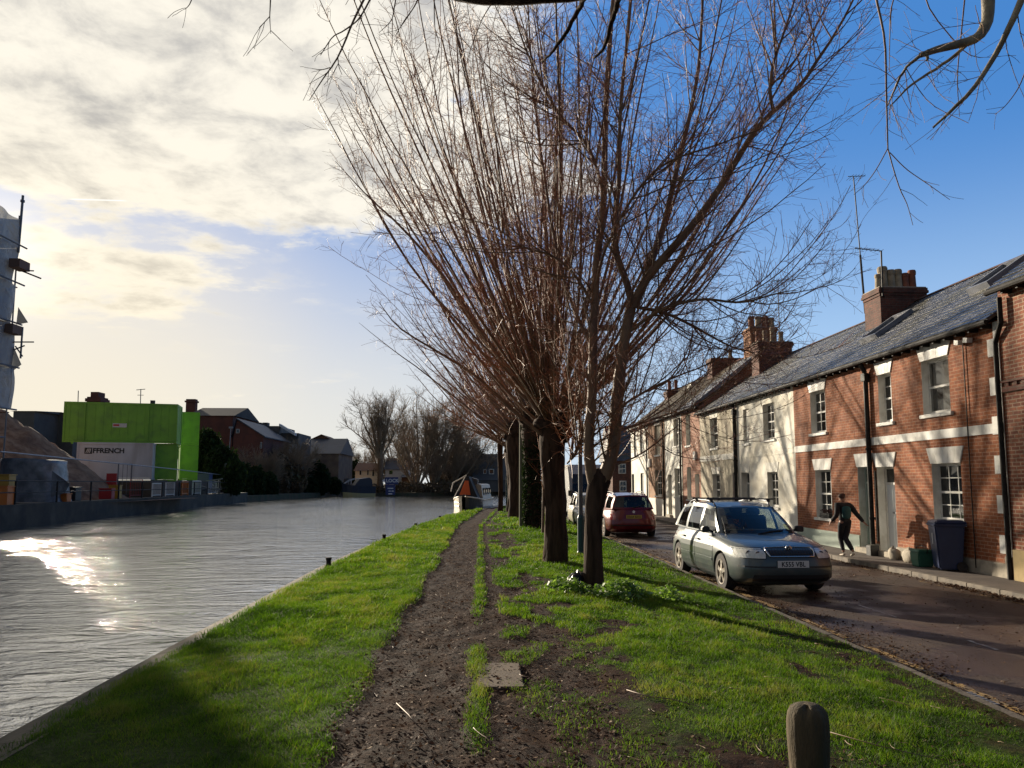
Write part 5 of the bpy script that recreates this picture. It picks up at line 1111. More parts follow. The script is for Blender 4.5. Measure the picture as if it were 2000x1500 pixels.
fc.obox((-0.02,0.165,1.495),(0.012,0.018,0.02)); fc.obox((-0.105,0.055,1.50),(0.008,0.018,0.028)); fc.obox((0.065,0.055,1.50),(0.008,0.018,0.028))
fc.build('face_features','skin',per,local=True,bevel=0.006)
for sx_ in (-1,1):
    e_=MB(); e_.lathe([(0.001,-0.008),(0.009,0.0),(0.001,0.008)],c=(-0.02+sx_*0.032,0.147,1.515),n=8,axis='y'); e_.build('eye','plate_ink',per,local=True)
# ---------------------------------------------------------------- verge things
mat('bollard_wood',(0.085,0.058,0.026),rough=0.9,c2=(0.035,0.028,0.012),ns=6.0,bump=0.9,bs=30,stretch=(1,1,0.25),stain=((0.07,0.075,0.02),2.5,0.6))
b=empty('wooden_bollard',(1.61,3.86,0.0),'short mossy round-topped wooden post in the grass at the bottom of the picture','post')
mb=MB(); n=40; prof=[(0.082,-0.3),(0.084,0.0),(0.088,0.15),(0.095,0.32),(0.099,0.42),(0.098,0.48),(0.092,0.52),(0.078,0.548),(0.055,0.562),(0.025,0.568)]
b0=len(mb.v); vs=[]
for r_,h in prof:
    for k in range(n):
        th=2*PI*k/n; d=1+0.05*(vn(k*0.55,h*2,3)-0.5)*2+0.02*(vn(k*1.9,h*9,5)-0.5)-0.10*math.exp(-((th-4.3)/0.10)**2)*(1 if h>0.2 else 0.4)-0.05*math.exp(-((th-5.3)/0.07)**2)
        vs.append((1.61+r_*d*math.cos(th)*(1.0),3.86+r_*d*math.sin(th),h-0.02*math.exp(-((th-4.3)/0.2)**2)*(1 if h>0.45 else 0)))
fs=[(i*n+k,i*n+(k+1)%n,(i+1)*n+(k+1)%n,(i+1)*n+k) for i in range(len(prof)-1) for k in range(n)]; fs.append(tuple((len(prof)-1)*n+k for k in range(n))); mb.add(vs,fs)
mb.build('post','bollard_wood',b,smooth=True)
def mooring(px,py,lab):
    p=at(px,py,Z=-0.0); x=float(bank_x(p[1]))+0.2
    b=empty('mooring_post',(x,p[1],0),lab,'mooring post','small mooring posts along the river edging')
    mb=MB(); mb.lathe([(0.055,-0.05),(0.05,0.10),(0.062,0.115),(0.062,0.15),(0.04,0.155)],c=(x,p[1],0.0),n=10); mb.build('post','black_iron',b)
mooring(619,1104,'nearest short black mooring post at the stone river edging'); mooring(738,1054,'second short black mooring post along the river edging'); mooring(804,1030,'third and smaller looking black mooring post along the river edging'); mooring(851,1014,'farthest tiny mooring post just before the moored narrowboat')
mat('bag_plastic',(0.010,0.010,0.012),rough=0.28,bump=0.6,bs=14)
tag(blob('rubbish_bag',(1.53,12.35,0.05),(0.17,0.16,0.17),-0.1,'bag_plastic',seed=4,amp=0.6,n=12),'crumpled black bin bag lying against the foot of the forked tree','bag')
mat('post_green',(0.012,0.05,0.055),rough=0.5); mat('post_grey',(0.11,0.115,0.12),rough=0.55,c2=(0.07,0.07,0.075),ns=4)
lp=empty('street_lamp',(2.42,18.77,-0.12),'tall thin lamp post with a dark green base between the two nearest willows','street lamp')
mb=MB(); mb.lathe([(0.10,0),(0.10,0.12),(0.085,0.16),(0.085,0.95),(0.06,1.02)],c=(2.42,18.77,-0.15),n=14); mb.build('base','post_green',lp)
mb=MB(); mb.tube([(2.42,18.77,0.86),(2.42,18.77,5.2)],[0.055,0.045],12); mb.tube([(2.42,18.77,5.15),(2.6,18.77,5.45),(2.95,18.77,5.5)],0.03,8); mb.build('column','post_grey',lp)
mb=MB(); mb.obox((3.1,18.77,5.5),(0.28,0.11,0.06)); mb.build('lantern','post_grey',lp,bevel=0.02)
gp=empty('green_post',(0,0,0),'thin dark green post standing in the grass by the far willow trunks','post'); p=at(990,998,Z=0); gp.location=p
mb=MB(); mb.tube([(p[0],p[1],-0.05),(p[0],p[1],at(990,928,Y=p[1])[2])],0.07,10); mb.build('pole','post_green',gp)
mat('lichen_pole',(0.075,0.085,0.045),rough=0.9,c2=(0.12,0.11,0.07),ns=5,stretch=(1,1,.3))
gp=empty('telegraph_pole',(1.55,29.3,0),'mossy green telegraph pole standing just left of the ivy covered trunk','pole')
mb=MB(); mb.tube([(1.55,29.3,-0.1),(1.55,29.3,7.4)],[0.12,0.09],12); mb.build('pole','lichen_pole',gp)
mb=MB(); mb.box(1.05,2.05,29.27,29.33,7.0,7.1); mb.build('crossbar','lichen_pole',gp)
# leafy weeds round the forked tree
r=np.random.default_rng(12)
for i,(cx,cy,sp_,n,lab) in enumerate(((2.25,12.1,0.30,620,'clump of bright green weeds right of the forked tree foot'),(1.40,11.75,0.28,520,'clump of bright green weeds left of the forked tree foot'),(1.9,11.5,0.32,420,'low bright green weeds in front of the forked tree'),(1.2,12.0,0.2,260,'small tuft of weeds beside the black bag'),(2.85,11.8,0.25,240,'sparse pale weeds farther right of the forked tree'))):
    X=r.normal(cx,sp_*0.55,n); Y=r.normal(cy,sp_*0.45,n); rad=np.hypot((X-cx),(Y-cy))/sp_; Z=land_z(X,Y)+r.random(n)*0.22*np.exp(-rad**2)
    A=leaves_on(X,Y,Z,0.07,100+i,tilt=0.8); o=mesh_np('weed_clump',A[0],A[1],'weed_leaf',attrs={'tint':np.clip(A[2]*1.2,0,1)}); tag(o,lab,'weeds','weed clumps round the forked tree')
# ---------------------------------------------------------------- bare trees
def unit(v): return v/np.maximum(np.linalg.norm(v,axis=-1,keepdims=True),1e-9)
def catmull(P,n):
    P=np.asarray(P,float); Q=np.vstack([2*P[0]-P[1],P,2*P[-1]-P[-2]]); N=len(P)-1; t=np.linspace(0,N-1e-6,n); i=t.astype(int); f=(t-i)[:,None]
    a,b,c,d=Q[i],Q[i+1],Q[i+2],Q[i+3]
    return 0.5*((2*b)+(-a+c)*f+(2*a-5*b+4*c-d)*f*f+(-a+3*b-3*c+d)*f**3)
def grow(r,P,Rd,k,tr,ln,an,up,r0,rt,seg,jit=0.12,drop=0.0,taper=0.5,lenfall=0.5,hook=0.0):
    """children on every parent polyline: P (T,N,3), Rd (T,N) -> (T*k,seg+1,3)"""
    T,N,_=P.shape; t=r.uniform(tr[0],tr[1],(T,k))*(N-1); i=np.minimum(t.astype(int),N-2); f=(t-i)
    ar=np.arange(T)[:,None]; B=P[ar,i]*(1-f[...,None])+P[ar,i+1]*f[...,None]; tan=unit(P[ar,i+1]-P[ar,i]); rp=Rd[ar,i]*(1-f)+Rd[ar,i+1]*f
    B=B.reshape(-1,3); tan=tan.reshape(-1,3); rp=rp.ravel(); tt=(t/(N-1)).ravel(); M_=len(B)
    rv=r.normal(size=(M_,3)); pr=unit(rv-(rv*tan).sum(1,keepdims=True)*tan); a=np.radians(r.uniform(an[0],an[1],M_))[:,None]
    d=unit(tan*np.cos(a)+pr*np.sin(a)); L=r.uniform(ln[0],ln[1],M_)*(1-lenfall*tt); st=(L/seg)[:,None]
    bend=r.normal(size=(M_,3))*hook; pts=[B]; p=B
    for s in range(seg):
        d=unit(d+np.array([0,0,1.0])*(up-drop*(s/seg))*1.0/seg*3+r.normal(size=(M_,3))*jit+bend/seg); p=p+d*st; pts.append(p)
    C=np.stack(pts,1); R0=np.minimum(rp*0.75,r0*(1-taper*tt)*r.uniform(0.7,1.2,M_)); w_=np.linspace(0,1,seg+1)[None,:]**0.85
    return C,R0[:,None]*(1-w_)+np.minimum(rt,R0)[:,None]*w_
def tubes(P,Rd,n):
    T,N,_=P.shape; tg=np.empty_like(P); tg[:,1:-1]=P[:,2:]-P[:,:-2]; tg[:,0]=P[:,1]-P[:,0]; tg[:,-1]=P[:,-1]-P[:,-2]; tg=unit(tg)
    ref=np.where(np.abs(tg[:,:1,2:3])<0.95,np.array([[[0,0,1.0]]]),np.array([[[1.0,0,0]]])); u=unit(np.cross(tg,np.broadcast_to(ref,tg.shape))); v=np.cross(tg,u)
    th=np.arange(n)*2*np.pi/n; V=P[:,:,None,:]+Rd[:,:,None,None]*(u[:,:,None,:]*np.cos(th)[None,None,:,None]+v[:,:,None,:]*np.sin(th)[None,None,:,None])
    idx=np.arange(T*N*n).reshape(T,N,n); a=idx[:,:-1]; b=idx[:,1:]; Q=np.stack([a,np.roll(a,-1,2),np.roll(b,-1,2),b],-1).reshape(-1,4)
    return V.reshape(-1,3),Q
def tube_obj(name,sets,mt,par,smooth=True):
    VV=[];QQ=[];o=0
    for P,Rd,n in sets:
        V,Q=tubes(P,Rd,n); VV.append(V); QQ.append(Q+o); o+=len(V)
    return mesh_np(name,np.concatenate(VV),np.concatenate(QQ),mt,par,smooth)
def poly(pts,rad,n=24):
    """explicit limb through given points -> (1,n,3),(1,n)"""
    C=catmull(pts,n); rr=np.interp(np.linspace(0,len(rad)-1,n),range(len(rad)),rad); return C[None],rr[None]
def trunk_mesh(name,pts,rad,mt,par,n=22,m=26,seed=1,rough_=0.10,flare=0.25):
    C=catmull(pts,m); rr=np.interp(np.linspace(0,len(rad)-1,m),range(len(rad)),rad); r=np.random.default_rng(seed)
    V,Q=tubes(C[None],np.ones((1,m)),n); V=V.reshape(m,n,3); c=C[:,None,:]; th=np.arange(n)/n*2*np.pi; h=np.linspace(0,1,m)
    nz=fbm(np.cos(th)[None,:]*1.6+seed+h[:,None]*0.6,np.sin(th)[None,:]*1.6+h[:,None]*2.5,3,seed)-0.5; nf=fbm(np.cos(th)[None,:]*6+h[:,None]*1.5,np.sin(th)[None,:]*6+h[:,None]*9,2,seed+5)-0.5
    k=rr[:,None]*(1+rough_*2.4*nz+rough_*1.5*nf)*(1+flare*np.exp(-h*9)[:,None]*(0.6+0.9*np.cos(th*3+seed)[None,:]*0.4))
    V=c+(V-c)*k[:,:,None]
    return mesh_np(name,V.reshape(-1,3),Q,mt,par,True)
TG='pollarded willows in a row along the path'
def pollard(name,label,base,hz,rt,seed,npole,plen,inc,rp,twn=22,fine=5,tw=(0.5,1.5),tr=0.0038,fr=0.0028,left=0.0,extra=None,trunk_pts=None,sides=4,group=TG,pup=0.45):
    r=np.random.default_rng(seed); x,y,z=base
    root=empty(name,base,label,'tree',group)
    tp=trunk_pts or [(x,y,z-0.15),(x+0.03,y,z+0.6*hz*0.5),(x-0.02,y,z+hz*0.72),(x,y,z+hz*1.03)]
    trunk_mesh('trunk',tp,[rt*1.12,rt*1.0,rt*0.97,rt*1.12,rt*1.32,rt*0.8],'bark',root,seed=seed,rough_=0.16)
    hb=np.array(tp[-1]); blob('pollard_head',(hb[0],hb[1],hb[2]-rt*0.9),(rt*1.55,rt*1.45,rt*1.5),-9,'bark',root,seed=seed,amp=0.75,n=16)
    mb=[]; hc=np.array(tp[-1])+np.array([0,0,-0.25*rt*2])
    az=r.uniform(0,2*np.pi,npole); ic=np.radians(inc[0]+(inc[1]-inc[0])*r.random(npole)**0.8); 
    az=np.where(r.random(npole)<left,r.uniform(np.pi*0.75,np.pi*1.25,npole),az)
    d=np.stack([np.cos(az)*np.sin(ic),np.sin(az)*np.sin(ic),np.cos(ic)],1); B=hc+d*np.array([rt,rt,rt])*0.7-np.array([0,0,1])*r.uniform(0,hz*0.16,npole)[:,None]*np.sin(ic)[:,None]
    L=r.uniform(plen[0],plen[1],npole); seg=14; p=B; pts=[B]; dd=d.copy(); bn=r.normal(size=(npole,3))*0.10
    for s in range(seg):
        dd=unit(dd+np.array([0,0,pup/seg*1.6])+bn/seg+r.normal(size=(npole,3))*0.035); p=p+dd*(L/seg)[:,None]; pts.append(p)
    P=np.stack(pts,1); w_=np.linspace(0,1,seg+1)[None]; r0=r.uniform(rp[0],rp[1],npole)*(L/plen[1])**0.7; Rp=r0[:,None]*(1-w_)**0.8*0.95+0.006; Rp[:,0]*=1.5
    sets=[(P,Rp,7)]
    ex=[]
    for e in (extra or []): ex.append(poly(*e,n=seg+1))
    if ex: P=np.concatenate([P]+[e[0] for e in ex]); Rp=np.concatenate([Rp]+[e[1] for e in ex]); sets=[(P,Rp,7)]
    tube_obj('pole_branches',sets,'limb_bark',root)
    P1,R1=grow(r,P,Rp,max(3,twn//6),(0.15,0.8),(plen[0]*0.22,plen[1]*0.33),(14,38),0.12,rp[0]*0.55,tr,8,jit=0.05,lenfall=0.4)
    allP=P; 
    P2,R2=grow(r,P,Rp,twn,(0.10,0.99),tw,(25,75),0.10,tr*2.0,tr,5,jit=0.10,hook=0.35)
    P3,R3=grow(r,P1,R1,max(5,twn//3),(0.1,0.98),(tw[0]*0.6,tw[1]*0.8),(25,70),0.10,tr*1.6,tr*0.9,5,jit=0.10,hook=0.35)
    P4,R4=grow(r,P2,R2,fine,(0.15,0.98),(0.18,0.6),(25,70),0.05,fr*1.2,fr,3,jit=0.13,hook=0.3)
    P5,R5=grow(r,P3,R3,fine,(0.15,0.98),(0.15,0.5),(25,70),0.05,fr*1.2,fr,3,jit=0.13,hook=0.3)
    tube_obj('twigs',[(P1,R1,4),(P2,R2,3),(P3,R3,3),(P4,R4,3),(P5,R5,3)],'twig_bark',root)
    return root
# tree with the forked trunk, nearest
def A_(px,py,Y=12.26): return at(px,py,Y=Y)
r=np.random.default_rng(21)
root=empty('willow_tree',(1.78,12.26,-0.05),'nearest willow with a slim trunk forking low into two leaning limbs','tree')
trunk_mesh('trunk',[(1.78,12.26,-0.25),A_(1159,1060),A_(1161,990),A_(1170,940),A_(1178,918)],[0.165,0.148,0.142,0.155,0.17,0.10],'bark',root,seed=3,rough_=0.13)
limbs=[([A_(1160,945),A_(1151,900,12.2),A_(1150,850,12.15),A_(1156,780,12.2),A_(1158,690,12.3),A_(1161,600,12.3),A_(1165,500,12.35),A_(1178,400,12.4),A_(1181,250,12.5),A_(1188,100,12.6),A_(1200,-80,12.7),A_(1210,-260,12.8)],[.115,.10,.095,.09,.085,.078,.072,.066,.056,.046,.036,.024]),
 ([A_(1172,950),A_(1190,905,12.2),A_(1200,850,12.2),A_(1206,780,12.2),A_(1214,720,12.2),A_(1224,660,12.2),A_(1238,590,12.2)],[.14,.125,.12,.112,.105,.10,.10]),
 ([A_(1237,600,12.2),A_(1260,548,12.1),A_(1300,500,12.0),A_(1352,440,11.9),A_(1400,375,11.8),A_(1445,300,11.7),A_(1478,250,11.6),A_(1512,215,11.5),A_(1560,170,11.4),A_(1600,110,11.3),A_(1650,30,11.2),A_(1700,-80,11.1)],[.092,.084,.078,.070,.062,.055,.050,.045,.036,.028,.02,.012]),
 ([A_(1236,600,12.2),A_(1222,545,12.1),A_(1206,500,12.0),A_(1202,440,12.0),A_(1212,350,12.0),A_(1214,260,11.9),A_(1222,160,11.9),A_(1236,40,11.8),A_(1246,-120,11.8)],[.07,.064,.058,.052,.046,.04,.034,.027,.018]),
 ([A_(1243,585,12.2),A_(1268,520,12.3),A_(1296,440,12.5),A_(1318,350,12.6),A_(1345,240,12.7),A_(1365,130,12.8),A_(1372,0,13),A_(1390,-150,13.1)],[.07,.062,.056,.05,.043,.035,.026,.016]),
 ([A_(1510,216,11.5),A_(1504,180,11.4),A_(1508,130,11.4),A_(1530,60,11.3),A_(1552,-10,11.3),A_(1570,-80,11.2)],[.034,.03,.025,.02,.014,.01]),
 ([A_(1226,650,12.2),A_(1290,606,12.0),A_(1370,585,11.8),A_(1450,590,11.6),A_(1520,572,11.4),A_(1560,566,11.3)],[.035,.03,.025,.019,.012,.005]),
 ([A_(1245,600,12.2),A_(1300,612,12.3),A_(1360,640,12.4),A_(1420,672,12.5),A_(1475,690,12.6)],[.034,.029,.024,.017,.008]),
 ([A_(1204,800,12.2),A_(1250,770,12.4),A_(1310,740,12.6),A_(1380,712,12.8),A_(1450,672,13)],[.026,.023,.018,.013,.006]),
 ([A_(1202,840,12.2),A_(1240,832,12.5),A_(1300,812,12.8),A_(1345,795,13)],[.022,.018,.013,.006]),
 ([A_(1153,800,12.2),A_(1128,880,12.4),A_(1108,905,12.6)][::-1],[.018,.022,.03]),
 ([A_(1160,600,12.3),A_(1125,540,12.2),A_(1080,500,12.1),A_(1020,480,12),A_(960,440,11.9),A_(880,420,11.8)],[.03,.026,.022,.018,.013,.006]),
 ([A_(1163,560,12.3),A_(1185,480,12.0),A_(1240,380,11.6),A_(1300,320,11.2),A_(1400,285,11),A_(1500,250,10.8)],[.03,.027,.023,.019,.014,.006]),
 ([A_(1158,680,12.3),A_(1120,600,12.6),A_(1085,480,12.8),A_(1060,330,13),A_(1040,180,13.2),A_(1030,20,13.4),A_(1020,-100,13.5)],[.04,.036,.031,.026,.02,.014,.008]),
 ([A_(1180,380,12.4),A_(1150,290,12.3),A_(1090,220,12.2),A_(1040,130,12.1),A_(1000,20,12),A_(980,-80,12)],[.035,.03,.025,.02,.014,.008])]
LP=[poly(p,q,22) for p,q in limbs]; P=np.concatenate([q[0] for q in LP]); Rd=np.concatenate([q[1] for q in LP])*0.88
P=P+np.cumsum(r.normal(size=P.shape)*np.array([.005,.008,.004]),1)*(np.linspace(0,1,22)[None,:,None])
tube_obj('limbs',[(P,Rd,10)],'limb_bark',root)
long_=np.array([0,2,3,4,13,14]); 
S1,SR1=grow(r,P,Rd,18,(0.10,0.97),(1.2,3.4),(18,60),0.30,0.020,0.0045,9,jit=0.05,lenfall=0.35)
S1b,SR1b=grow(r,P[long_],Rd[long_],17,(0.05,0.85),(1.1,2.5),(25,75),0.02,0.016,0.004,9,jit=0.06,lenfall=0.3,hook=0.2)
S1=np.concatenate([S1,S1b]); SR1=np.concatenate([SR1,SR1b])
S2,SR2=grow(r,S1,SR1,11,(0.1,0.98),(0.35,1.1),(25,75),0.06,0.006,0.0032,5,jit=0.09,hook=0.35)
S2b,SR2b=grow(r,P,Rd,22,(0.15,1.0),(0.3,1.0),(35,85),0.06,0.006,0.0032,5,jit=0.09,hook=0.35)
S2=np.concatenate([S2,S2b]); SR2=np.concatenate([SR2,SR2b])
S3,SR3=grow(r,S2,SR2,3,(0.2,0.98),(0.14,0.42),(25,70),0.04,0.0032,0.0024,3,jit=0.12,hook=0.3)
tube_obj('branches',[(S1,SR1,5)],'limb_bark',root); tube_obj('twigs',[(S2,SR2,3),(S3,SR3,3)],'twig_bark',root)
# second tree: thick pollard
def B_(px,py,Y=16.3): return at(px,py,Y=Y)
pollard('willow_tree','thick pollarded willow, second from the front, with tall straight poles fanning from its head',(1.54,16.34,-0.05),3.0,0.235,31,86,(6.8,11.0),(2,54),(0.017,0.042),twn=21,fine=4,tw=(0.35,1.2),tr=0.0042,fr=0.0031,pup=0.42,
  extra=[([B_(1066,830),B_(1010,740),B_(940,650),B_(870,545),B_(790,450),B_(720,385),B_(655,315)],[.05,.045,.04,.033,.026,.016,.006]),([B_(1060,850),B_(1000,800),B_(930,735),B_(860,690),B_(780,640),B_(740,590)],[.045,.04,.033,.026,.017,.006]),([B_(1115,830),B_(1180,740),B_(1260,650),B_(1340,560),B_(1420,450),B_(1480,360)],[.05,.044,.036,.028,.018,.007]),([B_(1060,1040),B_(1062,930),B_(1058,840),B_(1045,700),B_(1030,560),B_(1010,400)],[.03,.035,.035,.03,.022,.012]),([B_(1100,840),B_(1000,600),B_(900,380),B_(840,230),B_(800,100)],[.05,.045,.035,.022,.007])])
pollard('willow_tree','ivy wrapped pollard willow right of the mossy telegraph pole',(1.93,28.9,-0.05),4.2,0.30,33,48,(6.0,9.8),(3,66),(0.024,0.05),twn=20,fine=3,tw=(0.5,1.5),tr=0.0042,fr=0.0032,left=0.3,pup=0.36)
pollard('willow_tree','broad dark pollard willow farther along the row beyond the telegraph pole',(1.7,37.5,-0.05),4.4,0.36,35,30,(5.5,10),(4,70),(0.03,0.06),twn=12,fine=3,tw=(0.6,1.6),tr=0.005,fr=0.004,left=0.5,pup=0.36)
pollard('willow_tree','thick pollard willow with low branches reaching left over the moored narrowboat',(1.9,44.5,-0.05),4.0,0.40,37,42,(5.5,10),(6,80),(0.04,0.07),twn=16,fine=3,tw=(0.7,1.8),tr=0.0062,fr=0.005,left=0.38,pup=0.34)
pollard('willow_tree','slim reddish willow trunk leftmost of the far row beside the green post',(1.12,45.5,-0.05),4.6,0.13,39,16,(3.5,6),(10,70),(0.03,0.045),twn=10,fine=2,tr=0.011,fr=0.009)
pollard('willow_tree','farthest pollard willow of the row, standing where the street ends',(3.2,55,-0.05),4.4,0.34,41,44,(5.5,9.0),(8,80),(0.05,0.08),twn=12,fine=2,tw=(0.8,1.9),tr=0.009,fr=0.007,left=0.2)
# ivy on the third trunk
r=np.random.default_rng(8); n=5200; th=r.uniform(0,2*np.pi,n); hz_=r.uniform(0,4.3,n); rad=0.30+0.12*r.random(n)*(0.6+0.6*vn(th*2,hz_*2,4)); A=leaves_on(1.93+rad*np.cos(th),28.9+rad*np.sin(th),hz_,0.09,5,tilt=1.2)
for o in list(COL.objects):
    if o.get('label','').startswith('ivy wrapped'): mesh_np('ivy',A[0],A[1],'ivy_leaf',o,attrs={'tint':A[2]})
# near tree whose limbs hang over the camera
r=np.random.default_rng(55)
root=empty('willow_tree',(3.4,-2.6,-0.2),'overhanging willow whose pale limbs and hanging twigs enter at the top of the picture','tree')
trunk_mesh('trunk',[(3.4,-2.6,-0.4),(3.35,-2.5,1.2),(3.3,-2.3,2.6),(3.2,-2.1,3.6)],[.42,.36,.34,.38,.30],'bark',root,seed=9)
def N_(px,py,Y): return at(px,py,Y=Y)
top=(3.2,-2.1,3.4)
dark=[([top,(2.4,0.0,4.6),(1.6,2.2,5.0),N_(1300,-90,3.6),N_(1150,-16,4.0),N_(1020,1,4.1),N_(930,1,4.2),N_(860,-14,4.3),N_(760,-90,4.4),N_(600,-200,4.6)],[.20,.15,.11,.075,.058,.052,.045,.036,.028,.018]),
 ([top,(3.6,0.0,5.2),(3.9,2.4,5.8),N_(1960,-160,5.2),N_(1930,-30,5.0)],[.18,.13,.09,.055,.05]),
 ([N_(1150,-20,4.0),N_(1130,20,4.2),N_(1090,90,4.4),N_(1062,122,4.6)],[.018,.014,.010,.006]),([N_(1215,-30,4.0),N_(1200,30,4.2),N_(1178,90,4.4),N_(1160,112,4.5)],[.018,.014,.010,.006])]
pale=[([N_(1930,-30,5.0),N_(1931,10,5.0),N_(1930,45,5.0),N_(1915,70,5.0),N_(1885,82,5.0),N_(1850,88,5.0),N_(1825,95,5.0),N_(1803,103,5.0)],[.05,.044,.038,.034,.030,.027,.023,.018]),
 ([N_(2060,-160,4.6),N_(1998,-10,4.8),N_(1970,60,4.9),N_(1940,120,5.0),N_(1905,175,5.0),N_(1860,220,5.1),N_(1822,253,5.2)],[.035,.024,.021,.018,.015,.012,.007]),
 ([N_(1900,78,5.0),N_(1870,105,5.1),N_(1820,140,5.2),N_(1775,170,5.2),N_(1738,208,5.3)],[.014,.012,.010,.008,.004]),
 ([N_(1803,103,5.0),N_(1775,130,5.1),N_(1758,165,5.2),N_(1740,205,5.3)],[.014,.010,.008,.004]),([N_(1812,100,5.0),N_(1815,112,5.0),N_(1816,122,5.0)],[.014,.012,.009])]
hang=[([N_(1700,-60,5.2),N_(1712,0,5.2),N_(1728,80,5.2),N_(1731,180,5.2),N_(1734,290,5.2)],[.010,.009,.008,.007,.005]),
 ([N_(1734,290,5.2),N_(1712,330,5.2),N_(1690,360,5.2),N_(1668,380,5.2)],[.004,.0035,.003,.002]),([N_(1734,290,5.2),N_(1745,330,5.2),N_(1758,370,5.2),N_(1772,400,5.2),N_(1783,440,5.2)],[.005,.0045,.004,.003,.002]),([N_(1738,298,5.2),N_(1770,330,5.2),N_(1810,358,5.2),N_(1855,390,5.2)],[.004,.0035,.003,.002]),
 ([N_(745,-50,4.4),N_(722,0,4.4),N_(702,35,4.4),N_(684,52,4.4)],[.007,.006,.005,.003]),([N_(735,-50,4.4),N_(700,20,4.4),N_(686,50,4.4),N_(672,85,4.4),N_(655,120,4.4),N_(630,155,4.4),N_(604,196,4.4)],[.009,.007,.0065,.006,.005,.004,.002]),
 ([N_(686,50,4.4),N_(668,62,4.4),N_(650,72,4.4),N_(634,95,4.4),N_(626,108,4.4)],[.005,.004,.0035,.003,.002]),([N_(645,132,4.4),N_(628,136,4.4),N_(610,134,4.4)],[.003,.0025,.0015]),([N_(660,112,4.4),N_(662,130,4.4),N_(668,146,4.4)],[.003,.0025,.0015]),
 ([N_(530,-40,4.4),N_(528,10,4.4),N_(527,35,4.4),N_(529,66,4.4)],[.006,.004,.003,.0015]),([N_(527,32,4.4),N_(516,44,4.4),N_(506,54,4.4)],[.003,.0025,.0015]),([N_(383,-30,4.4),N_(372,5,4.4),N_(362,18,4.4)],[.004,.003,.0015]),
 ([N_(780,-40,4.4),N_(771,10,4.4),N_(764,40,4.4),N_(740,64,4.4)],[.005,.004,.003,.0015]),([N_(830,-40,4.4),N_(812,8,4.4),N_(790,40,4.4),N_(772,70,4.4)],[.005,.004,.003,.0015]),([N_(848,-30,4.4),N_(849,50,4.5),N_(858,90,4.5),N_(845,140,4.5)],[.004,.003,.0025,.0015]),
 ([N_(1765,-40,5.2),N_(1742,10,5.2),N_(1738,70,5.2),N_(1737,140,5.2)],[.006,.005,.004,.002]),([N_(1890,-60,5.1),N_(1878,60,5.2),N_(1870,150,5.2),N_(1874,228,5.3)],[.006,.005,.004,.002]),([N_(2010,120,5.0),N_(1990,170,5.1),N_(1965,205,5.1),N_(1943,224,5.2)],[.005,.004,.003,.002]),
 ([N_(1800,-60,5.1),N_(1812,10,5.1),N_(1860,75,5.2),N_(1900,110,5.2),N_(1955,110,5.2)],[.006,.005,.004,.003,.002])]
mk=lambda L,n:( np.concatenate([poly(p,q,n)[0] for p,q in L]), np.concatenate([poly(p,q,n)[1] for p,q in L]))
dP,dR=mk(dark,24); pP,pR=mk(pale,16); hP,hR=mk(hang,12)
for q in (dP,pP): q+=np.cumsum(r.normal(size=q.shape)*0.003,1)
tube_obj('limbs',[(dP,dR,12)],'bark',root); tube_obj('pale_limbs',[(pP,pR,10)],'pale_bark',root)
t1,tr1=grow(r,pP,pR,7,(0.2,1.0),(0.3,0.9),(25,80),-0.05,0.0045,0.0018,7,jit=0.08,hook=0.3); t2,tr2=grow(r,hP,hR,3,(0.3,0.95),(0.12,0.4),(25,60),-0.03,0.003,0.0014,5,jit=0.08,hook=0.2)
t3,tr3=grow(r,t1,tr1,2,(0.2,0.9),(0.12,0.35),(25,60),0,0.0025,0.0013,4,jit=0.1,hook=0.2)
t4,tr4=grow(r,dP[:1],dR[:1],10,(0.55,0.98),(0.3,0.9),(40,90),-0.25,0.005,0.0018,7,jit=0.08)
tube_obj('twigs',[(hP,hR,5),(t1,tr1,4),(t2,tr2,4),(t3,tr3,3),(t4,tr4,4)],'limb_bark',root)
# ---------------------------------------------------------------- far bank: quay, building site
mat('quay_concrete',(0.048,0.040,0.028),rough=0.9,c2=(0.022,0.020,0.015),ns=0.9,bump=0.6,bs=6,stain=((0.10,0.09,0.07),0.6,0.5))
mat('site_mud',(0.10,0.08,0.06),rough=0.95,c2=(0.06,0.048,0.036),ns=0.8,bump=0.6,bs=5)
qx=lambda y:-(18.3+0.0903*y)
def qp(px,back=0.4):
    """point on the site ground seen at picture column px, that far behind the quay edge"""
    d=at(px,900,Y=100); k=d[0]/100.0; y=(18.3+back)/(-k-0.0903); return (k*y,y)
mb=MB(); mb.prism([(qx(-20),-20),(qx(88),88),(qx(88)-0.9,88),(qx(-20)-0.9,-20)],lambda u,v,s:(u,v,(0.70-0.0015*max(v,0)) if s else -1.4)); tag(mb.build('quay_wall','quay_concrete'),'long dark stained concrete quay wall on the opposite bank below the building site','wall')
mb=MB(); mb.prism([(qx(-20)-0.9,-20),(qx(88)-0.9,88),(-400,88),(-400,-20)],lambda u,v,s:(u,v,0.52 if s else -1.4)); struct(mb.build('site_ground','site_mud'))
mb=MB(); mb.prism([(qx(88),88.02),(-25.3,101),(-24.2,118),(-24.5,140),(-40,420),(-400,420),(-400,88.02)],lambda u,v,s:(u,v,0.2 if s else -1.4)); struct(mb.build('far_bank','rough_ground'))
mb=MB(); mb.prism([(-19.2,118.5),(-12,123),(-7.5,126.5),(-1,131),(4,138),(5,150),(-6,200),(-20,180),(-21,130)],lambda u,v,s:(u*1.0,v,0.05 if s else -1.4)); struct(mb.build('island','rough_ground'))
mb=MB(); mb.box(-400,400,420,900,-1.4,0.3); struct(mb.build('distant_land','rough_ground'))
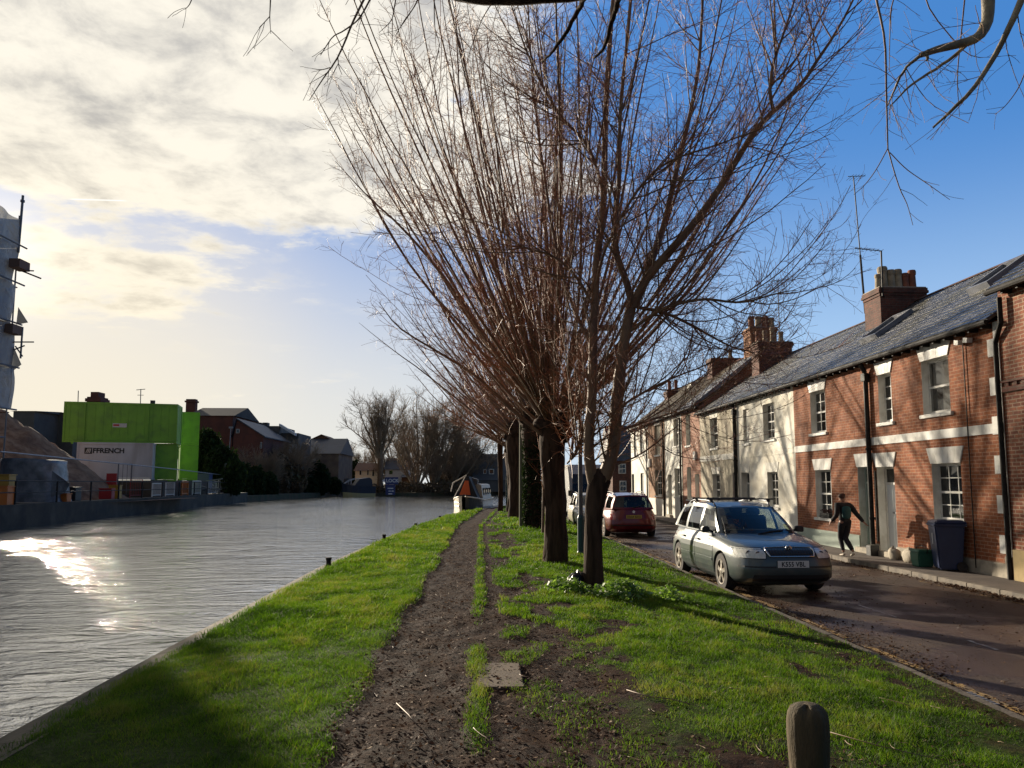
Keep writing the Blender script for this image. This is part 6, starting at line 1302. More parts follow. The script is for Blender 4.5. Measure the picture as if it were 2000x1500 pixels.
# railing
rl=empty('quay_railing',(qx(50)-0.25,50,0.68),'black tube railing standing along the top of the far quay wall','railing'); zt=lambda y:0.70-0.0015*y
P=[33+4.3*i for i in range(13)]
for y in P: mb=MB(); x=qx(y)-0.25; mb.tube([(x,y,zt(y)-0.02),(x,y,zt(y)+1.12)],0.05,6); mb.build('post','black_iron',rl)
mb=MB(); 
for h in (0.55,1.1): mb.tube([(qx(P[0])-0.25,P[0],zt(P[0])+h),(qx(P[-1])-0.25,P[-1],zt(P[-1])+h)],0.028,6)
mb.build('rails','black_iron',rl)
# scaffolded building
def sheeting_mat():
    m=bpy.data.materials.new('scaffold_sheet'); m.use_nodes=True; t=NT(m.node_tree); b=m.node_tree.nodes['Principled BSDF']
    oc=t.n('TexCoord').outputs['Object']; n=t.n('TexNoise',{'Vector':t.n('Mapping',{'Vector':oc,'Scale':(1,.25,.35)}).outputs[0],'Scale':1.0,'Detail':4.0}).outputs[0]
    c=t.mix(t.ss(n,0.4,0.62),(0.30,0.33,0.38),(0.46,0.47,0.48)); t.ln(c,b.inputs['Base Color']); b.inputs['Roughness'].default_value=0.45
    w2=t.n('TexNoise',{'Vector':oc,'Scale':1.6,'Detail':5.0,'Distortion':1.2}).outputs[0]
    bp=t.n('Bump',{'Height':w2,'Strength':0.8,'Distance':0.25}); t.ln(bp.outputs[0],b.inputs['Normal'])
    tr=t.n('BsdfTranslucent',{0:(0.35,0.35,0.33,1)}); mx=t.n('MixShader',{0:0.4,1:b.outputs[0],2:tr.outputs[0]}); t.ln(mx.outputs[0],m.node_tree.nodes['Material Output'].inputs[0]); MATS['scaffold_sheet']=m
sheeting_mat()
mat('plank_wood',(0.16,0.09,0.06),rough=0.85); mat('scaffold_tube',(0.12,0.12,0.13),rough=0.5,metal=0.4)
XS=-26.6; pc=at(48,428,X=XS); YE=pc[1]; ZT=pc[2]; ZB=at(22,800,X=XS)[2]
sb=empty('scaffolded_building',(XS-6,YE-6,0.52),'tall building wrapped in pale plastic scaffold sheeting at the left edge of the picture','building')
mb=MB(); mb.box(XS-16,XS-1.6,YE-13,YE-0.6,0.5,ZT-0.6); mb.build('wall','dark_brick',sb)
rr=random.Random(4); lv=[ZB,ZB+2.4,ZB+4.9,ZB+7.2,ZB+9.4,ZT]
for li in range(len(lv)-1):
    z0,z1=lv[li],lv[li+1]; mb=MB(); ny=60; nz=8
    def sp_(i,j):
        y=YE-13+13*i/ny; z=z0+(z1-z0)*j/nz; e=0.22*(fbm(y*0.9+li*7,z*0.7,3,li)-0.5)+0.10*math.sin(y*2.6+li)
        return (XS-0.25*li*0.2+float(e),y+(-0.55*(1-(z-ZB)/(ZT-ZB)) if i==ny else 0)+0.12*math.sin(z*2+li),z+0.05*math.sin(y*1.4)*(j in (0,nz)))
    for i in range(ny):
        for j in range(nz): mb.quad(sp_(i,j),sp_(i+1,j),sp_(i+1,j+1),sp_(i,j+1))
    nx=24
    def sq_(i,j):
        a=sp_(ny,j); x=a[0]-14*i/nx; return (x,a[1]+(0.18*float(fbm(x*0.8,a[2],3,li+20))-0.05)*min(i,1),a[2])
    for i in range(nx):
        for j in range(nz): mb.quad(sq_(i,j),sq_(i+1,j),sq_(i+1,j+1),sq_(i,j+1))
    mb.build('sheeting','scaffold_sheet',sb,smooth=True)
mb=MB()
for z in lv[:-1]: mb.tube([(XS+0.18,YE-13,z),(XS+0.18,YE+0.1,z)],0.05,6)
for y in np.arange(YE-12,YE+0.1,2.4): mb.tube([(XS-0.3,y,0.5),(XS-0.3,y,ZT+0.2)],0.045,6); mb.tube([(XS-1.5,y,0.5),(XS-1.5,y,ZT+0.2)],0.045,6)
for z in (2.2,4.2): mb.tube([(XS-0.3,YE-13,z),(XS-0.3,YE,z)],0.045,6)
mb.tube([(XS-0.2,YE-0.05,ZT-2),(XS-0.15,YE-0.05,ZT+1.4)],0.07,8); mb.tube([(XS-0.15,YE-0.05,ZT+1.0),(XS-0.15,YE-0.05,ZT+1.12)],0.12,8)
def pol(a,b,r_=0.05): mb.tube([a,b],r_,6)
def S_(px,py): return at(px,py,Y=YE-0.2)
pol(S_(20,520),S_(80,544)); pol(S_(30,528),S_(66,529),0.04); pol(S_(10,668),S_(66,668),0.04); pol(S_(44,640),S_(40,700),0.05); pol(S_(30,676),S_(44,696),0.04); pol(S_(10,690),S_(48,675),0.04); pol(S_(5,660),S_(20,700),0.05)
mb.build('scaffold_poles','scaffold_tube',sb)
mb=MB()
for z in (ZB-0.1,lv[1]-0.02,lv[3]-0.02): mb.box(XS-1.5,XS-0.35,YE-13,YE+0.35,z-0.06,z)
for px,py in ((48,520),(35,645)): p=S_(px,py); mb.box(p[0]-0.35,p[0]+0.25,p[1]-0.9,p[1]+0.1,p[2]-0.3,p[2]+0.2)
mb.build('boards','plank_wood',sb)
mb=MB(); a=S_(32,600); mb.add([S_(36,600),S_(55,630),S_(32,634)],[(0,1,2)]); mb.add([S_(24,670),S_(42,712),S_(18,730)],[(0,1,2)]); 
me=mb.build('loose_flap','scaffold_sheet',sb); sm_=me.modifiers.new('s','SOLIDIFY'); sm_.thickness=0.02
mb=MB(); p=at(12,802,X=XS); mb.box(XS-2.2,XS-0.1,YE-6,YE-1.0,ZB-0.9,ZB-0.12); mb.build('loading_bay','quay_concrete',sb,bevel=0.05)
# spoil heap
mat('spoil',(0.115,0.058,0.032),rough=0.95,c2=(0.20,0.12,0.075),ns=2.2,bump=1.0,bs=5,stain=((0.06,0.03,0.02),0.8,0.6))
g=70; cx,cy,HR=-33.6,53.0,11.0; V=[];
for i in range(g+1):
    for j in range(g+1):
        x=cx-HR+2*HR*i/g; y=cy-HR*0.9+1.8*HR*j/g; V.append((x,y))
V=np.array(V); d=np.hypot((V[:,0]-cx)*0.92,(V[:,1]-cy)*1.05)/8.6
z=0.5+6.1*np.clip(1-np.maximum(d-0.12,0)/0.86,0,1)**0.95; z+=(fbm(V[:,0]*0.8,V[:,1]*0.8,5,3)-0.5)*1.3*np.clip(1.1-d,0,1)+(fbm(V[:,0]*4,V[:,1]*4,2,4)-0.5)*0.30*np.clip(1.3-d,0,1)
z=np.where(d>1,0.45,z); V3=np.column_stack([V,z]); I=np.arange((g+1)**2).reshape(g+1,g+1)
Q=np.stack([I[:-1,:-1].ravel(),I[1:,:-1].ravel(),I[1:,1:].ravel(),I[:-1,1:].ravel()],1)
tag(mesh_np('spoil_heap',V3,Q,'spoil',smooth=True),'big heap of reddish brown rubble and earth beside the sheeted building','heap',kind='stuff')
# site cabins
mat('cabin_green',(0.16,0.36,0.02),rough=0.5,c2=(0.13,0.30,0.018),ns=0.8,stain=((0.07,0.16,0.03),1.5,0.4)); mat('container_grey',(0.52,0.52,0.53),rough=0.55,c2=(0.42,0.41,0.41),ns=0.7,stretch=(1,1,0.2),stain=((0.20,0.16,0.12),1.2,0.35)); mat('letter_black',(0.015,0.017,0.016),rough=0.6); mat('label_white',(0.5,0.48,0.45),rough=0.6); mat('label_red',(0.4,0.03,0.03),rough=0.6)
def cabin(name,label,A,L,dirv,depth,z0,z1,mt,ribs=(),group=None,corr=False):
    """A: front right corner; dirv points left along the long face, depth goes away from the river view"""
    d=Vector((dirv[0],dirv[1],0)).normalized(); n=Vector((-d.y,d.x,0)); n=n if n.y>0 else -n
    root=empty(name,(A[0]+d.x*L/2,A[1]+d.y*L/2,z0),label,'site cabin' if 'container' not in name else 'container',group)
    P=lambda u,v,z:(A[0]+d.x*u+n.x*v,A[1]+d.y*u+n.y*v,z)
    mb=MB()
    def pb(u0,u1,v0,v1,a,b,M_=None): (M_ or mb).add([P(u0,v0,a),P(u1,v0,a),P(u1,v1,a),P(u0,v1,a),P(u0,v0,b),P(u1,v0,b),P(u1,v1,b),P(u0,v1,b)],[(0,1,2,3),(4,5,6,7),(0,1,5,4),(1,2,6,5),(2,3,7,6),(3,0,4,7)])
    pb(0,L,0,depth,z0+0.15,z1-0.12)
    if corr:
        k=0.1
        while k<L-0.2: pb(k,k+0.14,-0.03,0.0,z0+0.2,z1-0.2); k+=0.28
        k=0.1
        while k<depth-0.2: pb(-0.03,0.0,k,k+0.14,z0+0.2,z1-0.2); k+=0.28
    mb.build('shell',mt,root)
    fr=MB(); 
    for u in (-0.04,L-0.1):
        for v in (-0.04,depth-0.1): pb(u,u+0.14,v,v+0.14,z0,z1,fr)
    for z in (z0,z1-0.13): pb(0.101,L-0.101,-0.045,0.06,z,z+0.13,fr); pb(-0.045,0.06,0.101,depth-0.101,z,z+0.13,fr)
    pb(-0.03,L+0.03,-0.03,depth+0.03,z1-0.004,z1+0.03,fr)
    for u in ribs: pb(u,u+0.10,-0.075,-0.046,z0-0.1,z1-0.01,fr)
    if mt=='cabin_green':
        k_=0.6
        while k_<L-0.3: pb(k_,k_+0.035,-0.018,0.0,z0+0.14,z1-0.14,fr); k_+=0.61
        k_=0.4
        while k_<depth-0.2: pb(-0.018,0.0,k_,k_+0.035,z0+0.14,z1-0.14,fr); k_+=0.61
    fr.build('frame',mt,root)
    return root,P,pb
def px_face(l,r,Y0,Y1): a=at(l,900,Y=Y0); b=at(r,900,Y=Y1); return (b[0],b[1]),math.hypot(a[0]-b[0],a[1]-b[1]),(a[0]-b[0],a[1]-b[1])
zc=lambda py,Y:at(300,py,Y=Y)[2]
A,L,dv=px_face(120,342,62.5,64.4); c,P,pb=cabin('site_cabin','long bright green site cabin stacked on top of the grey lettered container',A,L,dv,2.6,zc(866,64.4),zc(790,64.4),'cabin_green',ribs=(2.1,L-1.55))
mb=MB(); u=L*(342-229)/(342-120); z=(zc(832,64)); pb(u-0.5,u+0.55,-0.03,-0.005,z-0.16,z+0.16,mb); l=mb.build('label','label_white',c)
mb=MB(); pb(u+0.05,u+0.5,-0.04,-0.031,z-0.06,z+0.08,mb); mb.build('label_print','label_red',c)
mb=MB(); u=L*(342-290)/(342-120); pb(u-0.2,u+0.15,0.1,0.3,zc(790,64)+0.03,zc(790,64)+0.35,mb); mb.build('floodlight','black_plastic',c)
for (Lx,dx0,y0_,z0_) in (): pass
A2,L2,dv2=px_face(150,297,61.8,63.0); c,P2,pb2=cabin('shipping_container','grey white container with black lettering under the long green cabin',A2,L2,dv2,2.4,zc(937,63),zc(866,63),'container_grey',corr=False)
u0=L2*(297-210.5)/(297-150); zz=zc(881,62.5)
text_mesh('FFRENCH',0.54,lambda x,y,z:P2(u0-x*1.0,-0.012-z,zz+y),'lettering','letter_black',c,bold=0.02,world=True)
u1=L2*(297-171)/(297-150); mb=MB(); pb2(u1-0.27,u1+0.27,-0.02,-0.004,zz-0.24,zz+0.24,mb); lg=mb.build('logo','letter_black',c)
mb=MB()
for k in range(3): mb.add([P2(u1+0.2-k*0.13,-0.024,zz-0.17),P2(u1+0.13-k*0.13,-0.024,zz-0.17),P2(u1-0.02-k*0.09,-0.024,zz+0.17),P2(u1+0.05-k*0.09,-0.024,zz+0.17)],[(0,1,2,3)])
mb.build('logo_stripes','label_white',lg,fixn=False)
A3,L3,dv3=px_face(297,344,64.2,64.8); cabin('site_cabin','lower green site cabin showing to the right of the grey container',A3,L3,dv3,2.6,zc(940,64),zc(867,64.4),'cabin_green')
A4,L4,dv4=px_face(352,386,70.4,71.0); c,P4,pb4=cabin('site_cabin','upper green cabin with a narrow barred window, behind the long stack',A4,L4,dv4,2.6,zc(870,71),zc(806,71),'cabin_green')
mb=MB(); pb4(-0.05,-0.02,0.6,1.5,zc(852,71),zc(818,71),mb); w_=mb.build('window','white_paint',c); mb=MB(); pb4(-0.07,-0.051,0.75,1.35,zc(848,71),zc(822,71),mb); mb.build('pane','black_plastic',w_)
cabin('site_cabin','lower green cabin below the one with the barred window',A4,L4,dv4,2.6,zc(938,71),zc(871,71),'cabin_green')
mb=MB(); mb.prism([(-42,61),(-25.6,61),(-26.4,76),(-42,76)],lambda u,v,s:(u,v,1.85 if s else 0.4)) ; struct(mb.build('hardstanding','site_mud'))
# wrapped stack on the quay
def wrap_mat():
    mat('wrap_plastic',(0.30,0.31,0.33),rough=0.22,c2=(0.16,0.165,0.175),ns=1.6,bump=1.0,bs=3.2,trans=(0.25,(1,1,1,1)))
wrap_mat()
wx_,wy_=qp(68,2.4); 
w0=empty('wrapped_stack',(wx_,wy_,0.62),'bulky stack wrapped in shiny grey plastic standing on the quay','wrapped stack')
mb=MB(); n=40; vs=[]
for j,h in enumerate(np.linspace(0,1,12)):
    for k in range(n):
        th=2*PI*k/n; c_,s_=math.cos(th),math.sin(th); rx=1.62*(1-0.10*h+0.13*math.exp(-h*6)); e=1+0.07*(float(fbm(th*3,h*3,3,5))-0.5)*2
        vs.append((wx_+math.copysign(abs(c_)**0.55,c_)*rx*e,wy_+math.copysign(abs(s_)**0.55,s_)*1.2*e,0.62+2.35*h-0.12*max(0,c_)*h+(0.12 if j==11 else 0)*0))
fs=[(j*n+k,j*n+(k+1)%n,(j+1)*n+(k+1)%n,(j+1)*n+k) for j in range(11) for k in range(n)]+[tuple(11*n+k for k in range(n))]; mb.add(vs,fs); mb.build('plastic_cover','wrap_plastic',w0,smooth=True)
mb=MB(); mb.add([(wx_+1.45,wy_-0.9,2.3),(wx_+2.5,wy_-1.0,1.6),(wx_+2.2,wy_-0.9,1.1),(wx_+1.5,wy_-0.95,0.9)],[(0,1,2,3)]); f_=mb.build('loose_sheet','wrap_plastic',w0); f_.modifiers.new('s','SOLIDIFY').thickness=0.02
mat('orange_plastic',(0.50,0.14,0.015),rough=0.5); mat('red_plastic',(0.30,0.015,0.02),rough=0.5); mat('yellow_plastic',(0.35,0.20,0.02),rough=0.5); mat('blue_plastic',(0.05,0.07,0.16),rough=0.5); mat('teal_mesh',(0.02,0.09,0.085),rough=0.7)
def sitebox(name,label,cat,px,back,w_,dp,h,mt,z=0.6,parts=None):
    x,y=qp(px,back); e=empty(name,(x,y,z),label,cat); mb=MB(); mb.box(x-w_/2,x+w_/2,y-dp/2,y+dp/2,z,z+h); mb.build('body',mt,e,bevel=0.03)
    mb=MB(); mb.box(x-w_/2-0.03,x+w_/2+0.03,y-dp/2-0.03,y+dp/2+0.03,z+h+0.003,z+h+0.06); mb.build('lid',parts or mt,e,bevel=0.01); return e
sitebox('barrier_block','low orange plastic barrier block at the foot of the wrapped stack','barrier',121,0.9,1.0,0.5,0.42,'orange_plastic')
sitebox('crate','black plastic crate right of the low orange barrier block','crate',144,1.1,0.75,0.7,0.75,'black_plastic')
sitebox('barrier_block','yellow barrier block at the far left end of the quay','barrier',6,1.2,1.0,0.6,0.5,'yellow_plastic',1.5)
sitebox('barrier_block','brown orange barrier block under the yellow one at the left edge','barrier',4,0.8,1.0,0.6,0.85,'orange_plastic',0.6)
sitebox('water_butt','orange brown tub behind the railing in front of the heap','tub',228,1.2,0.62,0.6,0.85,'yellow_plastic')
sitebox('barrier_block','dark red barrier block left of the orange brown tub','barrier',212,1.3,0.8,0.5,0.65,'red_plastic')
sitebox('generator','pale blue site generator near the right end of the quay','generator',400,2.0,1.3,1.0,1.9,'blue_plastic')
sitebox('tool_chest','dark chest beside the pale blue generator','chest',432,1.5,1.6,0.8,0.9,'black_plastic')
def panel(name,label,cat,px0,px1,back,z0,z1,mt,bars=7,rail=0.02):
    a=qp(px0,back); b=qp(px1,back); e=empty(name,((a[0]+b[0])/2,(a[1]+b[1])/2,z0),label,cat)
    P=lambda t,z:(a[0]+(b[0]-a[0])*t,a[1]+(b[1]-a[1])*t,z)
    f=MB(); f.tube([P(0,z0-0.1),P(0,z1),P(1,z1),P(1,z0-0.1)],rail*1.4,6); f.tube([P(0,z0+0.1),P(1,z0+0.1)],rail,6); f.build('frame',mt,e)
    f=MB()
    for i in range(1,bars): f.tube([P(i/bars,z0+0.1),P(i/bars,z1)],rail*0.6,4)
    f.build('bars',mt,e); return e
panel('safety_barrier','red barred safety barrier leaning before the grey container','barrier',257,280,2.2,0.62,1.9,'red_plastic')
panel('site_gate','tall dark tube gate frame in front of the grey container','gate',232,258,3.5,0.62,3.1,'scaffold_tube',3,0.035)
panel('mesh_fence','teal mesh fence panel before the lower green cabin','fence',322,350,3.2,0.62,2.9,'teal_mesh',16,0.035)
panel('mesh_fence','second teal mesh fence panel right of the first','fence',351,378,3.2,0.62,2.8,'teal_mesh',16,0.035)
panel('safety_barrier','red and white safety barrier beside the pale blue generator','barrier',412,436,3.0,0.62,2.2,'red_plastic')
panel('mesh_fence','wire fence panel at the right end of the quay','fence',440,470,0.6,0.58,3.6,'galvanised',12,0.022)
panel('safety_barrier','orange barrier behind the railing near the middle of the quay','barrier',357,369,1.0,0.62,1.7,'orange_plastic',6,0.06)
p=qp(220,2.4); mb=MB(); mb.obox((p[0],p[1],1.75),(0.35,0.04,0.55)); e=empty('warning_board',(p[0],p[1],0.6),'red warning board standing at the foot of the heap','board'); mb.build('board','red_plastic',e); mb=MB(); mb.tube([(p[0],p[1]+0.08,0.5),(p[0],p[1]+0.08,2.2)],0.03,6); mb.build('leg','scaffold_tube',e)
for k_,(pa,pb_,bk,hh) in enumerate(((300,318,0.9,1.6),(326,343,0.8,1.7),(378,394,0.9,1.8),(408,424,0.8,1.7),(428,442,1.4,2.0))):
    panel('safety_barrier',['pale steel barrier below the right end of the grey container','pale steel barrier below the lower green cabin','pale steel barrier left of the pale blue generator','pale steel barrier right of the pale blue generator','pale steel barrier next to the tangled scrap pile'][k_],'barrier',pa,pb_,bk,0.62,hh,'plate_white',8,0.03)
x,y=qp(445,6); e=empty('site_pole',(x,y,0.5),'thin pale leaning pole with a lamp in front of the dark ivy mound','pole'); mb=MB(); zt_=at(451,835,Y=y); mb.tube([(x,y,0.5),zt_],0.06,6); mb.build('pole','galvanised',e); mb=MB(); mb.obox((zt_[0],zt_[1],zt_[2]),(0.25,0.1,0.12)); mb.build('lamp','galvanised',e)
mb=MB(); rr=random.Random(31)
for i in range(46):
    px=rr.uniform(400,470); x,y=qp(px,rr.uniform(0.8,4)); z=0.6+rr.random()*1.3; a=rr.uniform(0,PI); L=rr.uniform(0.5,1.6); mb.tube([(x-math.cos(a)*L,y,z),(x+math.cos(a)*L,y+0.3,z+rr.uniform(-0.4,0.4))],0.05,5)
tag(mb.build('scrap_pile','galvanised'),'tangled pile of scaffold tubes and scrap at the right end of the quay','scrap',kind='stuff')
# cable rope along the top of the site edge
cb=MB(); pts=[]
for i in range(40): px=0+470*i/39; x,y=qp(px,1.0); pts.append((x,y,at(px,882+ (px*0.10 if px<330 else 33+ (px-330)*0.12),Y=y)[2]+0.0))
cb.tube(pts,0.035,5); tag(cb.build('site_cable','galvanised'),'pale rope strung above the quay from the left edge to the wire fence','rope')
# ---------------------------------------------------------------- buildings behind the far bank
mat('far_red',(0.15,0.05,0.035),rough=0.9,c2=(0.10,0.04,0.03),ns=1.0); mat('far_roof',(0.05,0.042,0.04),rough=0.8,c2=(0.035,0.03,0.03),ns=0.7); mat('far_grey',(0.11,0.105,0.10),rough=0.8,c2=(0.08,0.078,0.075),ns=0.5); mat('far_pale',(0.62,0.62,0.62),rough=0.7); mat('far_slate',(0.055,0.06,0.08),rough=0.6,c2=(0.045,0.048,0.06),ns=0.6); mat('far_cream',(0.80,0.68,0.50),rough=0.8); mat('far_stone',(0.20,0.16,0.12),rough=0.9,c2=(0.14,0.11,0.09),ns=0.7); mat('far_brown',(0.14,0.07,0.04),rough=0.85)
def gable_house(label,l,r,Y,yt,ye,yb,depth,wm,rm,gable_front=True,ch=None,wins=(),name='house',ridge_px=None,zbot=0.1):
    a=at(l,yb,Y=Y); b=at(r,yb,Y=Y); ze=at((l+r)/2,ye,Y=Y)[2]; zr=at((l+r)/2,yt,Y=Y)[2]; x0,x1=a[0],b[0]
    e=empty(name,((x0+x1)/2,Y+depth/2,zbot),label,'house' if name=='house' else 'building'); xm=at(ridge_px,yt,Y=Y)[0] if ridge_px else (x0+x1)/2
    mb=MB(); mb.box(x0,x1,Y,Y+depth,zbot,ze)
    if gable_front: mb.prism([(x0,ze),(x1,ze),(xm,zr-0.1)],lambda u,v,s:(u,Y+depth*s,v))
    mb.build('wall',wm,e)
    mb=MB(); o=0.3; t_=0.16
    if gable_front: 
        for (xa,za,xb,zb) in ((x0-o,ze-o*0.6,xm,zr),(x1+o,ze-o*0.6,xm,zr)):
            mb.add([(xa,Y-o,za),(xb,Y-o,zb),(xb,Y+depth+o,zb),(xa,Y+depth+o,za),(xa,Y-o,za+t_),(xb,Y-o,zb+t_),(xb,Y+depth+o,zb+t_),(xa,Y+depth+o,za+t_)],[(0,1,2,3),(4,5,6,7),(0,1,5,4),(1,2,6,5),(2,3,7,6),(3,0,4,7)])
    else:
        ym=Y+depth/2; mb.add([(x0-o,Y-o,ze),(x1+o,Y-o,ze),(x1+o,ym,zr),(x0-o,ym,zr),(x0-o,Y+depth+o,ze),(x1+o,Y+depth+o,ze)],[(0,1,2,3),(3,2,5,4),(0,3,4),(1,5,2),(0,4,5,1)])
    rf=mb.build('roof',rm,e)
    for (c0,c1_,ct,cb_) in (ch or ()):
        p0=at(c0,cb_,Y=Y+depth*0.5); p1=at(c1_,ct,Y=Y+depth*0.5); mb=MB(); mb.box(p0[0],p1[0],p0[1]-0.5,p0[1]+0.5,p0[2]-1.5,p1[2]); mb.box(p0[0]-0.15,p1[0]+0.15,p0[1]-0.65,p0[1]+0.65,p1[2]-0.5,p1[2]-0.25); mb.build('chimney','far_red',rf)
    for (a0,a1,b0,b1) in wins:
        p0=at(a0,b1,Y=Y); p1=at(a1,b0,Y=Y); mb=MB(); mb.box(p0[0],p1[0],Y-0.06,Y+0.05,p0[2],p1[2]); f=mb.build('window','white_paint',e); mb=MB(); m_=0.12*(p1[0]-p0[0]); mb.box(p0[0]+m_,p1[0]-m_,Y-0.09,Y-0.061,p0[2]+m_,p1[2]-m_); mb.build('pane','window_glass',f)
    return e
gable_house('dark roofed house with a brick chimney behind the green cabins',366,452,112,789,812,900,12,'far_red','far_roof',False,ch=((365,384,780,800),))
gable_house('low grey roofed house between the dark roof and the red gable',438,474,128,810,830,900,10,'far_grey','far_grey',False,ch=((450,457,806,815),))
gable_house('red brick gabled house with a steep slate roof above the bushes',453,512,108,819,852,930,14,'far_red','far_slate',True,wins=((461,468,838,846),(508,512,864,876)),ridge_px=463)
e=empty('flat_block',(at(545,900,Y=122)[0],126,0.1),'grey modern block with a stepped parapet and white balcony above the bushes','building')
p0=at(492,930,Y=122);p1=at(546,832,Y=122);p2=at(580,845,Y=122); mb=MB(); mb.box(p0[0],p1[0],122,132,0.1,p1[2]); mb.box(p1[0]+0.002,p2[0],123,132,0.1,p2[2]); 
for q in (484,498,511): a=at(q,836,Y=122); mb.box(a[0],a[0]+0.8,122.4,123.6,a[2]-0.6,a[2]+0.9)
mb.build('wall','far_grey',e)
mb=MB(); a=at(545,870,Y=122);b=at(577,845,Y=122); mb.add([(a[0],121.6,b[2]+1.0),(b[0],121.6,b[2]-0.5),(b[0],123,b[2]-0.5),(a[0],123,b[2]+1.0),(a[0],121.6,b[2]+1.4),(b[0],121.6,b[2]-0.1),(b[0],123,b[2]-0.1),(a[0],123,b[2]+1.4)],[(0,1,2,3),(4,5,6,7),(0,1,5,4),(1,2,6,5),(2,3,7,6),(3,0,4,7)]); mb.build('roof_edge','far_pale',e)
mb=MB(); a=at(562,905,Y=122);b=at(577,868,Y=122); mb.box(a[0],b[0],122.3,122.99,a[2],b[2]); mb.build('balcony','far_pale',e)
gable_house('stone riverside mill house with a blue grey roof and a small hipped top roof',582,660,132,852,886,965,14,'far_stone','far_slate',False,wins=((594,617,896,902),),name='mill_house')
gable_house('small brown gabled top storey rising above the mill house roof',598,652,139,850,863,900,9,'far_brown','far_brown',True,ridge_px=628,wins=((622,646,870,873),),name='mill_house')
gable_house('peach coloured house with a red brown roof behind the dark cruiser',693,737,150,903,920,962,9,'far_cream','far_brown',False,wins=((702,706,918,928),(717,720,917,928),(727,731,917,930)))
gable_house('white house with a grey roof behind the blue lock sign',752,797,146,893,917,958,9,'far_pale','far_slate',False,wins=((759,768,918,927),))
gable_house('low brick outhouse with a pale roof right of the white house',784,814,142,927,932,955,6,'far_brown','far_grey',False)
gable_house('grey roofed house with white dormer windows behind the moored narrowboat',926,1015,135,884,938,956,12,'far_grey','far_grey',False,wins=((955,965,916,926),(944,950,917,925)))
gable_house('flat roofed building left of the long green cabin',58,140,95,797,806,900,12,'far_grey','far_roof',False)
gable_house('pale low building at the left edge behind the rubble heap',20,62,90,797,803,900,10,'far_grey','far_grey',False)
e=empty('chimney_stack',at(183,900,Y=92),'brick chimney stack rising above the long green cabin','chimney'); p0=at(168,810,Y=92); p1=at(196,765,Y=92); mb=MB(); mb.box(p0[0],p1[0],92,94,0.5,p1[2]-0.6); mb.box(p0[0]-0.15,p1[0]+0.15,91.85,94.15,at(180,784,Y=92)[2],at(180,778,Y=92)[2]); mb.box(p0[0]+0.3,p1[0]-0.3,92.2,93.8,p1[2]-0.6,p1[2]); mb.build('stack','far_red',e)
for i,(px,pt,pb_,lab) in enumerate(((153,763,800,'plain thin aerial mast left of the brick chimney stack'),(275,760,800,'thin television aerial above the middle of the long green cabin'))):
    p=at(px,pb_,Y=90); q=at(px,pt,Y=90); e=empty('roof_aerial',p,lab,'aerial'); mb=MB(); mb.tube([(p[0],90,p[2]-3),q],0.05,5); mb.build('mast','scaffold_tube',e)
    if i: mb=MB(); mb.tube([(q[0]-0.5,90,q[2]-0.1),(q[0]+0.5,90,q[2])],0.04,4); mb.tube([(q[0]-0.35,90,q[2]-0.7),(q[0]+0.35,90,q[2]-0.7)],0.03,4); mb.build('antenna_head','scaffold_tube',e)
# ---------------------------------------------------------------- far vegetation
def bush(label,boxes,n,size,mt,seed,name='bush',cat='bush'):
    r=np.random.default_rng(seed); Ps=[]
    tot=sum(b[1][0]*b[1][2] for b in boxes)
    for c,h in boxes:
        k=int(n*h[0]*h[2]/tot); v=unit(r.normal(size=(k,3)))*(r.random(k)**0.22)[:,None]; nn=1+0.35*(fbm(v[:,0]*3+seed,v[:,2]*3+v[:,1]*2,3,seed)-0.5)*2
        p=np.array(c)+v*np.array(h)*nn[:,None]; Ps.append(p[p[:,2]>-0.4])
    P=np.concatenate(Ps); A=leaves_on(P[:,0],P[:,1],P[:,2],size,seed,tilt=1.4); cl=fbm(P[:,0]*0.9,P[:,2]*0.9,3,seed); ti=np.clip(np.repeat(cl,4)*1.2-0.2+(A[2]-0.3)*0.5,0,1)
    return tag(mesh_np(name,A[0],A[1],mt,attrs={'tint':ti}),label,cat)
def BX(px,py,Y,w,h,d=None): p=at(px,py,Y=Y); return (p,(w/1500*Y/2,d or w/1500*Y/2.5,h/1500*Y/2))
bush('big black green mound of ivy right of the green cabins',[BX(404,890,84,54,90),BX(430,918,82,64,84),BX(455,935,80,46,66),BX(396,868,85,26,50)],22000,0.30,'ivy_leaf',1,'ivy_mound','ivy')
bush('dark evergreen bushes hanging over the water beyond the quay',[BX(495,945,95,50,60),BX(520,950,98,50,48),BX(480,945,92,30,66)],12000,0.32,'ivy_leaf',2)
bush('brownish tangled bushes at the water edge below the modern block',[BX(548,930,108,50,80),BX(575,940,110,50,65),BX(525,915,112,50,60)],12000,0.34,'brown_scrub',3)
bush('round dark bush standing by the water in front of the mill house',[BX(622,935,118,42,66),BX(600,950,116,40,45)],8000,0.34,'ivy_leaf',4)
bush('low dark waterside scrub right of the mill house',[BX(650,950,126,40,34),BX(585,958,116,60,26)],5000,0.3,'ivy_leaf',5)
bush('dark evergreen clump between the mill house and the peach house',[BX(672,915,160,34,66),BX(690,925,160,30,50)],6000,0.45,'ivy_leaf',6,'evergreen','tree')
bush('tall dark brown thicket on the island behind the narrowboat',[BX(905,910,140,80,90),BX(940,925,142,60,70),BX(870,925,138,60,70)],16000,0.42,'brown_scrub',7,'thicket','bush')
bush('low brush along the island shore under the willows',[BX(800,957,128,90,28),BX(870,955,130,120,30),BX(735,958,124,70,22)],9000,0.3,'brown_scrub',8,'shore_brush','bush')
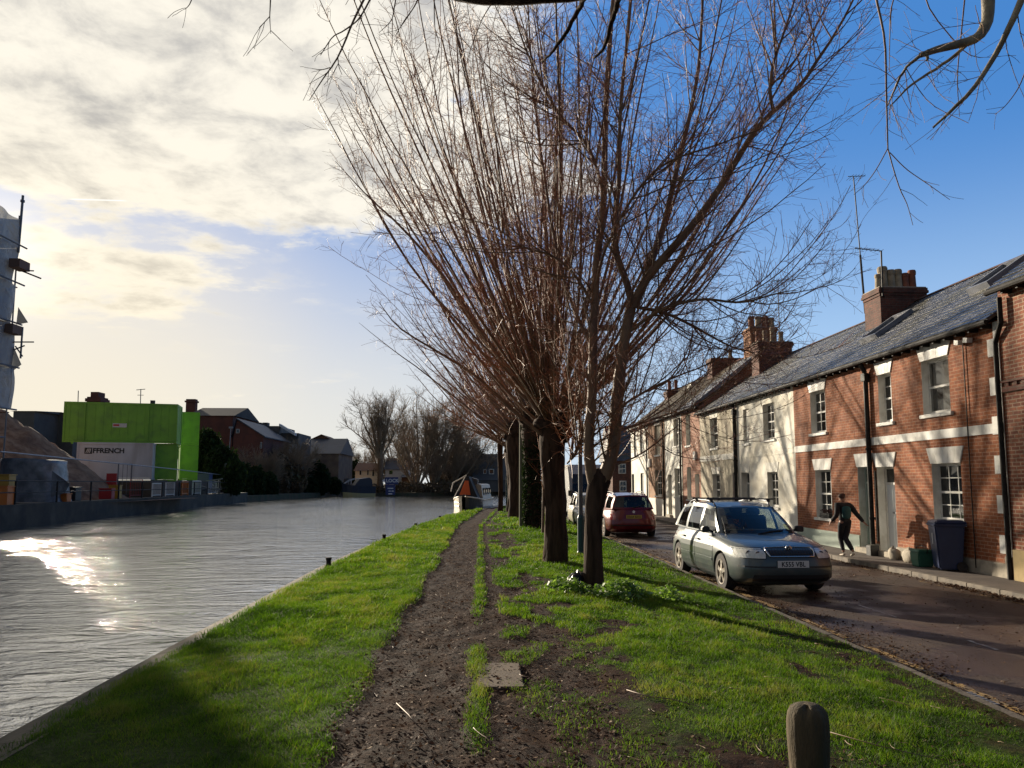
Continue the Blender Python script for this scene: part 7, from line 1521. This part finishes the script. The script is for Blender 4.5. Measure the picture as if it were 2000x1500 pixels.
def far_willow(label,px,pyb,Y,h_px,spread,nst,seed,stem=0.14,lean=0.0,tw=(0.7,2.4),den=16,trunk=None,mt='far_twig',zb=0.0,group=None):
    r=np.random.default_rng(seed); p=at(px,pyb,Y=Y); H=h_px*Y/1500; root=empty('bare_willow',(p[0],Y,zb),label,'tree',group)
    b=np.array([p[0],Y,zb]); th=trunk or 0.0
    if th: trunk_mesh('trunk',[tuple(b-[0,0,0.3]),tuple(b+[0.1,0,th*0.5]),tuple(b+[0,0,th])],[stem*3.0,stem*2.4,stem*2.8],'limb_bark',root,n=10,m=8,seed=seed); b=b+[0,0,th*0.92]
    az=r.uniform(0,2*np.pi,nst); ic=np.radians(r.uniform(2,spread,nst)); d=np.stack([np.cos(az)*np.sin(ic)+lean,np.sin(az)*np.sin(ic)*0.6,np.cos(ic)],1); d=unit(d)
    L=(H-th)*r.uniform(0.7,1.02,nst)/np.maximum(d[:,2],0.55); seg=10; q=b+d*stem*2; pts=[q]; bn=r.normal(size=(nst,3))*0.12
    for s in range(seg): d=unit(d+np.array([0,0,0.035])+bn/seg+r.normal(size=(nst,3))*0.05); q=q+d*(L/seg)[:,None]; pts.append(q)
    P=np.stack(pts,1); w_=np.linspace(0,1,seg+1)[None]; Rp=stem*(L/L.max())[:,None]*(1-w_)**0.9+0.022
    P1,R1=grow(r,P,Rp,den,(0.12,0.97),(H*0.12,H*0.34),(18,60),0.14,stem*0.35,0.018,6,jit=0.08)
    P2,R2=grow(r,P1,R1,9,(0.1,0.98),tw,(20,65),0.08,0.03,0.015,4,jit=0.1,hook=0.2)
    tube_obj('stems',[(P,Rp,6)],'far_twig' if mt=='far_twig' else mt,root); tube_obj('twigs',[(P1,R1,4),(P2,R2,3)],mt,root); return root
FW='bare willows and bushes on the island'
far_willow('tall open willow with upright poles left of the lock sign',741,958,123,190,34,16,101,0.17,trunk=5.5,group=FW)
far_willow('leaning multi stemmed willow right of the low brick outhouse',812,965,128,185,38,15,102,0.16,0.15,den=20,group=FW)
far_willow('dense brown willow in the middle of the island',845,962,130,182,42,20,103,0.15,den=22,group=FW)
far_willow('dense brown willow leaning left of the narrowboat cover',880,962,133,168,46,20,104,0.15,0.12,den=22,group=FW)
far_willow('low broad willow right behind the narrowboat',925,960,138,125,56,20,105,0.14,0.05,den=20,group=FW)
far_willow('twiggy bush willow behind the white house',785,950,155,150,40,16,106,0.17,den=20,group=FW)
far_willow('twiggy brown bush between the peach house and the tall open willow',706,950,165,80,55,16,107,0.15,den=20,group=FW)
far_willow('small bare willow behind the outhouse roof',768,950,150,110,45,14,110,0.15,den=20,group=FW)
far_willow('faint bare tree right of the mill house roof',668,930,230,85,34,14,108,0.22,trunk=5,group='far bare trees')
far_willow('faint bare tree next to the mill house gable',645,930,240,72,40,12,109,0.2,trunk=4,group='far bare trees')
far_willow('faint round bare treetop behind the brick chimney of the dark roofed house',352,900,150,128,34,18,111,0.15,trunk=6,group='far bare trees')
far_willow('dark bare shrub in front of the modern block',548,940,112,88,55,18,112,0.12,den=20,group='bare shrubs on the far bank')
far_willow('dark bare shrub below the white balcony',566,945,114,80,50,16,113,0.12,den=20,group='bare shrubs on the far bank')
far_willow('dark bare shrub in front of the red gabled house',520,935,104,70,60,16,114,0.12,den=20,group='bare shrubs on the far bank')
# ---------------------------------------------------------------- boats and lock sign
mat('sign_blue',(0.010,0.025,0.13),rough=0.4); mat('sign_white',(0.6,0.6,0.62),rough=0.5)
def SG(px,py): return at(px,py,Y=119.4)
e=empty('lock_sign',(SG(762,970)[0],119.4,0.0),'blue lock sign board with an arrow on the island shore','sign')
mb=MB(); a=SG(752,948); b=SG(778,932); mb.box(a[0],b[0],119.35,119.45,a[2]+0.15,b[2]); mb.build('upper_board','sign_blue',e)
c0=((a[0]+b[0])/2+0.1,(a[2]+0.15+b[2])/2); text_mesh('LOCK',0.72,lambda x,y,z:(c0[0]+x,119.34-z,c0[1]+y),'lettering','sign_white',e,ext=0.01,bold=0.02,world=True)
mb=MB(); mb.add([(a[0]-0.45,119.4,a[2]+0.75),(a[0]-0.05,119.4,a[2]+1.05),(a[0]-0.05,119.4,a[2]+0.45),(a[0]-0.45,119.46,a[2]+0.75),(a[0]-0.05,119.46,a[2]+1.05),(a[0]-0.05,119.46,a[2]+0.45)],[(0,1,2),(3,4,5),(0,1,4,3),(1,2,5,4),(2,0,3,5)]); mb.build('arrow','sign_white',e)
mb=MB(); a2=SG(753,973); b2=SG(772,946); mb.box(a2[0],b2[0],119.35,119.45,a2[2]+0.5,b2[2]-0.05); mb.build('lower_board','sign_blue',e)
for i,(u0,u1) in enumerate(((.2,.8),(.3,.55),(.62,.85),(.3,.7))): mb=MB(); zz=b2[2]-0.6-0.42*[0,1,1,2][i]; w_=b2[0]-a2[0]; mb.box(a2[0]+w_*u0,a2[0]+w_*u1,119.33,119.349,zz-0.09,zz+0.07); mb.build('white_mark','sign_white',e)
for x in (a2[0]+0.2,b2[0]-0.2): mb=MB(); mb.tube([(x,119.5,-0.3),(x,119.5,b[2])],0.06,6); mb.build('leg','post_grey',e)
mat('hull_black',(0.010,0.010,0.012),rough=0.35,coat=0.3); mat('hull_cream',(0.62,0.54,0.40),rough=0.5,c2=(0.45,0.38,0.27),ns=2.0); mat('hull_navy',(0.012,0.018,0.035),rough=0.4); mat('hull_ochre',(0.34,0.29,0.14),rough=0.6); mat('canvas_black',(0.012,0.012,0.013),rough=0.8); mat('canvas_orange',(0.50,0.085,0.015),rough=0.7); mat('cabin_cream',(0.36,0.34,0.28),rough=0.5,c2=(0.28,0.26,0.22),ns=2); mat('rope_pale',(0.55,0.50,0.42),rough=0.8)
s0=at(905,1004,Z=-0.45); ang=math.atan2(0.996,0.09)
nb=empty('narrowboat',(s0[0],s0[1],-0.45),'moored narrowboat with a cream bow and an orange and black cover','boat',rz=ang)
# local x runs aft from the stem, y to the left of that
def hw(x): return 1.04*min(1,max(0,x/3.0))**0.42
def hz(x): return 1.18-0.32*min(1,x/4.0)**0.8
XSn=[0.02,0.25,0.6,1.0,1.6,2.3,3.2,4.5,7,10,13,14.2,15]
mb=MB(); sec=[]
for x in XSn:
    w_=hw(x)*(1 if x<13 else max(0.25,1-(x-13)/2.6)); zt_=hz(x); sec.append([(x+0.14*(1-k)*(x<1),sgn*w_*(0.72+0.28*k if x<3 else 1),-0.4+(zt_+0.4)*k) for sgn in (1,) for k in (0,.35,.7,.85,1)])
for s_ in (1,-1):
    for i in range(len(sec)-1):
        for j in range(4):
            q=[(p[0],p[1]*s_,p[2]) for p in (sec[i][j],sec[i+1][j],sec[i+1][j+1],sec[i][j+1])]; mb.cur=1 if (XSn[i]<3.0 and s_>0) else 0; mb.quad(*q)  # sunlit bow side coloured cream, shaded side black: light put into the colour
mb.cur=0
for i in range(len(sec)-1): a,b=sec[i][4],sec[i+1][4]; mb.quad((a[0],a[1],a[2]-0.05),(b[0],b[1],b[2]-0.05),(b[0],-b[1],b[2]-0.05),(a[0],-a[1],a[2]-0.05))
a=sec[-1]; 
for j in range(4): mb.quad(a[j],(a[j][0],-a[j][1],a[j][2]),(a[j+1][0],-a[j+1][1],a[j+1][2]),a[j+1])
mb.build('hull',['hull_black','hull_cream'],nb,local=True)
for s_ in (1,-1): mb=MB(); mb.tube([(x,hw(x)*s_,hz(x)) for x in XSn[:-2]],0.05,6); mb.build('gunwale','hull_cream',nb,local=True,smooth=True)
for zz,s_ in ((0.75,1),(0.5,1)): mb=MB(); mb.tube([(x,(hw(x)+0.01)*(0.72+0.28*(zz+.4)/(hz(x)+.4))*s_,zz) for x in (0.25,0.6,1.0,1.6,2.2)],0.035,6); mb.build('rubbing_strake','hull_cream',nb,local=True)
mb=MB(); tri=[(0.9,1.0),(-0.9,1.0),(-0.12,2.62),(0.12,2.62)]; mb.prism([(0.86,0.86),(-0.86,0.86),(-0.10,2.55),(0.10,2.55)],lambda u,v,s:(2.3+2.0*s-(0.0 if s else 0.25*(2.55-v)),u,v)); cv=mb.build('cratch_cover','canvas_black',nb,local=True)
mb=MB(); mb.add([(1.92,0.50,1.25),(1.95,-0.28,1.25),(2.14,-0.10,2.25),(2.14,0.14,2.25)],[(0,1,2,3)]); o=mb.build('cover_panel','canvas_orange',cv,local=True); o.modifiers.new('s','SOLIDIFY').thickness=0.03
mb=MB(); mb.prism([(0.95,0.8),(-0.95,0.8),(-0.80,1.95),(-0.6,2.02),(0.6,2.02),(0.80,1.95)],lambda u,v,s:(4.35+8.0*s,u,v)); cbn=mb.build('cabin','cabin_cream',nb,local=True)
for i in range(4): mb=MB(); x=5.2+1.9*i; mb.box(x,x+0.9,-0.93,-0.86,1.2,1.7); mb.build('window','window_glass',cbn,local=True)
mb=MB(); mb.tube([(0.9,0.75,hz(1)+.02),(2.35,0.08,2.65)],0.03,5); mb.tube([(2.2,0.1,2.6),(1.9,0.95,2.1),(1.5,1.05,1.5)],0.045,6); mb.build('handrail','rope_pale',nb,local=True)
mb=MB(); mb.obox((4.6,-0.2,2.25),(0.5,0.35,0.2),rx=0.3); mb.build('roof_box','post_grey',nb,local=True,bevel=0.04)
mb=MB(); mb.lathe([(0.06,0),(0.06,0.12),(0.09,0.13),(0.09,0.17)],c=(0.35,0,hz(0.3)),n=8); mb.build('bow_stud','hull_black',nb,local=True)
# dark cruiser by the island
def cruiser(label,px,py,Y,L,hm,tm,seed,rz=PI,cab='canvas_black'):
    p=at(px,py,Y=Y); b=empty('river_cruiser',(p[0],Y,-0.45),label,'boat',rz=rz); mb=MB(); S=[]
    for i in range(9):
        x=L*i/8-L/2; w_=1.25*(1-max(0,(i-4)/4.2)**2.2); h=1.55+0.45*max(0,(i-3)/5)**1.6; S.append([(x+0.12*k*i/8*3*(i>5),w_*(0.75+0.25*k),-0.3+(h+0.3)*k) for k in (0,.45,.5,1)])
    for s_ in (1,-1):
        for i in range(8):
            for j in range(3): mb.cur=0 if j==0 else 1; q=[(a[0],a[1]*s_,a[2]) for a in (S[i][j],S[i+1][j],S[i+1][j+1],S[i][j+1])]; mb.quad(*q)
    mb.cur=1
    for i in range(8): a,c_=S[i][3],S[i+1][3]; mb.quad(a,c_,(c_[0],-c_[1],c_[2]),(a[0],-a[1],a[2]))
    a=S[0]; 
    for j in range(3): mb.quad(a[j],(a[j][0],-a[j][1],a[j][2]),(a[j+1][0],-a[j+1][1],a[j+1][2]),a[j+1])
    mb.build('hull',[hm,tm],b,local=True)
    mb=MB(); mb.prism([(-L*0.42,1.5),(L*0.22,1.5),(L*0.02,2.7),(-L*0.32,2.9),(-L*0.4,2.6)],lambda u,v,s:(u,-0.85+1.7*s,v)); mb.build('canopy',cab,b,local=True,bevel=0.08)
    mb=MB(); mb.tube([(L*0.48,0.2,2.0),(L*0.30,0.6,2.5),(L*0.05,0.8,2.8)],0.04,5); mb.tube([(L*0.48,-0.2,2.0),(L*0.30,-0.6,2.5),(L*0.05,-0.8,2.8)],0.04,5); mb.tube([(L*0.3,0.6,1.9),(L*0.3,0.6,2.5)],0.03,5); mb.tube([(L*0.3,-0.6,1.9),(L*0.3,-0.6,2.5)],0.03,5); mb.build('bow_rail','far_pale',b,local=True)
    return b
cruiser('dark topped cruiser with an ochre hull moored beside the tall open willow',700,965,117.0,4.6,'hull_ochre','hull_navy',1,rz=PI+0.5,cab='hull_navy')
cruiser('small pale cruiser moored beyond the dark topped one near the mill house',663,955,138,4.4,'far_grey','far_pale',2,rz=PI+0.3,cab='far_grey')
e=empty('long_boat',(9,148,-0.45),'long white roofed boat lying across the channel behind the far willow trunks','boat'); mb=MB(); a=at(957,963,Y=148); b=at(1052,956,Y=148); mb.box(a[0],b[0],148,150,-0.6,a[2]); mb.build('hull','hull_navy',e); mb=MB(); mb.box(a[0]+0.3,b[0]-0.3,148.1,149.8,a[2]+0.002,b[2]+0.25); mb.build('cabin','cabin_cream',e,bevel=0.05)
mb=MB(); mb.box(a[0]+0.2,b[0]-0.2,148.0,149.9,b[2]+0.252,b[2]+0.36); mb.build('roof','white_paint',e)
